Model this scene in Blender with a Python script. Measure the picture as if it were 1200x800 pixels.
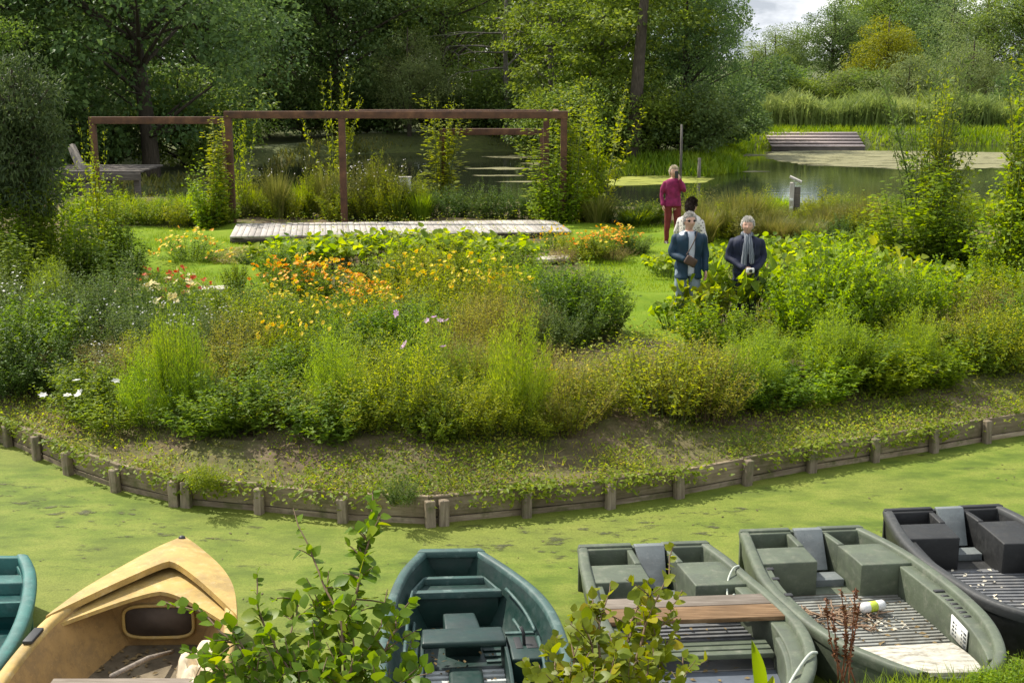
import bpy, bmesh, math, random
import numpy as np
from mathutils import Vector, Matrix, Euler

sc = bpy.context.scene
for o in list(bpy.data.objects):
    bpy.data.objects.remove(o)
COL = sc.collection

# ------------------------------------------------------------------ camera
CAM_H = 4.4
FPX = 1500.0
PITCH = math.atan(330.0 / FPX)
cd = bpy.data.cameras.new('camera')
cam = bpy.data.objects.new('camera', cd)
COL.objects.link(cam)
cam.location = (0, 0, CAM_H)
cam.rotation_euler = (math.pi / 2 - PITCH, 0, 0)
cd.sensor_width = 36.0
cd.lens = 36.0 * FPX / 1200.0
cd.clip_start = 0.1
cd.clip_end = 4000
sc.camera = cam

# ------------------------------------------------------------------ light
SUN_AZ = math.radians(-54)      # clockwise from +Y: behind the garden, to the left
SUN_EL = math.radians(50)
w = bpy.data.worlds.new('World')
sc.world = w
w.use_nodes = True
nt = w.node_tree
nt.nodes.clear()
n_out = nt.nodes.new('ShaderNodeOutputWorld')
n_sky = nt.nodes.new('ShaderNodeTexSky')
n_sky.sky_type = 'NISHITA'
n_sky.sun_disc = False
n_sky.sun_elevation = SUN_EL
n_sky.sun_rotation = SUN_AZ
n_bg = nt.nodes.new('ShaderNodeBackground')
n_bg.inputs['Strength'].default_value = 0.15
nt.links.new(n_sky.outputs[0], n_bg.inputs['Color'])
n_tc = nt.nodes.new('ShaderNodeTexCoord')
n_map = nt.nodes.new('ShaderNodeMapping')
n_map.inputs['Scale'].default_value = (1.0, 1.0, 3.2)
nt.links.new(n_tc.outputs['Generated'], n_map.inputs['Vector'])
n_no = nt.nodes.new('ShaderNodeTexNoise')
n_no.inputs['Scale'].default_value = 5.5
n_no.inputs['Detail'].default_value = 8
n_no.inputs['Roughness'].default_value = 0.6
nt.links.new(n_map.outputs[0], n_no.inputs['Vector'])
n_r1 = nt.nodes.new('ShaderNodeValToRGB')       # cover
n_r1.color_ramp.elements[0].position = 0.33
n_r1.color_ramp.elements[1].position = 0.50
nt.links.new(n_no.outputs['Fac'], n_r1.inputs['Fac'])
n_r2 = nt.nodes.new('ShaderNodeValToRGB')       # cloud brightness
n_r2.color_ramp.elements[0].position = 0.42
n_r2.color_ramp.elements[0].color = (0.92, 0.93, 0.95, 1)
n_r2.color_ramp.elements[1].position = 0.60
n_r2.color_ramp.elements[1].color = (0.36, 0.39, 0.43, 1)
nt.links.new(n_no.outputs['Fac'], n_r2.inputs['Fac'])
n_bg2 = nt.nodes.new('ShaderNodeBackground')
n_bg2.inputs['Strength'].default_value = 0.95
nt.links.new(n_r2.outputs[0], n_bg2.inputs['Color'])
n_mix = nt.nodes.new('ShaderNodeMixShader')
nt.links.new(n_r1.outputs[0], n_mix.inputs['Fac'])
nt.links.new(n_bg.outputs[0], n_mix.inputs[1])
nt.links.new(n_bg2.outputs[0], n_mix.inputs[2])
nt.links.new(n_mix.outputs[0], n_out.inputs['Surface'])

sl = bpy.data.lights.new('sun', 'SUN')
sl.energy = 4.0
sl.angle = math.radians(0.6)
sl.color = (1.0, 0.94, 0.84)
sun = bpy.data.objects.new('sun', sl)
COL.objects.link(sun)
sdir = Vector((math.sin(SUN_AZ) * math.cos(SUN_EL), math.cos(SUN_AZ) * math.cos(SUN_EL), math.sin(SUN_EL)))
sun.rotation_euler = sdir.to_track_quat('Z', 'Y').to_euler()
sun.location = (-20, 20, 30)

sc.view_settings.view_transform = 'Standard'
sc.view_settings.look = 'None'
sc.view_settings.exposure = 0.84
sc.view_settings.gamma = 1.0
sc.render.engine = 'CYCLES'
sc.cycles.max_bounces = 6
sc.cycles.diffuse_bounces = 3
sc.cycles.glossy_bounces = 3
sc.cycles.transmission_bounces = 4
sc.cycles.transparent_max_bounces = 6
sc.cycles.use_denoising = True

# ------------------------------------------------------------------ pixel -> place
CP, SP = math.cos(PITCH), math.sin(PITCH)

def ray(px, py):
    xc, yc = (px - 600) / FPX, -(py - 400) / FPX
    return np.array([xc, yc * SP + CP, yc * CP - SP])

def P(px, py, z=0.0):
    """point of the photograph's pixel on the level z"""
    d = ray(px, py)
    t = (z - CAM_H) / d[2]
    return np.array([d[0] * t, d[1] * t, z])

def PD(px, py, D):
    """point of the pixel at the distance D"""
    d = ray(px, py)
    t = D / d[1]
    return np.array([d[0] * t, D, CAM_H + d[2] * t])

def ppm(p):
    """pixels per metre at a point"""
    zc = p[1] * CP + (CAM_H - p[2]) * SP
    return FPX / zc

def XD(px, D, z=0.4):
    zc = D * CP + (CAM_H - z) * SP
    return (px - 600) / FPX * zc

# ------------------------------------------------------------------ helpers
def nz(v):
    return v / np.maximum(np.linalg.norm(v, axis=-1, keepdims=True), 1e-9)

def props(o, label=None, cat=None, group=None, kind=None):
    if label: o['label'] = label
    if cat: o['category'] = cat
    if group: o['group'] = group
    if kind: o['kind'] = kind
    return o

def link(name, me, parent=None, loc=None, rot=None):
    o = bpy.data.objects.new(name, me)
    COL.objects.link(o)
    if parent is not None: o.parent = parent
    if loc is not None: o.location = loc
    if rot is not None: o.rotation_euler = rot
    return o

def thing(name, label, cat, loc=(0, 0, 0), rz=0.0, group=None):
    o = link(name, None, None, [float(c) for c in loc], (0, 0, rz))
    return props(o, label, cat, group)

def mesh(name, verts, faces, mat=None, tint=None, smooth=False):
    """verts (N,3); faces: array (M,k) or list of such arrays or list of lists"""
    me = bpy.data.meshes.new(name)
    verts = np.asarray(verts, dtype=np.float32)
    if isinstance(faces, np.ndarray):
        faces = [faces]
    if len(faces) and isinstance(faces[0], np.ndarray) and faces[0].ndim == 2:
        tot = [np.full(len(f), f.shape[1], dtype=np.int32) for f in faces]
        idx = np.concatenate([f.reshape(-1) for f in faces]).astype(np.int32)
        tot = np.concatenate(tot)
    else:
        tot = np.array([len(f) for f in faces], dtype=np.int32)
        idx = np.array([i for f in faces for i in f], dtype=np.int32)
    start = np.concatenate([[0], np.cumsum(tot)[:-1]]).astype(np.int32)
    me.vertices.add(len(verts)); me.loops.add(len(idx)); me.polygons.add(len(tot))
    me.vertices.foreach_set('co', verts.reshape(-1))
    me.loops.foreach_set('vertex_index', idx)
    me.polygons.foreach_set('loop_start', start)
    me.polygons.foreach_set('loop_total', tot)
    if smooth:
        me.polygons.foreach_set('use_smooth', np.ones(len(tot), dtype=bool))
    if tint is not None:
        a = me.attributes.new('tint', 'FLOAT', 'POINT')
        a.data.foreach_set('value', np.asarray(tint, dtype=np.float32))
    me.update(calc_edges=True)
    if mat is not None: me.materials.append(mat)
    return me

class MB:
    """collects plain shapes into one mesh"""
    def __init__(s): s.v = []; s.f = []; s.n = 0
    def add(s, v, f):
        v = np.asarray(v, dtype=float)
        s.v.append(v); s.f += [[i + s.n for i in q] for q in f]; s.n += len(v)
        return s
    def box(s, c, size, rz=0.0, taper=1.0, rx=0.0, ry=0.0):
        hx, hy, hz = [q / 2 for q in size]
        v = np.array([[x * (taper if z > 0 else 1), y * (taper if z > 0 else 1), z] for z in (-hz, hz) for x, y in ((-hx, -hy), (hx, -hy), (hx, hy), (-hx, hy))])
        R = np.array(Euler((rx, ry, rz)).to_matrix())
        return s.add(v @ R.T + np.array(c), [[3, 2, 1, 0], [4, 5, 6, 7], [0, 1, 5, 4], [1, 2, 6, 5], [2, 3, 7, 6], [3, 0, 4, 7]])
    def hexa(s, b, t):
        """b, t: four bottom and four top corners in the same order (counter-clockwise)"""
        return s.add(np.vstack([b, t]), [[3, 2, 1, 0], [4, 5, 6, 7], [0, 1, 5, 4], [1, 2, 6, 5], [2, 3, 7, 6], [3, 0, 4, 7]])
    def tube(s, pts, r, n=6, cap=True):
        pts = np.asarray(pts, dtype=float); r = np.broadcast_to(r, len(pts))
        d = nz(np.gradient(pts, axis=0)); up = np.array([0, 0, 1.0])
        if abs(d[0][2]) > .9: up = np.array([0, 1.0, 0])
        sd = nz(np.cross(d, up)); u2 = np.cross(sd, d)
        a = np.linspace(0, 2 * np.pi, n, endpoint=False)
        ring = (np.cos(a)[None, :, None] * sd[:, None] + np.sin(a)[None, :, None] * u2[:, None]) * r[:, None, None] + pts[:, None]
        f = [[i * n + j, i * n + (j + 1) % n, (i + 1) * n + (j + 1) % n, (i + 1) * n + j] for i in range(len(pts) - 1) for j in range(n)]
        if cap: f += [list(range(n))[::-1], [(len(pts) - 1) * n + j for j in range(n)]]
        return s.add(ring.reshape(-1, 3), f)
    def lathe(s, prof, n=14, c=(0, 0, 0)):
        a = np.linspace(0, 2 * np.pi, n, endpoint=False)
        v = [[c[0] + r * math.cos(q), c[1] + r * math.sin(q), c[2] + z] for r, z in prof for q in a]
        f = [[i * n + j, i * n + (j + 1) % n, (i + 1) * n + (j + 1) % n, (i + 1) * n + j] for i in range(len(prof) - 1) for j in range(n)]
        f += [list(range(n))[::-1], [(len(prof) - 1) * n + j for j in range(n)]]
        return s.add(v, f)
    def obj(s, name, mat, parent=None, smooth=False, bevel=0.0, fixn=True, seg=2):
        me = mesh(name, np.vstack(s.v), s.f, mat)
        if fixn or bevel:
            bm = bmesh.new(); bm.from_mesh(me)
            if fixn: bmesh.ops.recalc_face_normals(bm, faces=bm.faces)
            if bevel:
                bmesh.ops.bevel(bm, geom=[e for e in bm.edges if e.calc_face_angle(0) > .6], offset=bevel, segments=seg, affect='EDGES', clamp_overlap=True, profile=.6)
            bm.to_mesh(me); bm.free()
        if smooth: me.shade_smooth()
        o = link(name, me, parent)
        return o

def smoothstep(a, b, x):
    t = np.clip((x - a) / (b - a), 0, 1)
    return t * t * (3 - 2 * t)

# ------------------------------------------------------------------ materials
def new_mat(name):
    m = bpy.data.materials.new(name); m.use_nodes = True
    t = m.node_tree
    b = t.nodes['Principled BSDF']
    return m, t, b

def N(t, typ, **kw):
    n = t.nodes.new(typ)
    for k, v in kw.items():
        if k in n.inputs: n.inputs[k].default_value = v
        else: setattr(n, k, v)
    return n

def ramp(t, fac, stops):
    r = t.nodes.new('ShaderNodeValToRGB')
    e = r.color_ramp.elements
    while len(e) < len(stops): e.new(0.5)
    for q, (p, c) in zip(e, stops):
        q.position = p; q.color = (*c, 1)
    t.links.new(fac, r.inputs['Fac'])
    return r.outputs['Color']

def coords(t, scale=(1, 1, 1), kind='Object'):
    tc = t.nodes.new('ShaderNodeTexCoord'); mp = t.nodes.new('ShaderNodeMapping')
    mp.inputs['Scale'].default_value = scale
    t.links.new(tc.outputs[kind], mp.inputs['Vector'])
    return mp.outputs[0]

def noise(t, vec, scale, detail=4, rough=.55):
    n = N(t, 'ShaderNodeTexNoise'); n.inputs['Scale'].default_value = scale
    n.inputs['Detail'].default_value = detail; n.inputs['Roughness'].default_value = rough
    t.links.new(vec, n.inputs['Vector'])
    return n.outputs['Fac']

def bump(t, b, h, strength=.3, dist=.02):
    bp = N(t, 'ShaderNodeBump'); bp.inputs['Strength'].default_value = strength
    bp.inputs['Distance'].default_value = dist
    t.links.new(h, bp.inputs['Height']); t.links.new(bp.outputs[0], b.inputs['Normal'])

def mixc(t, fac, a, b):
    m = t.nodes.new('ShaderNodeMix'); m.data_type = 'RGBA'
    if isinstance(fac, float): m.inputs[0].default_value = fac
    else: t.links.new(fac, m.inputs[0])
    for s, v in ((6, a), (7, b)):
        if isinstance(v, tuple): m.inputs[s].default_value = (*v, 1)
        else: t.links.new(v, m.inputs[s])
    return m.outputs[2]

def leaf_mat(name, dark, mid, light, trans=.4, rough=.5, hue=.014, gain=1.0):
    """leaf: colour spread leaf by leaf (tint) and a little plant by plant; lets light through"""
    m, t, b = new_mat(name)
    dark, mid, light = [tuple(min(.85, q * gain) for q in c) for c in (dark, mid, light)]
    at = N(t, 'ShaderNodeAttribute'); at.attribute_name = 'tint'
    c = ramp(t, at.outputs['Fac'], [(0.0, dark), (.5, mid), (1.0, light)])
    oi = N(t, 'ShaderNodeObjectInfo')
    hs = N(t, 'ShaderNodeHueSaturation')
    mr = N(t, 'ShaderNodeMapRange'); mr.inputs[3].default_value = .5 - hue; mr.inputs[4].default_value = .5 + hue * .6
    t.links.new(oi.outputs['Random'], mr.inputs[0]); t.links.new(mr.outputs[0], hs.inputs['Hue'])
    t.links.new(c, hs.inputs['Color'])
    t.links.new(hs.outputs[0], b.inputs['Base Color'])
    b.inputs['Roughness'].default_value = rough
    b.inputs['Specular IOR Level'].default_value = .2
    tr = N(t, 'ShaderNodeBsdfTranslucent')
    hs2 = N(t, 'ShaderNodeHueSaturation'); hs2.inputs['Hue'].default_value = .485; hs2.inputs['Saturation'].default_value = 1.1; hs2.inputs['Value'].default_value = 1.55
    t.links.new(hs.outputs[0], hs2.inputs['Color']); t.links.new(hs2.outputs[0], tr.inputs['Color'])
    mx = N(t, 'ShaderNodeMixShader'); mx.inputs[0].default_value = trans
    t.links.new(b.outputs[0], mx.inputs[1]); t.links.new(tr.outputs[0], mx.inputs[2])
    t.links.new(mx.outputs[0], t.nodes['Material Output'].inputs['Surface'])
    return m

def wood_mat(name, c1, c2, c3, axis=0, rough=.8, moss=None, scale=1.0):
    m, t, b = new_mat(name)
    sc_ = [14 * scale] * 3; sc_[axis] = 1.1 * scale
    oi = N(t, 'ShaderNodeObjectInfo')
    tc = t.nodes.new('ShaderNodeTexCoord'); mp = t.nodes.new('ShaderNodeMapping')
    mp.inputs['Scale'].default_value = sc_
    va = N(t, 'ShaderNodeVectorMath'); va.operation = 'ADD'
    mu = N(t, 'ShaderNodeMath'); mu.operation = 'MULTIPLY'; mu.inputs[1].default_value = 37.0
    t.links.new(oi.outputs['Random'], mu.inputs[0])
    t.links.new(tc.outputs['Object'], va.inputs[0]); t.links.new(mu.outputs[0], va.inputs[1])
    t.links.new(va.outputs[0], mp.inputs['Vector'])
    n1 = noise(t, mp.outputs[0], 3.0, 6, .65)
    c = ramp(t, n1, [(.28, c1), (.5, c2), (.72, c3)])
    big = noise(t, va.outputs[0], 2.3, 3)
    c = mixc(t, ramp(t, big, [(.4, (0, 0, 0)), (.7, (.6, .6, .6))]), c, c1)
    hs = N(t, 'ShaderNodeHueSaturation')
    mr = N(t, 'ShaderNodeMapRange'); mr.inputs[3].default_value = .78; mr.inputs[4].default_value = 1.18
    t.links.new(oi.outputs['Random'], mr.inputs[0]); t.links.new(mr.outputs[0], hs.inputs['Value'])
    t.links.new(c, hs.inputs['Color']); c = hs.outputs[0]
    if moss:
        mo = noise(t, va.outputs[0], 5.5, 5, .7)
        c = mixc(t, ramp(t, mo, [(.5, (0, 0, 0)), (.68, (.8, .8, .8))]), c, moss)
    t.links.new(c, b.inputs['Base Color'])
    b.inputs['Roughness'].default_value = rough
    b.inputs['Specular IOR Level'].default_value = .25
    bump(t, b, n1, .5, .006)
    return m

def plain_mat(name, col, rough=.6, var=.18, scale=8.0, dirt=None, dirt_amt=.5, bumps=.0, spec=.4, metal=0.0):
    m, t, b = new_mat(name)
    v = coords(t)
    n1 = noise(t, v, scale, 5, .6)
    lo = tuple(c * (1 - var) for c in col); hi = tuple(min(1, c * (1 + var)) for c in col)
    c = ramp(t, n1, [(.3, lo), (.7, hi)])
    if dirt:
        n2 = noise(t, v, scale * .55, 7, .7)
        c = mixc(t, ramp(t, n2, [(.48, (0, 0, 0)), (.72, (dirt_amt,) * 3)]), c, dirt)
    t.links.new(c, b.inputs['Base Color'])
    b.inputs['Roughness'].default_value = rough
    b.inputs['Specular IOR Level'].default_value = spec
    b.inputs['Metallic'].default_value = metal
    if bumps: bump(t, b, n1, bumps, .01)
    return m

M = {}
# leaves
M['bright'] = leaf_mat('leaf_bright', (.068, .115, .010), (.13, .20, .014), (.22, .275, .026), .55, gain=1.4)
M['green'] = leaf_mat('leaf_green', (.040, .075, .010), (.085, .140, .014), (.155, .21, .024), .5, gain=1.5)
M['deep'] = leaf_mat('leaf_deep', (.024, .052, .010), (.046, .086, .014), (.09, .135, .022), .4, gain=1.5)
M['lime'] = leaf_mat('leaf_lime', (.085, .125, .010), (.155, .20, .016), (.25, .27, .03), .5, gain=1.3)
M['feather'] = leaf_mat('leaf_feather', (.090, .155, .014), (.165, .24, .022), (.25, .315, .040), .55, gain=1.4)
M['olive'] = leaf_mat('leaf_olive', (.085, .105, .014), (.165, .178, .024), (.27, .255, .042), .5, hue=.006, gain=1.4)
M['straw'] = leaf_mat('leaf_straw', (.12, .11, .025), (.20, .18, .045), (.30, .265, .09), .45, hue=.008, gain=1.35)
M['grey'] = leaf_mat('leaf_grey', (.036, .064, .014), (.070, .110, .024), (.12, .16, .042), .4, gain=1.4)
M['tree_dark'] = leaf_mat('leaf_tree_dark', (.020, .036, .012), (.038, .064, .018), (.075, .108, .028), .4, gain=2.4)
M['tree_mid'] = leaf_mat('leaf_tree_mid', (.034, .060, .012), (.062, .10, .018), (.115, .155, .030), .42, gain=1.9)
M['tree_lime'] = leaf_mat('leaf_tree_lime', (.050, .082, .012), (.085, .130, .018), (.15, .195, .030), .45, gain=1.5)
M['tree_grey'] = leaf_mat('leaf_tree_grey', (.045, .070, .024), (.080, .110, .036), (.14, .17, .058), .4, gain=1.8)
M['tree_gold'] = leaf_mat('leaf_tree_gold', (.075, .090, .010), (.135, .150, .014), (.20, .205, .02), .42, hue=.0, gain=1.5)
M['reed'] = leaf_mat('leaf_reed', (.065, .105, .028), (.12, .17, .045), (.20, .245, .08), .42, gain=1.6)
M['grass'] = leaf_mat('leaf_grass', (.085, .15, .010), (.14, .21, .014), (.20, .26, .022), .4, gain=1.3)
M['weed'] = leaf_mat('leaf_weed', (.06, .075, .016), (.13, .14, .028), (.21, .19, .06), .35, gain=1.3)
M['alder'] = leaf_mat('leaf_alder', (.045, .085, .010), (.085, .14, .014), (.16, .21, .022), .45, rough=.42, gain=1.3)
def petal(name, c, v=.25):
    return leaf_mat(name, tuple(q * (1 - v) for q in c), c, tuple(min(.9, q * (1 + v)) for q in c), .35, hue=.01)
M['f_yellow'] = petal('petal_yellow', (.70, .58, .04))
M['f_orange'] = petal('petal_orange', (.74, .40, .03))
M['f_red'] = petal('petal_red', (.55, .09, .03))
M['yolive'] = leaf_mat('leaf_yellow_olive', (.090, .125, .012), (.165, .205, .018), (.27, .29, .032), .52, hue=.008, gain=1.45)
M['pollard'] = leaf_mat('leaf_pollard', (.022, .038, .014), (.042, .066, .022), (.08, .11, .036), .35, gain=1.5)
M['f_white'] = petal('petal_white', (.72, .70, .68), .1)
M['f_pink'] = petal('petal_pink', (.55, .36, .52), .2)
M['f_cream'] = petal('petal_cream', (.72, .66, .34), .15)
# barks and stems
M['bark'] = wood_mat('bark', (.035, .028, .020), (.075, .060, .042), (.14, .115, .085), 2, .9)
M['bark_grey'] = wood_mat('bark_grey', (.09, .08, .065), (.17, .155, .13), (.27, .25, .21), 2, .9)
M['stem'] = plain_mat('green_stem', (.09, .12, .03), .6)
M['stem_red'] = plain_mat('dry_red_stem', (.16, .055, .025), .8, .35)
M['twig'] = plain_mat('brown_twig', (.13, .085, .045), .8, .3)
# timbers
M['wall_wood'] = wood_mat('wall_timber', (.15, .112, .072), (.275, .215, .145), (.40, .325, .235), 0, .85, (.09, .095, .03))
M['post_wood'] = wood_mat('post_timber', (.14, .108, .072), (.25, .20, .14), (.37, .305, .22), 2, .85, (.085, .10, .03))
M['deck_wood'] = wood_mat('deck_timber', (.30, .27, .235), (.42, .385, .34), (.54, .50, .45), 1, .8)
M['far_deck'] = wood_mat('far_deck_timber', (.28, .225, .205), (.40, .33, .305), (.52, .44, .41), 0, .8)
M['plank_tan'] = wood_mat('bench_timber', (.085, .050, .024), (.17, .102, .050), (.27, .175, .095), 0, .8)
M['plank_grey'] = wood_mat('thwart_timber', (.12, .098, .075), (.21, .175, .14), (.31, .27, .225), 0, .85)
M['jetty'] = wood_mat('jetty_timber', (.07, .06, .05), (.12, .105, .09), (.18, .16, .135), 0, .85)
M['white_wood'] = wood_mat('pale_post_timber', (.36, .33, .28), (.52, .49, .43), (.66, .63, .57), 2, .75)
# corten steel
m, t, b = new_mat('rusted_steel')
v = coords(t); a = noise(t, v, 4, 6, .65)
t.links.new(ramp(t, a, [(.3, (.05, .024, .014)), (.55, (.108, .050, .024)), (.75, (.19, .092, .042))]), b.inputs['Base Color'])
b.inputs['Roughness'].default_value = .85
bump(t, b, noise(t, v, 60, 3), .25, .003)
M['rust'] = m
# boats
def hull_mat(name, col, dirt, amt=.5, rough=.45, scale=5):
    m, t, b = new_mat(name)
    v = coords(t)
    n1 = noise(t, v, scale, 6, .65)
    c = ramp(t, n1, [(.25, tuple(q * .78 for q in col)), (.75, tuple(min(1, q * 1.16) for q in col))])
    n2 = noise(t, v, scale * 2.3, 8, .72)
    c = mixc(t, ramp(t, n2, [(.52, (0, 0, 0)), (.74, (amt,) * 3)]), c, dirt)
    st = noise(t, coords(t, (3, 3, .6)), scale * 6, 4, .6)
    c = mixc(t, ramp(t, st, [(.55, (0, 0, 0)), (.8, (amt * .6,) * 3)]), c, tuple(q * .55 for q in col))
    n3 = noise(t, coords(t, (1.4, 1.4, 2.2)), 2.2, 9, .75)
    c = mixc(t, ramp(t, n3, [(.47, (0, 0, 0)), (.60, (.62, .62, .62))]), c, tuple(q * .5 + .015 for q in col))
    n5 = noise(t, coords(t, (1, 1, 3)), 22, 8, .75)
    c = mixc(t, ramp(t, n5, [(.60, (0, 0, 0)), (.70, (.45, .45, .45))]), c, tuple(min(.8, q * 1.9 + .05) for q in col))
    n4 = noise(t, coords(t), 38, 4, .7)
    c = mixc(t, ramp(t, n4, [(.62, (0, 0, 0)), (.72, (.5, .5, .5))]), c, tuple(q * .35 + .02 for q in col))
    sx = N(t, 'ShaderNodeSeparateXYZ'); t.links.new(t.nodes.new('ShaderNodeNewGeometry').outputs['Position'], sx.inputs[0])
    ad = N(t, 'ShaderNodeMath'); ad.operation = 'MULTIPLY_ADD'; ad.inputs[1].default_value = .12; t.links.new(n2, ad.inputs[0]); t.links.new(sx.outputs['Z'], ad.inputs[2])
    c = mixc(t, ramp(t, ad.outputs[0], [(.07, (.85, .85, .85)), (.13, (0, 0, 0))]), c, (.05, .055, .022))
    t.links.new(c, b.inputs['Base Color'])
    t.links.new(ramp(t, n2, [(.3, (rough,) * 3), (.7, (min(1, rough + .3),) * 3)]), b.inputs['Roughness'])
    bump(t, b, n2, .12, .004)
    return m
M['punt_green'] = hull_mat('punt_green_plastic', (.088, .108, .068), (.22, .215, .165), .55)
M['punt_grey'] = hull_mat('punt_grey_plastic', (.15, .17, .168), (.30, .30, .28), .5)
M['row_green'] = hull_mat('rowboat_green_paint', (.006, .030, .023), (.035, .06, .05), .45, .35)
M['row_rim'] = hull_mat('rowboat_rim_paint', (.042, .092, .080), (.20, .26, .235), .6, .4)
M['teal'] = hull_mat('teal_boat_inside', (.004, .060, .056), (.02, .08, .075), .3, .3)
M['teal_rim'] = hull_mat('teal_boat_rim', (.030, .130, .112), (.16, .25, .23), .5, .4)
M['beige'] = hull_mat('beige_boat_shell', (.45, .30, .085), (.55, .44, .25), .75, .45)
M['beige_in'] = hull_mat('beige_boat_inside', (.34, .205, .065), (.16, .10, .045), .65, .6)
M['black'] = hull_mat('black_boat_plastic', (.012, .0125, .012), (.06, .06, .056), .45, .45)
M['black_rim'] = hull_mat('black_boat_rim', (.034, .036, .035), (.11, .11, .10), .55, .5)
M['slat_pale'] = plain_mat('pale_floor_slat', (.25, .255, .225), .75, .25, 9, (.09, .075, .05), .8)
M['slat_white'] = plain_mat('white_floor_slat', (.55, .58, .56), .6, .15, 9)
M['slat_grey'] = plain_mat('dark_floor_slat', (.13, .135, .14), .6, .2, 9, (.22, .2, .16), .5)
M['silt'] = plain_mat('boat_floor_silt', (.11, .085, .05), .9, .4, 6, (.28, .23, .15), .6, .3)
M['mat_white'] = plain_mat('dirty_white_mat', (.43, .41, .34), .9, .3, 15, (.10, .08, .045), .95, .4)
M['tarp'] = plain_mat('dark_grey_sheet', (.10, .115, .135), .45, .2, 5)
M['can'] = plain_mat('can_metal', (.62, .63, .62), .3, .06, 4, spec=.6)
M['can_green'] = plain_mat('can_print_green', (.42, .52, .05), .35, .1, 6)
M['plate'] = plain_mat('white_plate', (.74, .74, .70), .5, .06, 9)
M['ink'] = plain_mat('plate_ink', (.06, .07, .07), .6, .1)
M['rope'] = plain_mat('pale_rope', (.44, .47, .40), .85, .2, 30)
M['dark'] = plain_mat('dark_fitting', (.03, .03, .03), .5)
M['stone'] = plain_mat('pale_stone', (.46, .42, .34), .85, .2, 5, bumps=.3)
M['mulch'] = plain_mat('dry_mulch', (.24, .21, .16), .95, .3, 14, bumps=.5)
# duckweed water
m, t, b = new_mat('duckweed')
v = coords(t)
vs = coords(t, (.55, 1.0, 1))
fine = noise(t, v, 70, 3, .7)
mid = noise(t, vs, 3.2, 6, .62)
big = noise(t, vs, .55, 4, .5)
c = ramp(t, mid, [(.37, (.072, .115, .012)), (.5, (.128, .178, .020)), (.63, (.185, .218, .034))])
c = mixc(t, ramp(t, big, [(.42, (0, 0, 0)), (.66, (.7, .7, .7))]), c, (.205, .215, .045))
c = mixc(t, ramp(t, fine, [(.35, (.6, .6, .6)), (.6, (0, 0, 0))]), c, (.075, .10, .012))
gap = noise(t, coords(t, (.8, 1.9, 1)), 2.1, 9, .74)
gf = ramp(t, gap, [(.585, (0, 0, 0)), (.67, (.9, .9, .9))])
gap2 = noise(t, coords(t, (.6, 2.2, 1)), 7.0, 6, .7)
gf2 = ramp(t, gap2, [(.58, (0, 0, 0)), (.70, (.5, .5, .5))])
c = mixc(t, gf2, c, (.06, .065, .015))
c = mixc(t, gf, c, (.035, .036, .012))
t.links.new(c, b.inputs['Base Color'])
b.inputs['Roughness'].default_value = .75
b.inputs['Specular IOR Level'].default_value = .2
bump(t, b, fine, .35, .008)
M['duckweed'] = m
# open water
m, t, b = new_mat('pond_water')
b.inputs['Base Color'].default_value = (.018, .022, .012, 1)
b.inputs['Roughness'].default_value = .06
b.inputs['IOR'].default_value = 1.33
v = coords(t, (1, 2.2, 1))
bump(t, b, noise(t, v, 1.1, 4, .5), .05, .06)
M['water'] = m
m, t, b = new_mat('floating_algae')
v = coords(t, (.5, 1.4, 1)); a = noise(t, v, 1.6, 7, .7)
t.links.new(ramp(t, a, [(.3, (.08, .080, .03)), (.5, (.185, .175, .078)), (.7, (.265, .245, .125))]), b.inputs['Base Color'])
b.inputs['Roughness'].default_value = .9
bump(t, b, a, .3, .02)
def holes(m, t, lo, hi):
    v = coords(t, (.45, 1.5, 1)); a = noise(t, v, 1.3, 8, .72)
    tr = N(t, 'ShaderNodeBsdfTransparent'); mx = N(t, 'ShaderNodeMixShader')
    t.links.new(ramp(t, a, [(lo, (0, 0, 0)), (hi, (1, 1, 1))]), mx.inputs[0])
    t.links.new(tr.outputs[0], mx.inputs[1]); t.links.new(t.nodes['Principled BSDF'].outputs[0], mx.inputs[2])
    t.links.new(mx.outputs[0], t.nodes['Material Output'].inputs['Surface'])
holes(m, t, .40, .46)
M['algae'] = m
m, t, b = new_mat('green_algae')
v = coords(t, (.5, 1.4, 1)); a = noise(t, v, 1.6, 7, .7)
t.links.new(ramp(t, a, [(.3, (.10, .12, .015)), (.5, (.22, .24, .025)), (.7, (.30, .31, .05))]), b.inputs['Base Color'])
b.inputs['Roughness'].default_value = .9
holes(m, t, .36, .42)
M['algae_green'] = m
m, t, b = new_mat('dark_scum_and_shade')
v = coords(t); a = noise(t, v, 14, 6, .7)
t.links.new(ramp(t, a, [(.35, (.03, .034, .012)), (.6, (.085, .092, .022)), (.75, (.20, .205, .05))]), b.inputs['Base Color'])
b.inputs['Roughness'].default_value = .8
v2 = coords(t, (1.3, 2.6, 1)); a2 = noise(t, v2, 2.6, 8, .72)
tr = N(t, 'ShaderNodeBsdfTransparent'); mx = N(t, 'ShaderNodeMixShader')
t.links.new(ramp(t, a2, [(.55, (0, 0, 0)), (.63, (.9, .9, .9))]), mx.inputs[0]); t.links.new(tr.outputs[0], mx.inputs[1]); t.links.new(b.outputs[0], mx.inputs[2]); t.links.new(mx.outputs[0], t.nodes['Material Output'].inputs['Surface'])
M['scum'] = m  # scum below the wall; also colours the painted shade at the left
m = bpy.data.materials['green_algae']
M['algae_green'] = m
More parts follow.
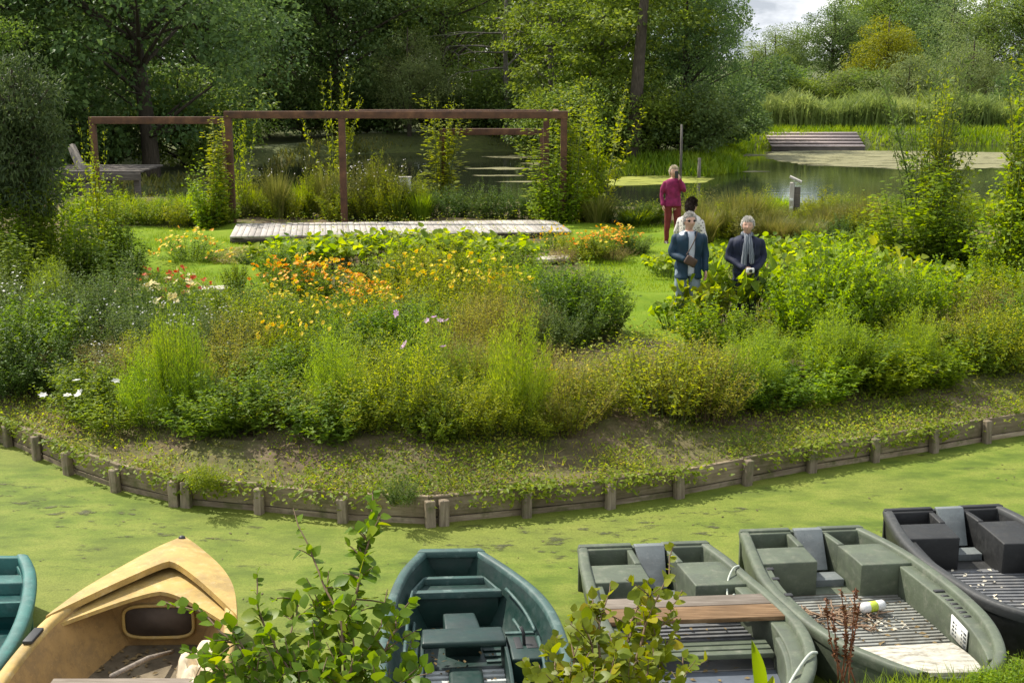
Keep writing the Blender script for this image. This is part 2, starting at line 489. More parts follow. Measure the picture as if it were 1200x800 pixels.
# grounds
m, t, b = new_mat('garden_soil')
v = coords(t)
n1 = noise(t, v, 5, 8, .7); n2 = noise(t, v, .9, 4, .6)
c = ramp(t, n1, [(.25, (.055, .041, .026)), (.5, (.125, .094, .06)), (.75, (.23, .175, .115))])
c = mixc(t, ramp(t, n2, [(.42, (0, 0, 0)), (.6, (.7, .7, .7))]), c, (.10, .115, .03))
at = N(t, 'ShaderNodeAttribute'); at.attribute_name = 'tint'
lw = ramp(t, noise(t, v, 1.6, 6, .65), [(.3, (.095, .165, .010)), (.5, (.135, .205, .013)), (.72, (.175, .225, .022))])
c = mixc(t, at.outputs['Fac'], c, lw)
t.links.new(c, b.inputs['Base Color']); b.inputs['Roughness'].default_value = .95
b.inputs['Specular IOR Level'].default_value = .1
bump(t, b, n1, .6, .05)
M['soil'] = m
m, t, b = new_mat('meadow_ground')
v = coords(t)
n1 = noise(t, v, .35, 7, .65); n2 = noise(t, v, 6, 5, .7)
c = ramp(t, n1, [(.3, (.045, .060, .014)), (.5, (.085, .105, .018)), (.7, (.13, .145, .03))])
c = mixc(t, ramp(t, n2, [(.35, (.6, .6, .6)), (.6, (0, 0, 0))]), c, (.04, .045, .014))
t.links.new(c, b.inputs['Base Color']); b.inputs['Roughness'].default_value = .95
bump(t, b, n2, .5, .08)
M['ground'] = m
# people
M['skin'] = plain_mat('skin', (.56, .33, .24), .55, .06, 20)
M['hair_white'] = plain_mat('white_hair', (.47, .44, .38), .7, .3, 60)
M['hair_grey'] = plain_mat('grey_hair', (.38, .355, .32), .7, .3, 60)
M['hair_blond'] = plain_mat('blond_hair', (.52, .44, .30), .65, .2, 60)
M['hair_dark'] = plain_mat('dark_hair', (.055, .036, .026), .55, .3, 60)
M['navy'] = plain_mat('navy_jacket_cloth', (.010, .014, .036), .75, .25, 12)
M['bluejacket'] = plain_mat('teal_blue_jacket_cloth', (.007, .030, .055), .7, .25, 12)
M['shirt'] = plain_mat('pale_shirt_cloth', (.50, .53, .58), .8, .1, 12)
M['jeans'] = plain_mat('pale_jeans_cloth', (.26, .32, .38), .85, .15, 14)
M['darkjeans'] = plain_mat('dark_trouser_cloth', (.03, .035, .05), .85, .2, 14)
M['magenta'] = plain_mat('magenta_jumper_cloth', (.215, .014, .075), .85, .35, 14)
M['maroon'] = plain_mat('maroon_trouser_cloth', (.15, .02, .02), .85, .2, 14)
M['shoe'] = plain_mat('shoe_leather', (.05, .035, .025), .5)
M['lens'] = plain_mat('sunglass_lens', (.015, .012, .012), .12)
M['brownbag'] = plain_mat('brown_leather', (.07, .04, .024), .55, .2)
m, t, b = new_mat('patterned_cloth')
v = coords(t); vo = N(t, 'ShaderNodeTexVoronoi'); vo.inputs['Scale'].default_value = 26; t.links.new(v, vo.inputs['Vector'])
t.links.new(ramp(t, vo.outputs['Distance'], [(.25, (.10, .08, .08)), (.36, (.60, .56, .50))]), b.inputs['Base Color']); b.inputs['Roughness'].default_value = .85
M['pattern'] = m
m, t, b = new_mat('grey_scarf_cloth')
v = coords(t); wv = N(t, 'ShaderNodeTexWave'); wv.inputs['Scale'].default_value = 9; wv.inputs['Distortion'].default_value = 3; t.links.new(v, wv.inputs['Vector'])
t.links.new(ramp(t, wv.outputs['Fac'], [(.3, (.08, .095, .12)), (.7, (.19, .205, .225))]), b.inputs['Base Color']); b.inputs['Roughness'].default_value = .9
M['scarf'] = m

# ================================================================== LAND AND WATER
WALL_PX = [(-330, 492), (-200, 500), (-95, 508), (-40, 514), (15, 522), (49, 538), (86, 555), (141, 575), (208, 591), (307, 600), (404, 610), (503, 615), (615, 604), (712, 594), (792, 582), (871, 567), (947, 552), (1021, 540), (1090, 529), (1152, 518), (1225, 506), (1330, 490), (1450, 470)]
WALL = [P(x, y, 0.0) for x, y in WALL_PX]
BACK = [(20, 26), (19, 33), (14, 36.5), (8, 35.5), (3, 36.5), (-3, 38), (-9, 38.5), (-14, 38), (-19, 33), (-20, 24)]
ISLAND = np.array([p[:2] for p in WALL] + BACK)

def seg_dist(pts, poly, closed=True):
    d = np.full(len(pts), 1e9)
    n = len(poly)
    for i in range(n if closed else n - 1):
        a, b_ = poly[i], poly[(i + 1) % n]
        ab = b_ - a
        t = np.clip(((pts - a) @ ab) / (ab @ ab), 0, 1)
        d = np.minimum(d, np.linalg.norm(pts - (a + t[:, None] * ab), axis=1))
    return d

def inside(pts, poly):
    x, y = pts[:, 0], pts[:, 1]
    c = np.zeros(len(pts), bool)
    n = len(poly)
    for i in range(n):
        x1, y1 = poly[i]; x2, y2 = poly[(i + 1) % n]
        k = ((y1 > y) != (y2 > y)) & (x < (x2 - x1) * (y - y1) / (y2 - y1 + 1e-12) + x1)
        c ^= k
    return c

WALL_XY = np.array([p[:2] for p in WALL])
BACK_XY = np.array([WALL_XY[-1].tolist()] + [list(q) for q in BACK] + [WALL_XY[0].tolist()], dtype=float)

def garden_z(pts):
    d = seg_dist(pts, WALL_XY, False)
    db = seg_dist(pts, BACK_XY, False)
    z = .27 + .26 * smoothstep(0.0, 2.2, d)
    return z - .75 * (1 - smoothstep(0, 1.6, db))

def gz(x, y):
    return float(garden_z(np.array([[x, y]], dtype=float))[0])

def G(px, py):
    """pixel -> point on the garden ground"""
    p = P(px, py, .53)
    for _ in range(3): p = P(px, py, gz(p[0], p[1]))
    return p

# lawn outlines in the garden
LAWN = [[(130, 268), (330, 264), (335, 300), (300, 320), (330, 345), (230, 345), (130, 320)],
        [(655, 262), (900, 262), (880, 300), (840, 320), (800, 400), (745, 392), (700, 340), (690, 300)]]
LAWN_XY = [np.array([P(x, y, .53)[:2] for x, y in q]) for q in LAWN]

def build_garden():
    c = np.array([0.0, 25.0])
    A, R = 520, 150
    ang = np.linspace(0, 2 * np.pi, A, endpoint=False)
    poly = ISLAND
    rad = np.zeros(A)
    for i, a in enumerate(ang):
        d = np.array([math.cos(a), math.sin(a)])
        best = 0
        for j in range(len(poly)):
            p, q = poly[j], poly[(j + 1) % len(poly)]
            e = q - p
            den = d[0] * e[1] - d[1] * e[0]
            if abs(den) < 1e-9: continue
            r = p - c
            t = (r[0] * e[1] - r[1] * e[0]) / den
            s_ = (r[0] * d[1] - r[1] * d[0]) / den
            if t > 0 and -1e-6 <= s_ <= 1 + 1e-6: best = max(best, t)
        rad[i] = best
    tt = np.linspace(0, 1, R) ** .8
    xy = c + (rad[:, None] * tt[None])[:, :, None] * np.stack([np.cos(ang), np.sin(ang)], 1)[:, None]
    pts = xy.reshape(-1, 2)
    z = garden_z(pts)
    rng = np.random.default_rng(4)
    d = seg_dist(pts, WALL_XY, False)
    for k in range(14):
        f = rng.uniform(.6, 5.5); a = rng.uniform(0, 6.28); ph = rng.uniform(0, 6.28)
        z += .026 / (.6 + f * .5) * np.sin(f * (pts[:, 0] * math.cos(a) + pts[:, 1] * math.sin(a)) + ph) * np.minimum(1, d / .4)
    z += rng.normal(0, .014, len(pts)) * np.minimum(1, d / .3) * (d < 3)
    lawn = np.zeros(len(pts))
    for q in LAWN_XY:
        ins = inside(pts, q); dd = seg_dist(pts, q)
        lawn = np.maximum(lawn, np.where(ins, 1.0, 1 - smoothstep(0, .35, dd)))
    i = np.arange(A)[:, None]; j = np.arange(R - 1)[None]
    f = np.stack([i * R + j, i * R + j + 1, ((i + 1) % A) * R + j + 1, ((i + 1) % A) * R + j], -1).reshape(-1, 4)
    o = link('garden_ground', mesh('garden_ground', np.column_stack([pts, z]), f, M['soil'], lawn, True))
    props(o, 'garden island ground of soil banks, flower beds and mown grass', None, None, 'structure')
build_garden()

# far banks: one sheet to the horizon, dipping under the pond
FAR_EDGE = np.array([(-600, 22), (-60, 26), (-24, 33), (-13.5, 37.5), (-10.2, 41), (-9.6, 46), (-10.5, 54), (-9, 60), (-4, 63.5), (1.2, 63), (2.0, 55), (4.2, 50.5), (7.2, 49.6), (9.4, 52), (10.6, 60), (12.5, 66.5), (18, 68.5), (30, 68.5), (60, 66), (120, 60), (600, 40)], float)
def far_in(pts):
    return inside(pts, np.vstack([FAR_EDGE, [[600, 3000], [-600, 3000]]]))
def far_z(pts):
    d = seg_dist(pts, FAR_EDGE, False)
    s_ = np.where(far_in(pts), d, -d)
    return -.7 + 1.15 * smoothstep(-2.2, 2.0, s_) + .012 * np.clip(s_ - 20, 0, 200)
def fz(x, y): return float(far_z(np.array([[x, y]], float))[0])

def build_ground():
    xs = np.concatenate([np.linspace(-1500, -60, 24)[:-1], np.linspace(-60, -26, 24)[:-1], np.linspace(-26, 40, 130)[:-1], np.linspace(40, 80, 20)[:-1], np.linspace(80, 1500, 24)])
    ys = np.concatenate([np.linspace(-60, 26, 12)[:-1], np.linspace(26, 80, 120)[:-1], np.linspace(80, 160, 30)[:-1], np.linspace(160, 2600, 26)])
    X, Y = np.meshgrid(xs, ys, indexing='ij')
    pts = np.column_stack([X.ravel(), Y.ravel()])
    z = far_z(pts)
    rng = np.random.default_rng(8)
    for k in range(10):
        f = rng.uniform(.15, 1.2); a = rng.uniform(0, 6.28)
        z += .05 * np.sin(f * (pts[:, 0] * math.cos(a) + pts[:, 1] * math.sin(a)) + k)
    n, m_ = len(xs), len(ys)
    i = np.arange(n - 1)[:, None]; j = np.arange(m_ - 1)[None]
    f = np.stack([i * m_ + j, (i + 1) * m_ + j, (i + 1) * m_ + j + 1, i * m_ + j + 1], -1).reshape(-1, 4)
    o = link('ground', mesh('ground', np.column_stack([pts, z]), f, M['ground'], None, True))
    props(o, 'grassy ground of the far banks running to the horizon', None, None, 'structure')
build_ground()

def sheet(name, poly, z, mat, label, kind='structure'):
    v = [[x, y, z] for x, y in poly]
    o = link(name, mesh(name, v, [list(range(len(v)))], mat))
    return props(o, label, None, None, kind)
sheet('water', [(-900, -50), (900, -50), (900, 75), (-900, 75)], 0.0, M['water'], 'dark still pond water around the garden')
front = [p[:2] for p in WALL]
sheet('duckweed', [(-40, 3), (40, 3), (40, 20)] + [tuple(p + np.array([0, .12])) for p in front[::-1]] + [(-40, 15)], 0.006, M['duckweed'], 'bright green duckweed covering the canal', 'stuff')

def algae(name, pix, mat, label, seed, z=.005, wob=.35):
    rng = np.random.default_rng(seed)
    c = np.array([P(x, y, 0)[:2] for x, y in pix])
    out = []
    for i in range(len(c)):
        a, b_ = c[i], c[(i + 1) % len(c)]
        n = max(2, int(np.linalg.norm(b_ - a) / .35))
        for k in range(n):
            out.append(a + (b_ - a) * k / n + rng.normal(0, wob, 2) * np.array([1, .6]) * .5)
    return sheet(name, out, z, mat, label, 'stuff')
algae('algae_mat', [(895, 186), (905, 178), (960, 176), (1050, 177), (1250, 180), (1260, 198), (1160, 197), (1090, 201), (1020, 196), (950, 194)], M['algae'], 'pale brown floating algae in front of the far deck', 1)
algae('algae_mat', [(1120, 243), (1250, 238), (1260, 256), (1130, 254)], M['algae'], 'pale floating algae patch at the right behind the climbing plants', 7)
algae('algae_mat', [(710, 211), (735, 207), (800, 205), (835, 209), (830, 214), (760, 217), (714, 218)], M['algae_green'], 'bright green floating patch beside the leaning bank tree', 2, wob=.2)
for k, (x0, x1, y0, y1) in enumerate([(545, 640, 196, 199), (552, 622, 205, 207), (585, 640, 212, 214), (420, 480, 166, 170), (560, 640, 182, 186), (300, 390, 178, 182), (800, 880, 193, 196), (860, 905, 200, 202), (640, 700, 203, 206), (610, 650, 190, 193), (830, 900, 180, 184)]):
    algae('algae_mat', [(x0, (y0 + y1) / 2), ((x0 + x1) / 2, y0), (x1, (y0 + y1) / 2), ((x0 + x1) / 2, y1)], M['algae'], ['thin pale algae streak on the water seen through the pergola', 'thin pale algae streak on the open water beside the bank tree'][x0 >= 640], 20 + k, wob=.25)
algae('weed_scum_and_shade', [(480, 634), (560, 622), (660, 616), (760, 606), (860, 596), (900, 600), (840, 622), (760, 636), (660, 650), (560, 648)], M['scum'], 'dark broken scum in the duckweed below the middle of the wall', 61, .010, .3)
algae('weed_scum_and_shade', [(-30, 540), (40, 556), (110, 582), (190, 612), (260, 640), (120, 630), (0, 600), (-60, 570)], M['scum'], 'shade painted as dark broken patches on the duckweed at the left', 62, .010, .3)  # shade on the left duckweed, put into a dark sheet's colour
for o in bpy.data.objects:
    if o.name.startswith('algae_mat') and 'streak' in o.get('label', ''):
        o['group'] = 'thin algae streaks behind the pergola' if 'pergola' in o['label'] else 'thin algae streaks beside the bank tree'

# bits floating on the weed
def floating():
    r = np.random.default_rng(31); n = 700
    x = r.uniform(-8, 9, n); y = r.uniform(7, 16, n); pts = np.column_stack([x, y]); k = ~inside(pts, ISLAND); pts = pts[k]; n = len(pts)
    a = r.uniform(0, 6.28, n); l = r.uniform(.008, .028, n)
    d = np.column_stack([np.cos(a), np.sin(a), np.zeros(n)]) * l[:, None]; e = np.column_stack([-d[:, 1], d[:, 0], np.zeros(n)]) * r.uniform(.15, .5, (n, 1))
    p = np.column_stack([pts, np.full(n, .011)]); v = np.stack([p - d, p + e, p + d + [0, 0, .004], p - e], 1).reshape(-1, 3)
    f = (np.array([[0, 1, 2], [0, 2, 3]])[None] + (np.arange(n) * 4)[:, None, None]).reshape(-1, 3)
    o = link('floating_debris', mesh('floating_debris', v, f, plain_mat('wet_debris', (.09, .075, .025), .7, .6, 30)))
    props(o, 'dark leaf bits and debris floating on the duckweed', None, None, 'stuff')
floating()

# near bank under the viewer
NEAR_EDGE = np.array([(-40, 5.2), (-6, 5.5), (-2, 5.6), (.2, 5.9), (1.1, 6.8), (1.7, 7.6), (2.3, 7.9), (2.9, 8.02), (3.5, 8.2), (4.2, 8.35), (5.2, 8.55), (9, 9.0), (40, 11)], float)
def near_z(pts):
    d = seg_dist(pts, NEAR_EDGE, False)
    ins = inside(pts, np.vstack([NEAR_EDGE, [[40, -60], [-40, -60]]]))
    return np.where(ins, -.25 + .53 * smoothstep(0, .32, d) + .08 * np.clip(d - .7, 0, 8), -.25 - .6 * np.minimum(d, 1))
def build_near():
    xs = np.concatenate([np.linspace(-40, -6, 20)[:-1], np.linspace(-6, 8, 120)[:-1], np.linspace(8, 40, 20)])
    t = np.linspace(0, 1, 70) ** 2
    ey = np.interp(xs, NEAR_EDGE[:, 0], NEAR_EDGE[:, 1])
    pts = np.array([[x, e + .35 - tt * 45] for x, e in zip(xs, ey) for tt in t])
    z = near_z(pts)
    n, m_ = len(xs), len(t)
    i = np.arange(n - 1)[:, None]; j = np.arange(m_ - 1)[None]
    f = np.stack([i * m_ + j, i * m_ + j + 1, (i + 1) * m_ + j + 1, (i + 1) * m_ + j], -1).reshape(-1, 4)
    o = link('near_bank', mesh('near_bank', np.column_stack([pts, z]), f, M['soil'], np.full(len(pts), .75), True))
    props(o, 'grassy near bank where the boats are moored', None, None, 'structure')
build_near()

# ================================================================== TIMBER RETAINING WALL
wall = thing('retaining_wall', 'weathered timber retaining wall of planks and posts along the garden bank', 'wall', WALL[10])
def wall_local(p): return np.asarray(p) - np.array([WALL[10][0], WALL[10][1], WALL[10][2]])
rw = random.Random(3)
for i in range(len(WALL) - 1):
    a, b_ = WALL[i], WALL[i + 1]
    d = (b_ - a); L = np.linalg.norm(d); ang = math.atan2(d[1], d[0])
    nrm = np.array([math.sin(ang), -math.cos(ang), 0])      # towards the water
    zs = [(-.25, .062), (.072, .285 + rw.uniform(-.012, .012))]
    for k, (z0, z1) in enumerate(zs[0 if i % 3 == 1 else 0:]):
        mb = MB(); mb.box((0, 0, 0), (L - .012, .045, z1 - z0))
        o = mb.obj('plank', M['wall_wood'], wall, bevel=.006)
        c = (a + b_) / 2 + nrm * (-.03 + rw.uniform(-.008, .008)); c[2] = (z0 + z1) / 2
        o.location = wall_local(c); o.rotation_euler = (rw.uniform(-.03, .03), rw.uniform(-.006, .006), ang)
    mb = MB(); hgt = .575 + rw.uniform(-.015, .02)
    mb.box((0, 0, 0), (.088 + rw.uniform(0, .02), .085, hgt), taper=.93)
    o = mb.obj('post', M['post_wood'], wall, bevel=.012)
    c = a + nrm * .055; c[2] = -.31 + hgt / 2
    o.location = wall_local(c); o.rotation_euler = (rw.uniform(-.05, .05), rw.uniform(-.05, .05), ang + rw.uniform(-.1, .1))
    if i in (8, 11):                                         # doubled posts
        o2 = mb.obj('post', M['post_wood'], wall, bevel=.012); c2 = c + d / L * .13
        o2.location = wall_local(c2); o2.rotation_euler = (0, .03, ang)

# ================================================================== BOATS
def resample(pts, n):
    pts = np.asarray(pts, float)
    s_ = np.concatenate([[0], np.cumsum(np.linalg.norm(np.diff(pts, axis=0), axis=1))])
    t = np.linspace(0, s_[-1], n)
    return np.stack([np.interp(t, s_, pts[:, k]) for k in range(pts.shape[1])], 1)

def smooth_line(pts, it=2):
    pts = np.asarray(pts, float)
    for _ in range(it):
        q = [pts[0]]
        for a, b_ in zip(pts[:-1], pts[1:]): q += [a * .75 + b_ * .25, a * .25 + b_ * .75]
        q.append(pts[-1]); pts = np.array(q)
    return pts

class Boat:
    def __init__(s, name, label, left, right, zg, n=40, zfloor=.09, group=None, flare=.10, sheer=None):
        s.zg, s.zf, s.n = zg, zfloor, n
        L = smooth_line([P(x, y, zg) for x, y in left]); R = smooth_line([P(x, y, zg) for x, y in right])
        s.L, s.R = resample(L, n + 1), resample(R, n + 1)
        c = (s.L.mean(0) + s.R.mean(0)) / 2
        s.c = np.array([c[0], c[1], 0.0])
        s.root = thing(name, label, 'boat', s.c, 0, group)
        s.sheer = sheer or (lambda u: 0.0)
        s.flare = flare
    def at(s, u, v, z):
        u = np.clip(u, 0, 1) * s.n
        i = min(int(u), s.n - 1); f = u - i
        a = s.L[i] * (1 - f) + s.L[i + 1] * f; b_ = s.R[i] * (1 - f) + s.R[i + 1] * f
        p = a * (1 - v) + b_ * v
        return np.array([p[0], p[1], z]) - s.c
    def zgu(s, u): return s.zg + s.sheer(u)
    def hull(s, mat, rimmat, rim=.07, drop=.07, inmat=None, floor_end=1.0, zfl=None):
        """outer skin, rolled gunwale and inner skin"""
        sec_o, sec_r, sec_i = [], [], []
        zfl = zfl or (lambda u: s.zf)
        for i in range(s.n + 1):
            u = i / s.n; zg = s.zgu(u)
            wid = np.linalg.norm(s.R[i] - s.L[i]); r = min(rim / max(wid, .05), .45)
            fl = s.flare / max(wid, .3)
            sec_o.append([s.at(u, fl * 1.4, -.16), s.at(u, fl * .35, zg * .45), s.at(u, 0.012, zg - drop)])
            sec_r.append([s.at(u, 0.006, zg - drop), s.at(u, -.004, zg - drop * .4), s.at(u, .004, zg - .008), s.at(u, r * .3, zg), s.at(u, r * .8, zg), s.at(u, r, zg - .012), s.at(u, r * 1.02, zg - .05)])
            zf = zfl(u)
            sec_i.append([s.at(u, r * 1.0, zg - .04), s.at(u, r + fl * .35, zg * .5 + zf * .5), s.at(u, r + fl * .8, zf + .02), s.at(u, r + fl * 1.1, zf)])
            for sec, k in ((sec_o, 3), (sec_r, 7), (sec_i, 4)):
                m_ = [np.array(p) for p in sec[-1]]
                # mirror: same offsets from the right side
                A = s.L[i] - s.c; B = s.R[i] - s.c
                e = (B - A)[:2]; e2 = max(e @ e, 1e-9)
                mir = []
                for p in m_[::-1]:
                    t = ((p - A)[:2] @ e) / e2
                    q = s.at(u, 1 - t, p[2]); mir.append(q)
                sec[-1] = m_ + mir
        def skin(sec, nm, mt, close=False, halves=True):
            k = len(sec[0]); v = np.array(sec).reshape(-1, 3); f = []
            for i in range(s.n):
                for j in range(k - 1):
                    if halves and j == k // 2 - 1: continue
                    f.append([i * k + j, i * k + j + 1, (i + 1) * k + j + 1, (i + 1) * k + j])
            mb = MB(); mb.add(v, f)
            return mb.obj(nm, mt, s.root, smooth=True)
        o = skin(sec_o, 'hull', mat)
        r_ = skin(sec_r, 'gunwale', rimmat)
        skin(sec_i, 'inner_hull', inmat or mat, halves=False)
        return o, r_
    def block(s, mb, u0, u1, v0, v1, z0, z1, n=None, z0b=None, z1b=None, vb0=None, vb1=None):
        """block in boat space, following the hull's curve; z0b/z1b: heights at the u1 end"""
        n = n or max(1, int((u1 - u0) * s.n * .6))
        z0b = z0 if z0b is None else z0b; z1b = z1 if z1b is None else z1b
        vb0 = v0 if vb0 is None else vb0; vb1 = v1 if vb1 is None else vb1
        v = []; f = []
        for i in range(n + 1):
            t = i / n; u = u0 + (u1 - u0) * t
            a, b_ = v0 + (vb0 - v0) * t, v1 + (vb1 - v1) * t
            za, zb = z0 + (z0b - z0) * t, z1 + (z1b - z1) * t
            v += [s.at(u, a, za), s.at(u, b_, za), s.at(u, b_, zb), s.at(u, a, zb)]
        for i in range(n):
            for j in range(4):
                f.append([i * 4 + j, i * 4 + (j + 1) % 4, (i + 1) * 4 + (j + 1) % 4, (i + 1) * 4 + j])
        f += [[3, 2, 1, 0], [n * 4 + j for j in range(4)]]
        mb.add(v, f); return mb
    def part(s, name, mat, blocks, bevel=.008, parent=None):
        mb = MB()
        for b_ in blocks: s.block(mb, *b_[0], **(b_[1] if len(b_) > 1 else {}))
        return mb.obj(name, mat, parent or s.root, bevel=bevel)

def punt(label, left, right, mats, zg=.40, slats=20, u_slat=(.30, .84), slatmat='slat_pale', n=40, board='punt_grey', matend=True, ramp=.80, boxes=True, well_u=.13, box_u=(.25, .29), name='punt_boat', end_deck=True):
    hm, rm = M[mats[0]], M[mats[1]]
    b = Boat(name, label, left, right, zg, n, .07, flare=.07)
    b.hull(hm, rm, rim=.085, drop=.09, zfl=lambda u: .07 + (zg - .13) * max(0, (u - ramp) / (1 - ramp)) ** 1.1)
    b.part('transom', hm, [((-.0, .022, 0.004, .405, -.14, zg + .006),), ((-.0, .022, .405, .64, -.14, zg - .015),), ((-.0, .022, .64, .996, -.14, zg + .006),)], .01)
    lb, rb = box_u
    for (v0, v1, iv, ub) in ((.045, .405, 1, lb), (.64, .955, -1, rb)):
        w0, w1 = (v1 - .045, v1) if iv == 1 else (v0, v0 + .045)
        b.part('side_box', hm, [((well_u, ub, v0, v1, .05, zg - .03),), ((.021, well_u + .004, w0, w1, .05, zg - .02),), ((.021, well_u, v0, v1, .05, .13),), ((.021, .034, v0 + .001, v1 - .001, .06, zg - .012),)], .012)
    b.part('motor_board', M[board], [((.024, .042, .43, .615, .12, zg - .005), dict()), ], .004)
    # motor board: trapezoid leaning into the well
    mb = MB(); mb.hexa([b.at(.125, .455, .14), b.at(.125, .59, .14), b.at(.105, .59, .14), b.at(.105, .455, .14)],
                       [b.at(.042, .413, zg + .02), b.at(.042, .632, zg + .02), b.at(.022, .632, zg + .02), b.at(.022, .413, zg + .02)])
    mb.obj('motor_plate', M[board], b.root, bevel=.006)
    b.part('centre_step', M[board], [((.13, .19, .41, .635, .05, .13),)], .006)
    # side decks
    b.part('side_deck', hm, [((lb, .83, .05, .115, .05, zg - .055), dict(vb1=.10))], .012)
    b.part('side_deck', hm, [((rb, .88, .865, .955, .05, zg - .05), dict())], .014)
    u0, u1 = u_slat
    for i in range(slats):
        u = u0 + (u1 - u0) * i / (slats - 1)
        wv = .56 * (u1 - u0) / slats
        b.part('floor_slat', M[slatmat], [((u, u + wv, .125, .865, .06, .098), dict(n=1))], .004)
    b.part('bilge_floor', M['silt'] if slatmat != 'slat_grey' else M['slat_grey'], [((lb, ramp - .01, .11, .88, .045, .078),)], 0)
    if matend:
        b.part('end_mat', M['mat_white'], [((u1 + .02, .985, .085, .85, .07, .125), dict(z0b=zg - .09, z1b=zg - .018, vb0=.12, vb1=.80))], .006)
    b.part('end_cap', hm, [((.985, 1.0, .02, .98, -.10, zg - .045),)], .015)
    return b

b5 = punt('grey green flat punt with ribbed floor, white sign plate and dirty white mat', 
          [(866, 620), (876, 645), (888, 674), (903, 692), (917, 705), (942, 727), (982, 753), (1019, 768), (1048, 780), (1075, 787)],
          [(1007, 615), (1041, 631), (1066, 645), (1087, 659), (1116, 680), (1143, 702), (1166, 726), (1179, 752), (1180, 770), (1165, 786)],
          ('punt_green', 'punt_green'), slats=19, u_slat=(.27, .60), ramp=.60)
b4 = punt('grey green flat punt with a brown wooden bench across it',
          [(677, 638), (679, 658), (684, 680), (692, 706), (704, 735), (722, 765), (745, 792), (775, 818), (810, 838)],
          [(828, 633), (854, 651), (870, 664), (886, 678), (904, 692), (922, 708), (942, 727), (956, 752), (958, 780), (945, 806), (915, 828)],
          ('punt_green', 'punt_green'), slats=9, u_slat=(.33, .50), slatmat='slat_grey', matend=False)
b6 = punt('black flat punt with dark ribbed floor at the right edge',
          [(1035, 596), (1043, 612), (1053, 628), (1065, 641), (1077, 653), (1097, 667), (1118, 681), (1152, 701), (1190, 714), (1230, 724)],
          [(1171, 590), (1187, 597), (1205, 606), (1230, 622), (1260, 645), (1285, 668), (1300, 692), (1302, 712), (1285, 724), (1262, 728)],
          ('black', 'black_rim'), slats=24, slatmat='slat_grey', board='punt_grey', matend=False, box_u=(.27, .33))
# fittings of punt 5: vents, sign plate
for k in range(6):
    u = .50 + k * .026
    b5.part('vent_slot', M['dark'], [((u, u + .010, .885, .925, .345, .3535),)], 0)
b5.part('cleat', M['dark'], [((.47, .482, .875, .93, .345, .362),)], .003)
b5.part('cleat', M['dark'], [((.86, .872, .885, .945, .315, .335),)], .003)
for u in (.26, .33, .44):
    b5.part('cleat', M['dark'], [((u, u + .016, .085, .125, .33, .352),)], .003)
mb = MB()
def plate_pt(u, z, off=.0): return b5.at(u, .858 - off, z)
mb.hexa([plate_pt(.60, .165, .006), plate_pt(.70, .165, .006), plate_pt(.70, .165), plate_pt(.60, .165)], [plate_pt(.60, .325, .006), plate_pt(.70, .325, .006), plate_pt(.70, .325), plate_pt(.60, .325)])
pl = mb.obj('sign_plate', M['plate'], b5.root)
mb = MB()
for row, (za, zb) in enumerate(((.275, .292), (.245, .262), (.215, .232), (.185, .200))):
    u = .612
    while u < .685:
        l = (.011, .017, .008)[int(u * 977) % 3]
        mb.hexa([plate_pt(u, za, .0085), plate_pt(u + l, za, .0085), plate_pt(u + l, za, .006), plate_pt(u, za, .006)], [plate_pt(u, zb, .0085), plate_pt(u + l, zb, .0085), plate_pt(u + l, zb, .006), plate_pt(u, zb, .006)])
        u += l + .006
mb.obj('lettering', M['ink'], b5.root)
# punt 4 : bench, sheet, mat, rope
bench = thing('wooden_bench', 'brown wooden plank bench laid across the punt', 'bench', b4.c + b4.at(.45, .5, .40))
def b4p(name, u0, u1, v0, v1, z0, z1, mat, root, **k):
    mb = MB(); b4.block(mb, u0, u1, v0, v1, z0, z1, n=1, **k)
    off = b4.at(.45, .5, .40)
    mb.v = [q - off for q in mb.v]
    return mb.obj(name, mat, root, bevel=.006)
b4p('plank', .365, .425, .06, .955, .352, .385, M['plank_grey'], bench)
b4p('plank', .430, .505, .05, .965, .352, .388, M['plank_tan'], bench)
b4p('batten', .37, .50, .09, .13, .325, .3515, M['plank_tan'], bench)
b4p('batten', .37, .50, .88, .92, .325, .3515, M['plank_tan'], bench)
b4.part('slatted_seat', M['punt_green'], [((.525, .545, .12, .83, .20, .24),), ((.552, .572, .12, .83, .20, .24),), ((.579, .60, .12, .83, .20, .24),)], .006)
b4.part('side_box', M['punt_green'], [((.58, .86, .84, .955, .05, .335),)], .014)
b4.part('side_box', M['punt_green'], [((.58, .86, .045, .16, .05, .335),)], .014)
b4.part('floor_sheet', M['tarp'], [((.60, .74, .16, .84, .07, .11),)], .004)
b4.part('end_mat', M['mat_white'], [((.74, .97, .12, .88, .09, .135), dict(z1b=.24, z0b=.2))], .006)
def rope(name, label, cat, pts, r, mat, parent=None):
    pts = smooth_line(pts, 3)
    mb = MB(); c = pts[0].copy() if parent is None else np.zeros(3)
    mb.tube(pts - c, r, 6); o = mb.obj(name, mat, parent, smooth=True)
    if parent is None:
        o.location = c; props(o, label, cat)
    return o
q = lambda u, v, z: b4.at(u, v, z) + b4.c
rope('mooring_rope', 'pale rope looping over the near end of the benched punt', 'rope', [q(.72, 1.0, .41), q(.74, .96, .44), q(.80, .88, .36), q(.86, .84, .30), q(.93, .82, .22), q(.96, .80, .20)], .011, M['rope'])
rope('rope', 'thin pale rope hanging beside the brown plank bench', 'rope', [q(.20, .98, .41), q(.22, .92, .42), q(.27, .84, .36), q(.32, .80, .28), q(.37, .79, .39)], .008, M['rope'])
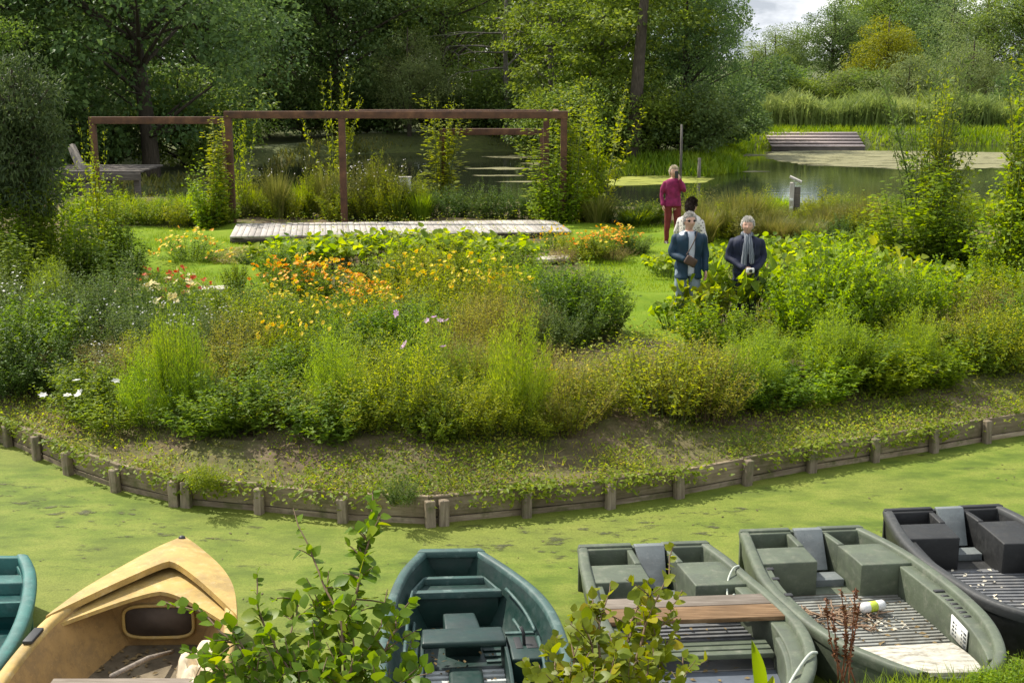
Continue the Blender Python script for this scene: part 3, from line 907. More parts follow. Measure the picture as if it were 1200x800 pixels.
# litter in punt 5
canp = b5.c + b5.at(.415, .60, .17)
can = thing('drink_can', 'white and lime drink can lying in the ribbed punt', 'can', canp, .35)
mb = MB(); mb.lathe([(.026, 0), (.034, .012), (.034, .07), (.034, .075)], 16); o = mb.obj('body', M['can'], can, True); o.rotation_euler = (0, math.pi / 2, 0); o.location = (-.08, 0, 0)
mb = MB(); mb.lathe([(.0345, 0), (.0345, .05), (.034, .055)], 16); o = mb.obj('printed_band', M['can_green'], can, True); o.rotation_euler = (0, math.pi / 2, 0); o.location = (-.03, 0, 0)
mb = MB(); mb.lathe([(.034, 0), (.034, .05), (.027, .062)], 16); o = mb.obj('top', M['can'], can, True); o.rotation_euler = (0, math.pi / 2, 0); o.location = (.024, 0, 0)
can.scale = (1.25, 1.25, 1.25)
rt = np.random.default_rng(5)
mb = MB()
for k in range(70):
    c = b5.at(rt.normal(.42, .045), rt.normal(.42, .12), .11 + abs(rt.normal(0, .02)))
    a = rt.uniform(0, 6.28); l = rt.uniform(.05, .28)
    d = np.array([math.cos(a), math.sin(a), rt.normal(0, .12)]) * l / 2
    mb.tube([c - d, c + rt.normal(0, .01, 3), c + d], [.006, .007, .003], 4)
o = mb.obj('twigs', plain_mat('dry_twigs', (.24, .16, .10), .9, .4, 20)); o.location = b5.c
props(o, 'heap of dry twigs on the ribbed floor of the sign-plate punt', 'twigs', None, 'stuff')
# leaf litter in the boats
def litter(bt, label, n, uu, vv, zz, mat, seed, size=(.012, .035)):
    r = np.random.default_rng(seed); mb = MB()
    for k in range(n):
        c = bt.at(r.uniform(*uu), r.uniform(*vv), zz + r.uniform(0, .006)); a = r.uniform(0, 6.28); l = r.uniform(*size)
        d = np.array([math.cos(a), math.sin(a), 0]) * l; e = np.array([-d[1], d[0], 0]) * .45
        mb.add([c - d, c + e, c + d, c - e + [0, 0, .008]], [[0, 1, 2], [0, 2, 3]])
    o = mb.obj('litter', mat, None, fixn=False); o.location = bt.c
    return props(o, label, 'litter', None, 'stuff')
M['litter'] = plain_mat('dead_leaf', (.17, .12, .05), .9, .5, 30)
M['litter_pale'] = plain_mat('pale_chips', (.50, .46, .36), .9, .3, 30)
litter(b5, 'dead leaves scattered on the ribbed floor of the sign-plate punt', 140, (.3, .86), (.14, .85), .1, M['litter'], 1)
litter(b5, 'pale chips beside the can in the ribbed punt', 60, (.44, .52), (.50, .72), .10, M['litter_pale'], 2, (.01, .03))
litter(b6, 'dead leaves scattered in the black punt', 90, (.3, .8), (.14, .6), .1, M['litter_pale'], 3, (.01, .03))

# rowing boat 3
b3 = Boat('rowing_boat', 'dark green rowing boat with a broad centre thwart and bow tray',
          [(493, 643), (480, 655), (468, 668), (455, 694), (447, 728), (441, 768), (439, 810), (446, 850), (470, 885), (500, 905)],
          [(563, 642), (581, 653), (600, 665), (631, 688), (650, 710), (661, 733), (670, 762), (675, 800), (672, 842), (650, 880), (622, 902)], .50, 44, .06, flare=.20)
b3.hull(M['row_green'], M['row_rim'], rim=.075, drop=.08)
b3.part('transom', M['row_green'], [((0, .016, .006, .994, -.14, .47),)], .01)
b3.part('transom_rim', M['row_rim'], [((-.004, .024, -.002, 1.002, .445, .507),)], .015)
b3.part('bow_tray', M['row_green'], [((.085, .175, .13, .87, .05, .325), dict(vb0=.10, vb1=.83))], .012)
for bl in (((.085, .100, .19, .81, .32, .375),), ((.165, .182, .095, .845, .32, .375),), ((.09, .18, .175, .20, .32, .374), dict(vb0=.10, vb1=.125)), ((.09, .18, .80, .825, .32, .374), dict(vb0=.82, vb1=.845))):
    b3.part('tray_rim', M['row_rim'], [bl], .006)
b3.part('box_seat', M['row_green'], [((.245, .33, .36, .58, .05, .30),)], .018)
b3.part('thwart', M['row_green'], [((.345, .415, .22, .70, .29, .34),)], .02)
b3.part('side_seat', M['row_green'], [((.36, .47, .05, .205, .05, .29),)], .015)
sidebox = b3.part('side_seat', M['row_green'], [((.36, .47, .715, .92, .05, .29),)], .015)
for (v0, v1) in ((.75, .79), (.81, .875)):
    b3.part('cup_hole', M['dark'], [((.372, .425, v0, v1, .286, .294),)], .004)
b3.part('seat_edge', M['row_rim'], [((.352, .362, .045, .21, .288, .305),)], .004)
b3.part('seat_edge', M['row_rim'], [((.352, .362, .712, .925, .288, .305),)], .004)
b3.part('side_wall', M['row_green'], [((.36, .72, .685, .705, .05, .30),)], .006)
b3.part('side_wall', M['row_green'], [((.36, .72, .215, .235, .05, .30),)], .006)
for k in range(14):
    u = .405 + k * .021
    b3.part('floor_slat', M['slat_white'], [((u, u + .010, .24, .38, .055, .105), dict(n=1))], .003)
    b3.part('floor_slat', M['slat_white'], [((u, u + .010, .55, .685, .055, .105), dict(n=1))], .003)
b3.part('centre_tunnel', M['row_green'], [((.42, .75, .37, .56, .05, .16),)], .03)
b3.part('floor_board', M['row_green'], [((.18, .46, .16, .84, .03, .085),)], .006)
for k in range(7):
    u = .20 + k * .026
    b3.part('floor_slat', M['row_rim'] if k > 4 else M['row_green'], [((u, u + .012, .60, .74, .085, .10), dict(n=1))], .003)
for zz, u0, u1 in ((.40, .19, .40), (.25, .26, .42), (.40, .44, .9)):
    for sgn in (0, 1):
        pts = [b3.at(u, (.135 + .03 * (zz < .3)) if sgn == 0 else (1 - .135 - .03 * (zz < .3)), zz - .10 * max(0, (u - u0))) for u in np.linspace(u0, u1, 12)]
        mb = MB(); mb.tube(pts, .013, 6); mb.obj('stringer', M['row_rim'], b3.root, True)
mb = MB(); mb.tube([b3.at(.41, .80, .29), b3.at(.40, .80, .37), b3.at(.395, .785, .41)], .012, 6); mb.obj('rowlock', M['dark'], b3.root, True)

# beige boat 2
def sh2(u): return .06 * (1 - u) ** 2
b2 = Boat('open_dinghy', 'beige open dinghy with a pointed foredeck and grey thwart plank',
          [(214.5, 637), (192, 645), (169, 656), (142, 670), (116, 684), (93, 697), (72, 712), (55, 724), (41, 737), (14, 767), (-12, 800), (-30, 840), (-25, 900)],
          [(217, 637), (230, 645), (243, 655), (254, 664), (262, 672), (270, 683), (275, 694), (278, 716), (277, 740), (270, 775), (255, 815), (232, 855), (190, 910)], .55, 54, .08, flare=.22, sheer=sh2)
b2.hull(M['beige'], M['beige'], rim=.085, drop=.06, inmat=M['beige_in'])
# foredeck (cambered) with a V-shaped after edge
def deck2(uedge_mid, uedge_side, z, dz, name, mat, v0=.0, v1=1.0, thick=.03, u_start=0.0):
    n, m_ = 16, 18
    top = []; bot = []
    for j in range(m_ + 1):
        v = v0 + (v1 - v0) * j / m_
        k = abs(v - .5) * 2
        ue = uedge_mid + (uedge_side - uedge_mid) * k ** 1.5
        for i in range(n + 1):
            u = u_start + (ue - u_start) * i / n
            zz = z + b2.sheer(u) + dz * (1 - k * k) * min(1, u / .12)
            top.append(b2.at(u, v, zz)); bot.append(b2.at(u, v, zz - thick))
    v_ = np.array(top + bot); N_ = len(top); f = []
    for j in range(m_):
        for i in range(n):
            a = j * (n + 1) + i
            f.append([a, a + 1, a + n + 2, a + n + 1]); f.append([N_ + a, N_ + a + n + 1, N_ + a + n + 2, N_ + a + 1])
        a = j * (n + 1) + n
        f.append([a, N_ + a, N_ + a + n + 1, a + n + 1])
    mb = MB(); mb.add(v_, f); o = mb.obj(name, mat, b2.root, smooth=False)
    o.data.shade_smooth() if False else None
    for p in o.data.polygons: p.use_smooth = True
    o.data.set_sharp_from_angle(angle=.6)
    return o
deck2(.20, .44, .556, .055, 'foredeck', M['beige'], -.0, 1.0, .05)
deck2(.297, .47, .49, .02, 'foredeck_ledge', M['beige'], .04, .96, .03, .02)
# bulkhead under the deck with a rounded dark opening
ub = .285
mb = MB(); mb.hexa([b2.at(ub, .03, .06), b2.at(ub, .97, .06), b2.at(ub - .012, .97, .06), b2.at(ub - .012, .03, .06)], [b2.at(ub, .03, .50), b2.at(ub, .97, .50), b2.at(ub - .012, .97, .50), b2.at(ub - .012, .03, .50)])
mb.obj('bulkhead', M['beige_in'], b2.root, bevel=.006)
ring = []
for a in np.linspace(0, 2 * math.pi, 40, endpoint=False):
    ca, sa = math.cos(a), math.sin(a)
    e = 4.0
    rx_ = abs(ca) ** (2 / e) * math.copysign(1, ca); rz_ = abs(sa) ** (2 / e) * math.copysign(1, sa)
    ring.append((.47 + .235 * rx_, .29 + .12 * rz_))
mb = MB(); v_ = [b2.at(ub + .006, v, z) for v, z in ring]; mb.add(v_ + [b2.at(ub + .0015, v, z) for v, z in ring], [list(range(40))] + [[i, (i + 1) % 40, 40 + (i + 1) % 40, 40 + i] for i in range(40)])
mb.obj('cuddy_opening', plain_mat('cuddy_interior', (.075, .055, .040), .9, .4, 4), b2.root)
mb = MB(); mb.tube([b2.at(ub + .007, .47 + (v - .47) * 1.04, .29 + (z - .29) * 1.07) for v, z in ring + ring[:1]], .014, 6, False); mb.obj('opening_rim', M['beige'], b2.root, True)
mb = MB(); mb.lathe([(.028, 0), (.028, .012), (.02, .016)], 14); o = mb.obj('deck_eye', M['dark'], b2.root, True); o.location = b2.at(.25, .50, .514)
mb = MB(); mb.lathe([(.03, 0), (.026, .02), (.012, .03)], 12); o = mb.obj('bow_fitting', M['dark'], b2.root, True); o.location = b2.at(.022, .5, .615)
mb = MB(); b2.block(mb, .50, .56, .014, .06, .565, .59); mb.obj('rowlock', M['dark'], b2.root, bevel=.006)
b2.part('floor_silt', M['silt'], [((.29, .98, .10, .90, .06, .10),)], .004)
b2.part('side_bench', M['beige'], [((.56, .95, .09, .30, .08, .27), dict(v0=.09) if False else {})], .02)
th = b2.part('thwart', M['plank_grey'], [((.585, .625, .17, .86, .33, .365), dict(n=1))], .006)
b2.part('thwart_support', M['beige_in'], [((.60, .615, .22, .82, .08, .33), dict(n=1))], .004)
padd = thing('paddle', 'weathered wooden paddle lying in the beige dinghy', 'paddle', b2.c + b2.at(.44, .52, .2))
off = b2.at(.44, .52, .2)
mb = MB(); mb.tube(np.array([b2.at(.575, .43, .36), b2.at(.45, .53, .27), b2.at(.36, .60, .16)]) - off, [.018, .018, .016], 8); mb.obj('shaft', M['plank_grey'], padd, True)
mb = MB(); mb.hexa(np.array([b2.at(.58, .46, .13), b2.at(.58, .52, .13), b2.at(.48, .60, .11), b2.at(.48, .57, .11)]) - off, np.array([b2.at(.58, .46, .16), b2.at(.58, .52, .16), b2.at(.48, .60, .14), b2.at(.48, .57, .14)]) - off); mb.obj('blade', M['beige'], padd, bevel=.008)
# crumpled pale cloth at the right side of the dinghy
def cloth():
    r = np.random.default_rng(9); n = 22; v = []; f = []
    for i in range(n + 1):
        for j in range(n + 1):
            a, b_ = i / n, j / n
            p = b2.at(.45 + .17 * a, .70 + .26 * b_, .20 + .28 * b_ + .05 * math.sin(9 * a + 5 * b_) + .045 * math.sin(13 * b_ - 6 * a + 1) + .02 * math.sin(27 * a + 20 * b_))
            v.append(p)
    for i in range(n):
        for j in range(n): f.append([i * (n + 1) + j, i * (n + 1) + j + 1, (i + 2 - 1) * (n + 1) + j + 1, (i + 1) * (n + 1) + j])
    off = b2.at(.53, .8, .2)
    me = mesh('crumpled_sheet', np.array(v) - off, f, plain_mat('cream_sheet', (.62, .52, .36), .8, .25, 6, (.30, .24, .15), .5), None, True)
    o = link('crumpled_sheet', me, None, b2.c + off)
    md = o.modifiers.new('s', 'SOLIDIFY'); md.thickness = .012
    props(o, 'crumpled cream sheet lying in the beige dinghy under the leaves', 'sheet')
cloth()
litter(b2, 'dead leaves on the floor of the beige dinghy', 160, (.3, .6), (.18, .85), .105, M['litter'], 6)

litter(b3, 'dead leaves on the floor and seats of the dark green rowing boat', 120, (.2, .7), (.25, .75), .11, M['litter'], 8, (.01, .03))
litter(b4, 'dead leaves on the floor of the benched punt', 70, (.3, .9), (.2, .8), .115, M['litter'], 9)

# teal boat 1 at the left edge
b1 = Boat('small_boat', 'teal green boat cut off by the left edge', 
          [(-105, 648), (-128, 668), (-142, 700), (-146, 740), (-135, 785), (-110, 830)],
          [(33, 649), (40, 660), (43, 676), (41, 700), (33, 728), (18, 757), (-4, 787), (-40, 825)], .45, 34, .07, flare=.12)
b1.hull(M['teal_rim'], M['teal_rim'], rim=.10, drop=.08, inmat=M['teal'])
b1.part('transom', M['teal_rim'], [((0, .025, .004, .996, -.14, .44),)], .012)
b1.part('stern_deck', M['teal_rim'], [((.10, .17, .07, .93, .05, .37),)], .015)
b1.part('stern_well', M['teal'], [((.03, .10, .07, .93, .05, .16),)], .01)
b1.part('corner_locker', M['teal_rim'], [((.03, .26, .88, .955, .05, .38), dict(vb0=.93))], .012)
b1.part('seat_edge', M['teal_rim'], [((.245, .258, .07, .95, .18, .30),)], .006)
b1.part('seat', M['teal'], [((.17, .245, .07, .95, .06, .28),)], .01)
b1.part('floor_board', M['teal'], [((.27, .95, .10, .92, .05, .09),)], .004)
mb = MB(); mb.tube([b1.at(.05, .84, .17), b1.at(.05, .86, .30), b1.at(.07, .90, .33), b1.at(.075, .93, .2)], .022, 8); mb.obj('mooring_ring', M['dark'], b1.root, True)

# ================================================================== GARDEN STRUCTURES
def board_row(root, p00, p10, p01, p11, n, thick, mat, name='plank', gap=.012, seed=0, c0=None, skip=()):
    """n planks side by side between the edges p00-p10 (near) and p01-p11 (far); each runs near -> far"""
    r = random.Random(seed)
    p00, p10, p01, p11 = [np.asarray(q, float) for q in (p00, p10, p01, p11)]
    for i in range(n):
        if i in skip: continue
        a, b_ = i / n, (i + 1) / n
        q = [p00 + (p10 - p00) * a, p00 + (p10 - p00) * b_, p01 + (p11 - p01) * b_, p01 + (p11 - p01) * a]
        c = sum(q) / 4
        e = q[1] - q[0]; e = e / np.linalg.norm(e) * gap / 2
        q = [q[0] + e, q[1] - e, q[2] - e, q[3] + e]
        j = np.array([0, 0, r.uniform(-.004, .004)])
        ext = (q[3] - q[0]) / np.linalg.norm(q[3] - q[0]) * r.uniform(-.012, .012)
        q = [q[0] + ext, q[1] + ext, q[2], q[3]]
        mb = MB(); mb.hexa([x - c - [0, 0, thick] + j for x in q], [x - c + j for x in q])
        o = mb.obj(name, mat, root, bevel=.004, seg=1)
        o.location = c - np.array(root.location)

ZP = .68
pl_root = thing('wooden_platform', 'pale weathered wooden platform under the rust coloured pergola', 'platform', P(460, 268, .5))
fl, fr, bl, br = P(269, 277, ZP), P(671, 271, ZP), P(277, 262, ZP), P(650, 257.5, ZP)
board_row(pl_root, fl, fr, bl, br, 58, .035, M['deck_wood'], seed=1, gap=.007)
mb = MB()
for t in (.04, .35, .65, .96):
    a = fl + (bl - fl) * t; b_ = fr + (br - fr) * t
    dn = np.array([0, 0, -.036]); dz = np.array([0, 0, -.12]); e = np.array([0, .05, 0])
    mb.hexa([a + dn + dz, b_ + dn + dz, b_ + dn + dz + e, a + dn + dz + e], [a + dn, b_ + dn, b_ + dn + e, a + dn + e])
mb.v = [v - np.array(pl_root.location) for v in mb.v]
mb.obj('joists', M['jetty'], pl_root)

def slab(pix, z, label, mat=None, thick=.07, name='stone_slab', cat='stone slab'):
    q = [P(x, y, z) for x, y in pix]; c = sum(q) / 4; c0 = c - np.array([0, 0, thick])
    mb = MB(); mb.hexa([x - c0 - [0, 0, thick] for x in q], [x - c0 for x in q])
    o = mb.obj(name, mat or M['stone'], None, bevel=.015); o.location = c0
    return props(o, label, cat)
slab([(621, 305), (669, 302), (667, 298), (623, 301)], .60, 'pale stone slab between the squash leaves and the right lawn')
slab([(436, 312), (476, 312), (473, 307), (440, 307)], .60, 'pale stone slab among leaves in the middle of the garden')
slab([(231, 339), (272, 338), (270, 334), (233, 335)], .60, 'white stone edging beside the red and yellow flowers')

def beam(root, a, b_, w_, h_, name='beam', mat=None):
    a, b_ = np.asarray(a, float), np.asarray(b_, float); d = b_ - a; L = np.linalg.norm(d)
    mb = MB(); mb.box((0, 0, 0), (L, w_, h_)); o = mb.obj(name, mat or M['rust'], root, bevel=.006)
    o.location = (a + b_) / 2 - np.array(root.location); o.rotation_euler = (0, 0, math.atan2(d[1], d[0])); return o
def upright(root, p, z1, w_=.15, name='post', mat=None):
    z0 = gz(p[0], p[1]) - .1
    mb = MB(); mb.box((0, 0, 0), (w_, w_, z1 - z0)); o = mb.obj(name, mat or M['rust'], root, bevel=.006)
    o.location = np.array([p[0], p[1], (z0 + z1) / 2]) - np.array(root.location); return o
# main pergola
DA = G(265, 263)[1]
tz = PD(265, 130, DA)[2]
ga, gb_ = PD(267, 130, DA), PD(661, 130, DA); gm = PD(404, 130, DA + .9)
perg = thing('pergola', 'large rust coloured steel pergola over the wooden platform', 'pergola', (ga[0], DA, gz(ga[0], DA)))
beam(perg, (ga[0] - .09, DA, tz - .10), (gb_[0] + .09, DA, tz - .085), .16, .17)
beam(perg, (gm[0] - .1, DA + 2.6, tz - .16), (gb_[0] - .35, DA + 2.6, tz - .16), .18, .18)
for xx in (gb_[0] - .1,):
    beam(perg, (xx, DA + .095, tz - .13), (xx * .97, DA + 2.5, tz - .13), .12, .16, 'cross_beam')
upright(perg, (ga[0], DA), tz - .171); upright(perg, (gb_[0], DA), tz - .171); upright(perg, (XD(404, DA), DA), tz - .171)
upright(perg, (gb_[0] - .35, DA + 2.6), tz - .251)
DB = DA + 2.9
a, b_ = PD(108, 137, DB), PD(262, 137, DB)
p2 = thing('pergola', 'rust coloured steel beam and post standing left of the main pergola', 'pergola', (a[0], DB, gz(a[0], DB)))
beam(p2, (a[0] - .08, DB, a[2] - .09), (b_[0] + .1, DB, a[2] - .09), .17, .18)
upright(p2, (a[0], DB), a[2] - .181); upright(p2, (b_[0] + .02, DB), a[2] - .181)
DC = DA + 4.6
a, b_ = PD(519, 151, DC), PD(636, 151, DC)
p3 = thing('pergola', 'low rust coloured steel frame seen behind the main pergola', 'pergola', (a[0], DC, gz(a[0], DC)))
beam(p3, (a[0] - .08, DC, a[2] - .08), (b_[0] + .08, DC, a[2] - .08), .17, .17)
upright(p3, (a[0], DC), a[2] - .166); upright(p3, (b_[0], DC), a[2] - .166)

# small pale box on a stake behind the platform
p = G(483, 243); p = np.array([p[0], DA + 1.6, .5])
bx = thing('white_box', 'small white box on a stake among the weeds behind the platform', 'box', p)
zt = PD(483, 208, p[1])[2] - p[2]
mb = MB(); mb.box((0, 0, zt - .17), (.27, .2, .32)); mb.obj('box', M['plate'], bx, bevel=.012)
mb = MB(); mb.box((0, 0, zt + .005), (.31, .24, .028)); mb.obj('lid', M['white_wood'], bx, bevel=.006)
mb = MB(); mb.box((0, .02, (zt - .33) / 2 - .05), (.05, .05, zt - .24)); mb.obj('stake', M['white_wood'], bx)

# pale notice post with slanted top at the water
Dn = 31.6
pn = np.array([XD(930, Dn), Dn, gz(XD(930, Dn), Dn)])
npost = thing('info_post', 'pale wooden post with slanting cap by the pond', 'post', pn, -.25)
zt = PD(930, 204, Dn)[2] - pn[2]
mb = MB(); mb.box((-.075, 0, (zt - .12) / 2 - .1), (.11, .20, zt - .1)); mb.obj('post', M['white_wood'], npost, bevel=.008)
mb = MB(); mb.box((.055, .02, (zt - .22) / 2 - .1), (.145, .12, zt - .22)); mb.obj('board', M['jetty'], npost, bevel=.008)
mb = MB(); mb.box((.0, 0, zt - .13), (.32, .26, .05), 0, 1, 0, .42); mb.obj('cap', M['white_wood'], npost, bevel=.006)
mb = MB()
for k in range(4): mb.box((-.075, -.108, zt - .62 - k * .2), (.085, .02, .06))
mb.obj('bracket', M['plate'], npost, bevel=.004)
# thin grey post in the water behind the woman
Dp = 47.0
tp = np.array([XD(797, Dp, 0), Dp, 0.0])
mb = MB(); zt = PD(797, 146, Dp)[2]; mb.tube([(0, 0, -.6), (.01, 0, zt * .5), (0, 0, zt)], [.05, .045, .04], 8)
o = mb.obj('mooring_post', M['bark_grey'], None, True); o.location = tp
props(o, 'thin grey post standing in the pond behind the woman in magenta', 'post')
mb = MB(); mb.tube([(0, 0, -.5), (0, 0, .75)], [.07, .06], 8); o = mb.obj('mooring_post', M['bark_grey'], None, True); o.location = (XD(819, 49, 0), 49, 0)
props(o, 'short grey stump standing in the pond', 'post')

# far deck: four broad timber steps
fd = thing('far_deck', 'broad stepped timber deck on the far bank of the pond', 'deck', (XD(958, 64.5), 64.5, 0))
base = np.array(fd.location)
steps = 5
pf, pb = [PD(905, 171.5, 64.0), PD(1014, 171.5, 64.0)], [PD(895, 153, 69.5), PD(1003, 153, 69.5)]
for k in range(steps):
    t0, t1 = k / steps, (k + 1) / steps
    A_ = pf[0] + (pb[0] - pf[0]) * t0; B_ = pf[1] + (pb[1] - pf[1]) * t0
    C_ = pf[1] + (pb[1] - pf[1]) * t1; D_ = pf[0] + (pb[0] - pf[0]) * t1
    zz = A_[2] + .02
    for q in (A_, B_, C_, D_): q[2] = zz
    for j in range(4):
        a0, a1 = j / 4 + .006, (j + 1) / 4 - .006
        q = [A_ + (D_ - A_) * a0, B_ + (C_ - B_) * a0, B_ + (C_ - B_) * a1, A_ + (D_ - A_) * a1]
        mb = MB(); mb.hexa([x - base - [0, 0, .05] for x in q], [x - base for x in q]); mb.obj('plank', M['far_deck'], fd)
    rz0 = A_[2] - .051
    e = np.array([0, .05, 0]); q = [A_ + e, B_ + e, B_ + 2 * e, A_ + 2 * e]
    lo = -.2 if k == 0 else pf[0][2] + (pb[0][2] - pf[0][2]) * (k - 1) / steps - .04
    mb = MB(); mb.hexa([np.array([x[0], x[1], lo]) - base for x in q], [np.array([x[0], x[1], rz0]) - base for x in q]); mb.obj('riser', M['jetty'], fd)

# old landing stage at the left under the trees
Dj = 37.6
jt = thing('landing_stage', 'old grey landing stage in the shade beyond the left garden edge', 'landing stage', (XD(125, Dj), Dj, 0))
jb = np.array(jt.location)
zj = PD(125, 199, Dj)[2]
x0, x1 = XD(62, Dj), XD(176, Dj)
for k in range(7):
    y0 = Dj - .6 + k * .34
    mb = MB(); mb.box((0, 0, 0), (x1 - x0, .31, .05)); o = mb.obj('plank', M['jetty'], jt, bevel=.006); o.location = np.array([(x0 + x1) / 2, y0, zj + .01 * (k % 2)]) - jb
for k, xx in enumerate(np.linspace(x0 + .2, x1 - .2, 4)):
    mb = MB(); mb.box((0, 0, 0), (.16, .16, zj + .55)); o = mb.obj('post', M['jetty'], jt, bevel=.01); o.location = np.array([xx, Dj - .5, (zj - .6) / 2 - .03]) - jb
mb = MB(); mb.box((0, 0, 0), (x1 - x0, .08, .2)); o = mb.obj('edge_beam', M['jetty'], jt, bevel=.008); o.location = np.array([(x0 + x1) / 2, Dj - .66 - .16, zj - .13]) - jb
a, b_ = PD(84, 172, Dj + .4), PD(108, 232, Dj - .8)
mb = MB(); mb.tube([a - a, (b_ - a) * .5 + [0.03, 0, 0], b_ - a], [.13, .14, .15], 8); o = mb.obj('leaning_post', M['bark_grey'], None, True); o.location = a
props(o, 'thick grey leaning post beside the old landing stage', 'post')

# ================================================================== FOLIAGE TOOLS
class Leaves:
    def __init__(s): s.V = []; s.F = []; s.T = []; s.n = 0
    def add(s, pos, axis, nrm, L, W, tint, shape='d', fold=.18, bend=.0):
        pos = np.asarray(pos, float).reshape(-1, 3); n = len(pos)
        axis = nz(np.asarray(axis, float).reshape(-1, 3)); nrm = np.asarray(nrm, float).reshape(-1, 3)
        side = nz(np.cross(axis, nrm)); nrm = np.cross(side, axis)
        L = np.broadcast_to(L, n)[:, None]; W = np.broadcast_to(W, n)[:, None]
        if shape == 'd':
            v = [pos, pos + axis * L * .45 + side * W * .5 + nrm * W * fold, pos + axis * L - nrm * L * bend, pos + axis * L * .45 - side * W * .5 + nrm * W * fold]
            f = np.array([[0, 1, 2], [0, 2, 3]])
        elif shape == 'b':
            v = [pos + side * W * .5, pos - side * W * .5, pos + axis * L - nrm * L * bend]
            f = np.array([[0, 1, 2]])
        elif shape == 'g':        # bent blade
            m_ = pos + axis * L * .55
            v = [pos + side * W * .5, pos - side * W * .5, m_ - side * W * .38, m_ + side * W * .38, pos + axis * L * .95 - nrm * L * bend]
            f = np.array([[0, 1, 2], [0, 2, 3], [3, 2, 4]])
        elif shape == 'r':        # round lobed leaf
            v = [pos]; k = 7
            for i in range(k):
                a = -2.5 + 5.0 * i / (k - 1)
                rr = (1.0 if i % 2 else .82)
                v.append(pos + axis * L * (.42 + .55 * rr * math.cos(a)) + side * W * .55 * rr * math.sin(a) + nrm * W * fold * (abs(math.sin(a)) - .3) * (1 if i % 2 else .6))
            f = np.array([[0, i, i + 1] for i in range(1, k)])
        v = np.stack(v, 1); k = v.shape[1]
        s.F.append((f[None] + (np.arange(n) * k)[:, None, None]).reshape(-1, 3) + s.n)
        s.V.append(v.reshape(-1, 3)); s.n += n * k
        s.T.append(np.repeat(np.broadcast_to(tint, n), k))
        return s
    def mesh(s, name, mat):
        return mesh(name, np.vstack(s.V), np.vstack(s.F), mat, np.clip(np.concatenate(s.T), 0, 1))

def tubes(polys, radii, sides=3):
    V = []; F = []; n = 0
    a = np.linspace(0, 2 * np.pi, sides, endpoint=False); ca, sa = np.cos(a), np.sin(a)
    for pts, r in zip(polys, radii):
        pts = np.asarray(pts, float); k = len(pts); r = np.broadcast_to(r, k)
        d = nz(np.gradient(pts, axis=0))
        ref = np.where(np.abs(d[:, 2:3]) > .92, np.array([[1.0, 0, 0]]), np.array([[0, 0, 1.0]]))
        sd = nz(np.cross(d, ref)); u2 = np.cross(sd, d)
        ring = (ca[None, :, None] * sd[:, None] + sa[None, :, None] * u2[:, None]) * r[:, None, None] + pts[:, None]
        V.append(ring.reshape(-1, 3))
        i = np.arange(k - 1)[:, None]; j = np.arange(sides)[None]
        F.append(np.stack([i * sides + j, i * sides + (j + 1) % sides, (i + 1) * sides + (j + 1) % sides, (i + 1) * sides + j], -1).reshape(-1, 4) + n)
        n += k * sides
    return np.vstack(V), np.vstack(F)

def rdir(rng, n):
    return nz(rng.normal(size=(n, 3)))

def stem_plant(seed, n=50, h=1.0, r0=.15, spread=.5, per=40, L=.06, W=.03, t0=.15, droop=.0, shape='d', up=.3, tint=.5, tvar=.25, dome=.45, jit=.02, stems=True, tipshrink=.5, bend=.1, sr=.004, flat=.9, top_bias=1.0):
    """a clump of stems spreading from the ground with leaves along them"""
    rng = np.random.default_rng(seed)
    az = rng.uniform(0, 2 * np.pi, n); rr = np.sqrt(rng.uniform(0, 1, n))
    out = np.stack([np.cos(az), np.sin(az), np.zeros(n)], 1)
    H = h * (1 - dome * rr ** 2) * rng.uniform(.72, 1.05, n)
    base = out * (r0 * rr)[:, None]
    def at(i, t):
        t = t[..., None]
        return base[i] + out[i] * (spread * rr[i])[..., None] * t ** 1.35 + np.array([0, 0, 1.0]) * (H[i])[..., None] * (t - droop * t ** 3)
    idx = np.repeat(np.arange(n), per)
    t = t0 + (1 - t0) * rng.uniform(0, 1, n * per) ** (1 / top_bias)
    pos = at(idx, t) + rng.normal(0, jit, (n * per, 3))
    ra = rng.uniform(0, 2 * np.pi, n * per)
    ax = np.stack([np.cos(ra), np.sin(ra), rng.normal(up, .35, n * per)], 1) + out[idx] * .35
    nr = np.array([0, 0, flat]) + rng.normal(0, .45, (n * per, 3))
    sz = rng.uniform(.65, 1.15, n * per) * (1 - tipshrink * t ** 3)
    st = rng.normal(0, tvar * .5, n)
    tn = tint + st[idx] + rng.normal(0, tvar * .6, n * per)
    lf = Leaves(); lf.add(pos, ax, nr, L * sz, W * sz, tn, shape, bend=bend)
    tips = at(np.arange(n), np.ones(n))
    sm = None
    if stems:
        tt = np.linspace(0, 1, 5)
        polys = [at(np.full(5, i), tt) for i in range(n)]
        sm = tubes(polys, [np.array([1, .9, .75, .55, .3]) * sr] * n, 3)
    return lf, sm, tips, rng

def flowers(pos, rng, size, mat, name='flowers', petals=6, tint=.5, dirn=None):
    lf = Leaves()
    n = len(pos)
    c = nz(np.array([0, -.35, .9]) + rng.normal(0, .45, (n, 3))) if dirn is None else dirn
    a0 = nz(np.cross(c, rdir(rng, n))); b0 = np.cross(c, a0)
    ph = rng.uniform(0, 6.28, n)
    for k in range(petals):
        a = ph + 2 * np.pi * k / petals
        ax = a0 * np.cos(a)[:, None] + b0 * np.sin(a)[:, None] + c * .25
        lf.add(pos, ax, c, size * rng.uniform(.4, .6, n), size * .36, np.clip(rng.normal(tint, .2, n), 0, 1), 'd', .1)
    return lf.mesh(name, mat)

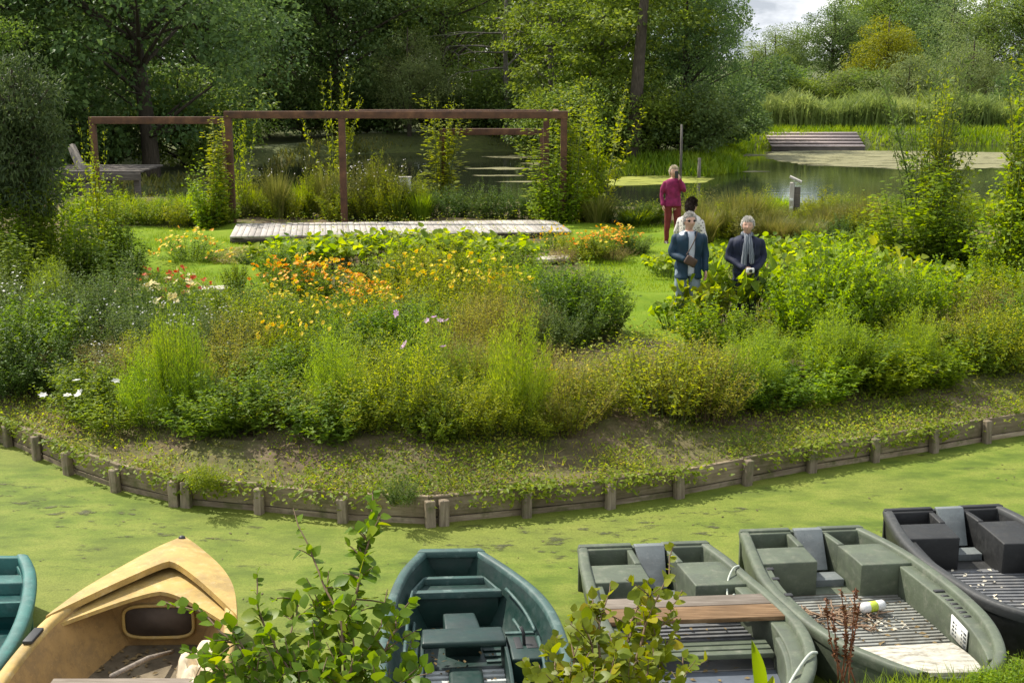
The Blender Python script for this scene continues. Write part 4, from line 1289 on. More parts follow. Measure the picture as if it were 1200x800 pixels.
# ---------------------------------------------------------------- trees
def tree_proto(key, seed, H, cw, ch, cz, leafmat, barkmat, nclump=90, leaves=160, L=.17, W=.10, clump=.8, trunk_r=.22, lean=0.0, shell=.55, flat=.7, gap=1.0, skirt=0.0, shape='d', tint=.5, droop=0.0):
    """trunk with limbs to leaf clumps; crown of half width cw, half height ch centred at cz"""
    rng = np.random.default_rng(seed)
    C_ = []
    tries = 0
    lobes = rdir(rng, 7); lobe_s = rng.uniform(.70, 1.12, 7)
    while len(C_) < nclump and tries < 8000:
        tries += 1
        d = rdir(rng, 1)[0]
        r = rng.uniform(shell, 1.0) if rng.uniform() < .75 else rng.uniform(.15, shell)
        k = np.maximum(0, lobes @ d) ** 3
        r *= (1 + (k * (lobe_s - 1)).sum() / max(k.sum(), .2))
        p = np.array([d[0] * cw * r, d[1] * cw * r, cz + d[2] * ch * r * (1.0 if d[2] > 0 else 1 - skirt)])
        if p[2] < .35: continue
        if all(np.linalg.norm(p - q) > clump * .62 * gap for q in C_): C_.append(p)
    C_ = np.array(C_)
    tpts = np.array([[0, 0, -.25], [.02 * H * lean, 0, H * .12], [lean * H * .25, .02 * H * rng.normal(), H * .4], [lean * H * .5, .03 * H * rng.normal(), H * .7], [lean * H * .55, 0, H * .93]])
    tp = smooth_line(tpts, 2); tr = np.interp(np.linspace(0, 1, len(tp)), [0, .08, .5, 1], [1.45, 1.0, .62, .12]) * trunk_r
    polys = [tp]; radii = [tr]
    for c in C_[:: 2 if len(C_) > 60 else 1]:
        zb = np.clip(c[2] - np.linalg.norm(c[:2]) * rng.uniform(.35, .8), H * .12, H * .85)
        k = np.argmin(np.abs(tp[:, 2] - zb)); s_ = tp[k]
        m_ = (s_ + c) / 2 + np.array([0, 0, rng.uniform(-.05, .12) * np.linalg.norm(c - s_)]) + rng.normal(0, .12, 3)
        tt = np.linspace(0, 1, 6)[:, None]
        polys.append((1 - tt) ** 2 * s_ + 2 * tt * (1 - tt) * m_ + tt ** 2 * c)
        r0 = min(tr[k] * .5, .03 + .012 * np.linalg.norm(c - s_)); radii.append(np.linspace(r0, .012, 6))
    V, F = tubes(polys, radii, 6)
    trunk = mesh(key + '_trunk', V, F, M[barkmat], None, True)
    lf = Leaves()
    n = len(C_) * leaves
    idx = np.repeat(np.arange(len(C_)), leaves)
    cr = clump * rng.uniform(.7, 1.25, len(C_))
    d = rdir(rng, n); rr = rng.uniform(.25, 1, n) ** .55
    off = d * rr[:, None] * cr[idx][:, None] * np.array([1, 1, flat])
    off[:, 2] -= droop * (off[:, 0] ** 2 + off[:, 1] ** 2)
    pos = C_[idx] + off
    outw = nz(C_[idx] - np.array([0, 0, cz - ch * .3]))
    ax = nz(d * .6 + rng.normal(0, .6, (n, 3)) + outw * .3 + np.array([0, 0, -.25 - droop]))
    nr = rng.normal(0, .5, (n, 3)) + np.array([0, 0, .75]) + outw * .35
    ct = rng.normal(0, .13, len(C_))
    tn = tint + ct[idx] + rng.normal(0, .16, n)
    sz = rng.uniform(.65, 1.2, n)
    lf.add(pos, ax, nr, L * sz, W * sz, tn, shape)
    return (trunk, lf.mesh(key + '_crown', M[leafmat]), H)

TP = {}
def tp(key, *a, **k): TP[key] = tree_proto(key, *a, **k)
tp('broad_dark', 11, 11.0, 4.2, 4.6, 6.0, 'tree_dark', 'bark', 120, 170, .17, .11, .95, .28)
tp('broad_dark2', 12, 10.0, 3.6, 4.4, 5.4, 'tree_dark', 'bark', 105, 170, .16, .10, .9, .25)
tp('broad_mid', 13, 10.0, 3.8, 4.4, 5.5, 'tree_mid', 'bark', 105, 170, .16, .10, .9, .24)
tp('broad_mid2', 14, 9.0, 3.2, 4.0, 5.0, 'tree_mid', 'bark', 90, 170, .15, .10, .85, .22)
tp('airy_lime', 15, 9.0, 2.6, 4.3, 5.2, 'tree_lime', 'bark_grey', 95, 120, .15, .09, .62, .16, gap=1.45, flat=.38, shell=.4)
tp('willow', 16, 8.5, 3.4, 3.6, 4.6, 'tree_grey', 'bark', 95, 190, .20, .05, .9, .22, droop=.25)
tp('gold', 17, 8.0, 2.6, 3.4, 4.3, 'tree_gold', 'bark_grey', 80, 170, .15, .10, .8, .18)
tp('slim', 18, 9.0, 2.0, 4.2, 4.8, 'tree_grey', 'bark', 75, 170, .16, .08, .75, .18)
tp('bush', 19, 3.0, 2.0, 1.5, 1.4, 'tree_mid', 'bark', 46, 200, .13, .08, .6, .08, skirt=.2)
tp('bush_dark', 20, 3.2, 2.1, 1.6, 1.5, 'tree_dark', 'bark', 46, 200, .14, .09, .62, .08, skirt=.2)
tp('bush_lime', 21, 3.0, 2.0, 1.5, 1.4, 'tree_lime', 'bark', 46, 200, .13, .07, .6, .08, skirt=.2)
tp('bush_willow', 22, 3.4, 2.0, 1.7, 1.7, 'tree_grey', 'bark', 46, 220, .19, .04, .62, .08, skirt=.2)

def tree(proto, px, D, height, label, group=None, rz=0, wide=1.0, name='tree', cat='tree', z=None):
    tm, cm, H = TP[proto]
    x = XD(px, D)
    z = fz(x, D) if z is None else z
    s_ = height / H
    r = thing(name, label, cat, (x, D, z - .05), rz, group)
    r.scale = (s_ * wide, s_ * wide, s_)
    link('trunk', tm, r); link('crown', cm, r)
    return r

bg = 'dark trees closing the view behind the pergola'
bgl = 'dark broad tree in the shaded wood behind the pergola'
for k in range(11):
    tree(['broad_mid', 'broad_dark2', 'broad_mid2'][k % 3], -60 + k * 72, 92 + (k * 7) % 13, 15 + k % 3, 'tall green tree in the back row of the wood', 'trees in the back row of the wood', k * 1.7, 1.25)
# left wood (near, shaded)
tree('broad_dark', 30, 46, 11, 'big dark tree at the top left corner', rz=.4)
tree('broad_dark2', 178, 45, 12.5, 'big dark tree with forked trunk above the old landing stage', rz=2.1, wide=1.1)
tree('broad_dark', 300, 66, 13, bgl, bg, 1.0)
tree('broad_dark2', 395, 68, 13.5, bgl, bg, 3.0)
tree('broad_dark', 455, 72, 13.5, bgl, bg, 4.1)
tree('broad_dark2', 345, 76, 14, bgl, bg, 5.1)
tree('broad_dark', 250, 55, 12, 'dark tree on the left bank over the water', rz=5.0)
tree('broad_dark2', 100, 58, 13, 'dark tree behind the landing stage trees', rz=1.4)
tree('broad_mid', 60, 52, 8.0, 'sunlit green tree between dark trees at the top left', rz=2.4)
tree('broad_dark', -50, 50, 12, 'dark tree cut by the left edge at the top', rz=2.9)
tree('broad_mid', -30, 40, 7.0, 'mid green tree at the left edge above the columns', rz=.9, wide=.9)
# middle
tree('broad_mid', 520, 70, 12, 'mid green tree above the middle of the pergola', rz=.2)
tree('airy_lime', 650, 61, 11, 'yellow green airy tree left of the leaning bank tree', rz=1.9, wide=1.15)
tree('broad_mid2', 580, 78, 13, 'mid green tall tree behind the bare grey branches', rz=2.7)
tree('willow', 480, 64.8, 6.0, 'grey green low tree hanging over the water behind the pergola', rz=2.2)
tree('broad_mid', 640, 82, 14, 'mid green tall tree behind the airy yellow green one', rz=4.4)
tree('airy_lime', 705, 57, 8.5, 'yellow green airy tree just left of the dark trunk', rz=.3, wide=1.1)
tree('broad_mid2', 690, 88, 14, 'mid green tree in the back row left of the dark trunk', rz=.9)
tree('broad_mid', 755, 80, 13, 'mid green tree in the back row right of the dark trunk', rz=5.3)
tree('broad_dark2', 800, 56, 7.6, 'dark green tree over the water right of the dark trunk', rz=3.3, wide=.95)
tree('broad_dark', 812, 67, 10.0, 'dark tree at the left end of the reeds', rz=.7, wide=.72)
tree('bush_dark', 800, 53.5, 3.2, 'dark low bush hanging over the water behind the thin post', name='bush', cat='bush', rz=.5, wide=1.2)
tree('bush_dark', 845, 60, 3.6, 'dark rounded bush at the water left of the far deck', name='bush', cat='bush', rz=2.5, wide=1.1)
# the leaning bank tree with a visible trunk
tree('airy_lime', 742, 52.5, 10.5, 'tall tree with a bare dark trunk and airy crown on the bank', rz=2.0, wide=1.35)
# right background
skl = [('broad_mid', 1052, 128, 13.5, 'mid green tall tree in the back row right of the open sky'), ('broad_mid2', 1008, 150, 13, 'mid green tree in the far back row behind the golden one'), ('broad_dark2', 1085, 145, 16, 'dark tall tree in the far back row at the right'),
       ('broad_dark2', 905, 120, 6.6, 'dark tree low on the skyline at the left of the open sky'),
       ('broad_mid', 893, 95, 5.6, 'mid green tree behind the left end of the reeds'),
       ('broad_mid2', 930, 135, 7.4, 'mid green tree under the open sky'),
       ('broad_dark', 972, 118, 9.4, 'dark rounded tree at the right of the open sky'),
       ('slim', 1016, 135, 13, 'grey green tall tree behind the golden one'),
       ('gold', 1036, 96, 7.6, 'golden yellow tree beyond the reeds'),
       ('slim', 1085, 125, 12, 'grey green slim tree right of the golden one'),
       ('broad_dark2', 1110, 108, 11, 'dark tree in the back row at the right'),
       ('willow', 1150, 95, 10.5, 'grey green broad willow at the top right'),
       ('willow', 1135, 84, 5.6, 'grey green rounded willow over the reeds at the right'),
       ('broad_mid', 1200, 90, 11, 'mid green tree at the top right corner'),
       ('broad_dark', 1250, 88, 11, 'dark tree cut by the right edge'),
       ('bush', 920, 86, 3.6, 'mid green round bush behind the reeds left of the golden tree'),
       ('bush_lime', 950, 84, 3.3, 'yellow green bush behind the reeds'),
       ('bush_willow', 985, 84, 3.2, 'grey green bush behind the reeds under the dark round tree'),
       ('bush', 1010, 83, 3.6, 'mid green bush under the golden tree'),
       ('bush_willow', 1062, 80, 4.2, 'grey green bush right of the golden tree'),
       ('bush_dark', 1195, 77, 3.6, 'dark bush at the right end of the reeds'),
       ('bush_dark', 880, 83, 4.5, 'dark bush at the left end of the reeds')]
for k, (pr, px, D, h, lb) in enumerate(skl):
    isb = pr.startswith('bush')
    tree(pr, px, D, h, lb, None, k * 1.3, 1.15, 'bush' if isb else 'tree', 'bush' if isb else 'tree')
# understorey along the banks
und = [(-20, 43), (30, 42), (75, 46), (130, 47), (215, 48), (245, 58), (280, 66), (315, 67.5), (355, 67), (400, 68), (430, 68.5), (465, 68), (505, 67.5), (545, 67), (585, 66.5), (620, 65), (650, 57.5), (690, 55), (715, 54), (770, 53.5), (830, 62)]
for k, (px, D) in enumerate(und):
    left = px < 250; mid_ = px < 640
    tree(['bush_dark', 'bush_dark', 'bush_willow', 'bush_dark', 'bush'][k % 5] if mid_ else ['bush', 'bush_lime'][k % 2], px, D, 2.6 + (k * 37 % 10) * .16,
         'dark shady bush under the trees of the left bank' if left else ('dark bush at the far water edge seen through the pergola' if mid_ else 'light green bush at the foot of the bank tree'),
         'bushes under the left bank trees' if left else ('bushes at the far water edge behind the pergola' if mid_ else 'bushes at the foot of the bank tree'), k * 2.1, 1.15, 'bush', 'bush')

for lb_ in sorted({o['label'] for o in bpy.data.objects if o.get('group') in ('bushes under the left bank trees', 'bushes at the far water edge behind the pergola', 'bushes at the foot of the bank tree', 'trees in the back row of the wood', bg)}):
    q_ = sorted([o for o in bpy.data.objects if o.get('label') == lb_], key=lambda o: o.location[0] / o.location[1])
    for k, o in enumerate(q_): o['label'] = lb_ + ', ' + ['first', 'second', 'third', 'fourth', 'fifth', 'sixth', 'seventh', 'eighth', 'ninth', 'tenth', 'eleventh'][k] + ' from the left'
# dead grey branches
def dead_tree():
    rng = np.random.default_rng(33)
    x, D = XD(592, 62.5), 64.5
    r = thing('dead_tree', 'bare grey dead tree with spreading twigs behind the pergola', 'dead tree', (x, D, fz(x, D)))
    polys = [np.array([[0, 0, -.2], [.1, 0, 2.5], [-.05, 0, 5], [.15, 0, 8.5]])]; rad = [np.array([.16, .13, .1, .04])]
    mains = []
    for k in range(16):
        z0 = rng.uniform(2.2, 7.5); a = rng.uniform(0, 6.28); l = rng.uniform(1.2, 3.2)
        d = np.array([math.cos(a), math.sin(a) * .6, rng.uniform(-.1, .7)])
        p = [np.array([.05, 0, z0]) + d * l * t + np.array([0, 0, -.25 * t * t]) + rng.normal(0, .08, 3) * t for t in (0, .33, .66, 1)]
        polys.append(np.array(p)); rad.append(np.array([.05, .04, .028, .012])); mains.append(p)
        for q in range(6):
            b0 = p[1 + q % 3]; d2 = nz(d + rng.normal(0, .6, 3)) * rng.uniform(.4, 1.1)
            polys.append(np.array([b0, b0 + d2 * .5, b0 + d2 + [0, 0, -.1]])); rad.append(np.array([.02, .014, .008]))
    V, F = tubes([smooth_line(p, 1) for p in polys], [np.interp(np.linspace(0, 1, len(smooth_line(p, 1))), np.linspace(0, 1, len(rr)), rr) for p, rr in zip(polys, rad)], 5)
    link('branches', mesh('branches', V, F, M['bark_grey'], None, True), r)
dead_tree()
# trunk of the leaning tree made heavier
o = [q for q in bpy.data.objects if q.get('label', '').startswith('tall tree with a bare dark trunk')][0]
o.rotation_euler = (0, 0, 0)
for ch in o.children:
    if ch.name.startswith('crown'): ch.location = (.2, 1.35, .9)
xx = o.location.copy()
mb = MB(); base = np.zeros(3)
pts = smooth_line([(0, 0, -.3), (.02, 0, 1.2), (.10, 0, 3.0), (.22, 0, 5.0), (.40, .0, 7.5)], 2)
mb.tube(pts, np.interp(np.linspace(0, 1, len(pts)), [0, .12, .5, 1], [.46, .34, .26, .14]), 10)
t2 = mb.obj('trunk', M['bark'], None, True)
for ch in list(o.children):
    if ch.name.startswith('trunk'): bpy.data.objects.remove(ch)
t2.parent = o; s_ = o.scale; t2.scale = (1 / s_[0], 1 / s_[1], 1 / s_[2]); t2.rotation_euler = (0, 0, -o.rotation_euler[2])

# reeds across the far bank
def reeds():
    rng = np.random.default_rng(41); n = 15000
    px = rng.uniform(872, 1215, n); D = rng.uniform(72.5, 77, n)
    x = np.array([XD(a, d) for a, d in zip(px, D)])
    z = far_z(np.column_stack([x, D]))
    h = 1.55 + .25 * np.sin(x * 1.3) + .2 * np.sin(x * 3.1 + 1) + rng.normal(0, .22, n)
    lf = Leaves(); pos = np.column_stack([x, D, z])
    ax = np.column_stack([rng.normal(0, .13, n), rng.normal(0, .13, n), np.ones(n)])
    tn = .5 + .2 * np.sin(x * .9) + rng.normal(0, .16, n)
    lf.add(pos, ax, rdir(rng, n), h, .11, tn, 'g', bend=.12)
    k = n * 2; i = rng.integers(0, n, k); t = rng.uniform(.35, .95, k)
    a = rng.uniform(0, 6.28, k)
    lf.add(pos[i] + nz(ax[i]) * (h[i] * t)[:, None], np.column_stack([np.cos(a), np.sin(a), rng.uniform(.4, 1.4, k)]), rdir(rng, k), .5, .06, tn[i] + rng.normal(0, .1, k), 'b', bend=.2)
    o = link('reeds', lf.mesh('reeds', M['reed'])); props(o, 'tall grey green reeds behind the far deck', 'reeds', None, 'stuff')
reeds()
def bank_grass(name, label, n, fx, h0, mat, seed, w_=.05):
    rng = np.random.default_rng(seed)
    pos = fx(rng, n); lf = Leaves()
    ax = np.column_stack([rng.normal(0, .35, n), rng.normal(0, .35, n), np.ones(n)])
    lf.add(pos, ax, rdir(rng, n), h0 * rng.uniform(.5, 1.3, n), w_, .5 + .25 * np.sin(pos[:, 0] * 1.7 + pos[:, 1]) + rng.normal(0, .16, n), 'g', bend=.2)
    o = link(name, lf.mesh(name, mat)); return props(o, label, 'grass', None, 'stuff')
def along_far(px0, px1, d0, d1):
    def f(rng, n):
        xs = np.linspace(XD(px0, 60), XD(px1, 60), 60)
        px = rng.uniform(px0, px1, n); x0 = np.array([XD(p, 58) for p in px])
        ys = []
        for x in x0:
            c = FAR_EDGE; k = np.interp(x, c[:, 0], c[:, 1]); ys.append(k)
        y = np.array(ys) + rng.uniform(d0, d1, n)
        return np.column_stack([x0, y, far_z(np.column_stack([x0, y])) - .03])
    return f
bank_grass('bank_grass', 'yellow green grass on the far bank around the deck', 12000, along_far(845, 1420, -.3, 8), .5, M['grass'], 51, .07)
bank_grass('bank_grass', 'rough grass along the shaded far bank behind the pergola', 4000, along_far(150, 720, .4, 5), .3, M['weed'], 52, .07)
def pen(rng, n):
    x = rng.uniform(1.5, 10, n); y = np.interp(x, FAR_EDGE[:, 0], FAR_EDGE[:, 1]) + rng.uniform(-.3, 4, n)
    return np.column_stack([x, y, far_z(np.column_stack([x, y])) - .03])
bank_grass('bank_grass', 'bright grass at the water edge below the bank tree', 5000, pen, .45, M['grass'], 53, .06)

# ================================================================== GARDEN PLANTS
PP = {}
def pp(key, mat, flower=None, variants=2, seed=100, fl_n=40, fl_size=.055, fl_petals=6, fl_where='tips', stem='stem', fmat2=None, **k):
    out = []
    for v in range(variants):
        lf, sm, tips, rng = stem_plant(seed + v * 7, **k)
        me = lf.mesh(key + '_leaves', M[mat])
        st = mesh(key + '_stems', sm[0], sm[1], M[stem], None, True) if sm else None
        fl = []
        if flower:
            p = tips[rng.integers(0, len(tips), fl_n)] + rng.normal(0, .035, (fl_n, 3)) + [0, 0, .02]
            fl.append(flowers(p, rng, fl_size, M[flower], petals=fl_petals))
            if fmat2:
                p = tips[rng.integers(0, len(tips), fl_n // 2)] + rng.normal(0, .05, (fl_n // 2, 3)) + [0, 0, .01]
                fl.append(flowers(p, rng, fl_size, M[fmat2], petals=fl_petals))
        co = np.vstack(lf.V)
        hw = np.percentile(np.abs(co[:, :2]), 96)
        out.append((me, st, fl, np.percentile(co[:, 2], 99), hw))
    PP[key] = out

pp('leafy_bright', 'bright', seed=100, n=64, h=1.0, r0=.30, spread=.42, per=40, L=.105, W=.052, t0=.08, top_bias=1.5)
pp('leafy_green', 'green', seed=120, n=66, h=1.0, r0=.32, spread=.42, per=42, L=.095, W=.044, t0=.08, top_bias=1.4)
pp('leafy_deep', 'deep', seed=140, n=75, h=1.0, r0=.32, spread=.45, per=44, L=.07, W=.034, t0=.06, top_bias=1.3)
pp('leafy_lime', 'lime', seed=160, n=65, h=1.0, r0=.30, spread=.42, per=40, L=.085, W=.036, t0=.08, top_bias=1.5)
pp('feather', 'feather', seed=180, n=110, h=1.0, r0=.28, spread=.42, dome=.62, per=85, L=.09, W=.013, t0=.15, shape='b', up=.6, jit=.03, sr=.003, top_bias=1.5, tvar=.22)
pp('kochia', 'feather', seed=200, n=80, h=1.0, r0=.20, spread=.20, per=110, L=.06, W=.010, t0=.10, shape='b', up=1.0, jit=.02, dome=.55, tvar=.15)
pp('wispy', 'olive', seed=220, n=100, h=1.0, r0=.36, spread=.45, per=46, L=.060, W=.022, t0=.22, up=.5, jit=.025, dome=.35, stem='twig', top_bias=1.4, tvar=.4, sr=.004)
pp('wispy_green', 'yolive', seed=230, n=95, h=1.0, r0=.34, spread=.45, per=46, L=.065, W=.026, t0=.15, up=.4, jit=.025, dome=.4, stem='stem', top_bias=1.5, tvar=.4, sr=.004)
pp('straw', 'straw', seed=240, n=90, h=1.0, r0=.32, spread=.42, per=42, L=.042, W=.015, t0=.25, up=.5, jit=.03, stem='twig', top_bias=1.4, tvar=.35)
pp('grey', 'grey', seed=260, n=70, h=1.0, r0=.32, spread=.42, per=42, L=.075, W=.026, t0=.1, top_bias=1.3)
pp('squash', 'bright', seed=280, n=70, h=.62, r0=.55, spread=.42, per=2, L=.24, W=.25, t0=.72, shape='r', up=.0, dome=.25, flat=1.6, tipshrink=.1, jit=.05, sr=.008, tvar=.4)
pp('squash_lime', 'lime', seed=290, n=60, h=.60, r0=.50, spread=.42, per=2, L=.20, W=.21, t0=.7, shape='r', up=.0, dome=.25, flat=1.5, tipshrink=.1, jit=.05, sr=.008, tvar=.4)
pp('dahlia_orange', 'green', 'f_orange', seed=300, n=60, h=.9, r0=.32, spread=.42, per=40, L=.08, W=.04, fl_n=60, fl_size=.095, fl_petals=9, fmat2='f_yellow')
pp('dahlia_yellow', 'leafy' if False else 'lime', 'f_yellow', seed=320, n=60, h=.9, r0=.3, spread=.42, per=40, L=.075, W=.034, fl_n=32, fl_size=.085, fl_petals=9)
pp('dahlia_red', 'green', 'f_red', seed=340, n=55, h=.8, r0=.3, spread=.4, per=40, L=.075, W=.034, fl_n=24, fl_size=.11, fl_petals=9, fmat2='f_cream')
pp('cream_flower', 'green', 'f_cream', seed=360, n=55, h=.8, r0=.3, spread=.4, per=40, L=.07, W=.034, fl_n=30, fl_size=.125, fl_petals=9)
pp('cosmos_pink', 'feather', 'f_pink', seed=380, n=80, h=1.0, r0=.26, spread=.38, per=75, L=.08, W=.010, shape='b', up=.7, jit=.03, fl_n=8, fl_size=.11)
pp('cosmos_white', 'bright', 'f_white', seed=400, n=65, h=1.0, r0=.3, spread=.42, per=42, L=.07, W=.026, fl_n=9, fl_size=.10)
pp('white_umbel', 'grey', 'f_white', seed=420, n=55, h=1.0, r0=.3, spread=.42, per=40, L=.07, W=.024, fl_n=40, fl_size=.035)
pp('dome_flower', 'green', 'f_yellow', seed=440, n=80, h=.8, r0=.42, spread=.5, per=40, L=.06, W=.03, dome=.7, fl_n=70, fl_size=.09, fmat2='f_orange')
pp('tall_weed', 'weed', seed=460, n=34, h=1.3, r0=.22, spread=.32, per=60, L=.10, W=.017, t0=.1, up=.55, dome=.3, tvar=.3)
pp('white_weed', 'weed', 'f_white', seed=480, n=30, h=1.35, r0=.2, spread=.34, per=50, L=.09, W=.016, t0=.1, up=.55, dome=.25, fl_n=26, fl_size=.04)
pp('lime_weed', 'lime', seed=500, n=44, h=1.2, r0=.24, spread=.34, per=60, L=.11, W=.022, t0=.08, up=.6, dome=.35)
pp('tall_grass', 'weed', seed=520, n=1, h=.1, per=2)
pp('vine', 'bright', seed=540, n=20, h=3.0, r0=.26, spread=.40, per=105, L=.12, W=.07, t0=.02, up=.05, dome=.75, jit=.07, sr=.008, tipshrink=.35, top_bias=.8)
pp('vine_dark', 'green', seed=560, n=40, h=3.0, r0=.30, spread=.40, per=120, L=.12, W=.07, t0=.02, up=.0, dome=.8, jit=.08, sr=.008, tipshrink=.3, top_bias=.75)
pp('sprig', 'lime', seed=580, n=7, h=2.4, r0=.10, spread=.85, per=95, L=.11, W=.045, t0=.12, up=.5, dome=.25, jit=.03, sr=.010, tipshrink=.6)
pp('sprig_pale', 'grey', seed=600, n=12, h=2.4, r0=.10, spread=.75, per=110, L=.12, W=.028, t0=.1, up=.6, dome=.3, jit=.03, sr=.010)
pp('creeper', 'lime', seed=620, n=8, h=3.0, r0=.09, spread=.18, per=110, L=.10, W=.055, t0=.02, up=.2, dome=.15, jit=.06, sr=.008)

def grass_clump(key, mat, seed, n, h, r0, lean, w_=.02):
    out = []
    for v in range(2):
        rng = np.random.default_rng(seed + v)
        a = rng.uniform(0, 6.28, n); r = r0 * np.sqrt(rng.uniform(0, 1, n))
        pos = np.column_stack([np.cos(a) * r, np.sin(a) * r, np.zeros(n)])
        ax = np.column_stack([np.cos(a) * lean * rng.uniform(0, 1, n) + rng.normal(0, .1, n), np.sin(a) * lean * rng.uniform(0, 1, n) + rng.normal(0, .1, n), np.ones(n)])
        lf = Leaves(); L = h * rng.uniform(.5, 1.1, n)
        lf.add(pos, ax, np.column_stack([-np.cos(a), -np.sin(a), np.full(n, .3)]), L, w_, .5 + rng.normal(0, .25, n), 'g', bend=.18)
        out.append((lf.mesh(key + '_blades', M[mat]), None, [], h * 1.0, r0 + lean * h * .4))
    PP[key] = out
grass_clump('tall_grass', 'weed', 520, 750, 1.15, .35, .5, .022)
grass_clump('green_grass', 'bright', 525, 650, .9, .35, .6, .022)

NP = [0]
def plant(kind, px, py, hpx, label, group=None, wpx=None, cat='plant', name=None, D=None, v=None, z=None):
    """a plant whose foot is seen at pixel (px, py), hpx pixels tall in the photograph"""
    if D is None: p = G(px, py)
    else: p = np.array([XD(px, D, .5), D, 0]); p[2] = gz(p[0], p[1]) if z is None else z
    NP[0] += 1
    me, st, fl, h, hw = PP[kind][(NP[0] if v is None else v) % len(PP[kind])]
    s_ = ppm(p)
    sz = hpx / s_ / (h * CP)
    sx = (wpx / s_ / (2 * hw)) if wpx else sz
    nm = name or {'squash': 'squash_plant', 'squash_lime': 'squash_plant', 'feather': 'feathery_plant', 'kochia': 'feathery_bush', 'wispy': 'seeding_plant', 'straw': 'dry_plant', 'vine': 'climbing_plant', 'vine_dark': 'climbing_plant', 'sprig': 'willow_shoots', 'sprig_pale': 'willow_shoots', 'creeper': 'climbing_plant', 'tall_grass': 'grass_clump', 'green_grass': 'grass_clump'}.get(kind, 'flowering_plant' if fl else ('weed' if 'weed' in kind else 'leafy_plant'))
    r = thing(nm, label, cat, (p[0], p[1], p[2] - .03), (NP[0] * 2.399) % 6.28, group)
    r.scale = (sx, sx, sz)
    link('foliage', me, r)
    if st: link('stems', st, r)
    for f in fl: props(link('flowers', f, r), kind='stuff')
    return r

ORD = ['first', 'second', 'third', 'fourth', 'fifth', 'sixth', 'seventh', 'eighth', 'ninth', 'tenth', 'eleventh', 'twelfth', 'thirteenth', 'fourteenth', 'fifteenth', 'sixteenth', 'seventeenth', 'eighteenth', 'nineteenth', 'twentieth', 'twenty-first', 'twenty-second', 'twenty-third', 'twenty-fourth', 'twenty-fifth', 'twenty-sixth', 'twenty-seventh', 'twenty-eighth', 'twenty-ninth', 'thirtieth', 'thirty-first', 'thirty-second', 'thirty-third', 'thirty-fourth']
DESC = {'wispy_green': 'yellowish green fine leaved plant', 'leafy_bright': 'bright green leafy plant', 'leafy_green': 'mid green leafy plant', 'leafy_deep': 'dark green leafy plant', 'leafy_lime': 'yellow green leafy plant',
        'feather': 'light green feathery plant', 'kochia': 'bright upright feathery bush', 'wispy': 'olive brown seeding plant', 'straw': 'straw coloured dry plant', 'grey': 'grey green leafy plant',
        'squash': 'broad leaved squash plant', 'squash_lime': 'yellow green squash plant', 'dahlia_orange': 'orange flowered dahlia', 'dahlia_yellow': 'yellow flowered plant', 'dahlia_red': 'red and yellow flowered plant',
        'cream_flower': 'cream flowered plant', 'cosmos_pink': 'feathery plant with pink flowers', 'cosmos_white': 'green plant with white flowers', 'white_umbel': 'grey green plant with tiny white flowers',
        'dome_flower': 'rounded plant with yellow and red flowers', 'tall_weed': 'tall narrow leaved weed', 'white_weed': 'tall weed with white tufts', 'lime_weed': 'yellow green tall weed',
        'tall_grass': 'clump of tall yellowish grass', 'green_grass': 'clump of green grass', 'vine': 'bright climbing vine', 'vine_dark': 'dark climbing vine', 'sprig': 'upright willow shoots', 'sprig_pale': 'pale willow shoots', 'creeper': 'yellow green creeper'}
def row(items, where, group):
    """plants of one row, listed from left to right: (kind, px, py, hpx[, wpx])"""
    items = sorted(items, key=lambda q: q[1])
    cnt = {}
    for it in items: cnt[it[0]] = cnt.get(it[0], 0) + 1
    seen = {}
    for it in items:
        k = it[0]; seen[k] = seen.get(k, 0) + 1
        if cnt[k] == 1: lb = f'only {DESC[k]} {where}'
        else: lb = f'{ORD[seen[k] - 1]} {DESC[k]} from the left {where}'
        plant(k, it[1], it[2], it[3], lb, group, it[4] if len(it) > 4 else None)

rr_ = random.Random(17)
# front row along the top of the bank
front_row = [
    ('leafy_deep', -25, 458, 90), ('leafy_deep', 22, 463, 95, 110), ('leafy_deep', 62, 470, 85), ('leafy_green', 100, 492, 75, 95), ('cosmos_white', 132, 498, 80, 100),
    ('cosmos_pink', 158, 498, 92, 80), ('feather', 182, 500, 90, 80), ('kochia', 205, 496, 122, 58), ('kochia', 229, 494, 120, 52), ('leafy_green', 252, 505, 75, 95),
    ('leafy_green', 290, 508, 78, 100), ('leafy_lime', 318, 505, 92, 100), ('leafy_green', 348, 511, 75, 95), ('leafy_green', 385, 512, 80, 100), ('feather', 392, 500, 105, 75),
    ('wispy', 425, 512, 100, 110), ('leafy_lime', 458, 510, 80, 90), ('wispy', 478, 510, 112, 105), ('leafy_green', 515, 514, 72, 90), ('feather', 522, 502, 128, 90),
    ('wispy', 548, 510, 95, 100), ('leafy_deep', 580, 512, 75, 95), ('feather', 612, 504, 138, 95), ('leafy_deep', 640, 512, 65, 90), ('wispy', 665, 508, 112, 120), ('leafy_lime', 694, 506, 100, 80),
    ('wispy', 722, 504, 112, 125), ('wispy', 772, 500, 112, 125), ('leafy_deep', 800, 502, 65, 100), ('wispy', 820, 494, 110, 120), ('leafy_green', 850, 496, 75, 100), ('feather', 872, 482, 90, 90),
    ('leafy_green', 900, 486, 70, 95), ('feather', 925, 474, 112, 100), ('leafy_bright', 950, 476, 72, 95), ('feather', 975, 466, 100, 90), ('leafy_green', 1005, 466, 70, 95),
    ('leafy_bright', 1035, 458, 80, 95), ('feather', 1062, 454, 90, 80), ('leafy_bright', 1085, 456, 78, 95), ('feather', 1115, 450, 92, 90), ('leafy_green', 1140, 448, 80, 95),
    ('wispy', 1165, 442, 90, 95), ('leafy_lime', 1188, 440, 82, 90), ('leafy_green', 1218, 436, 85, 95)]
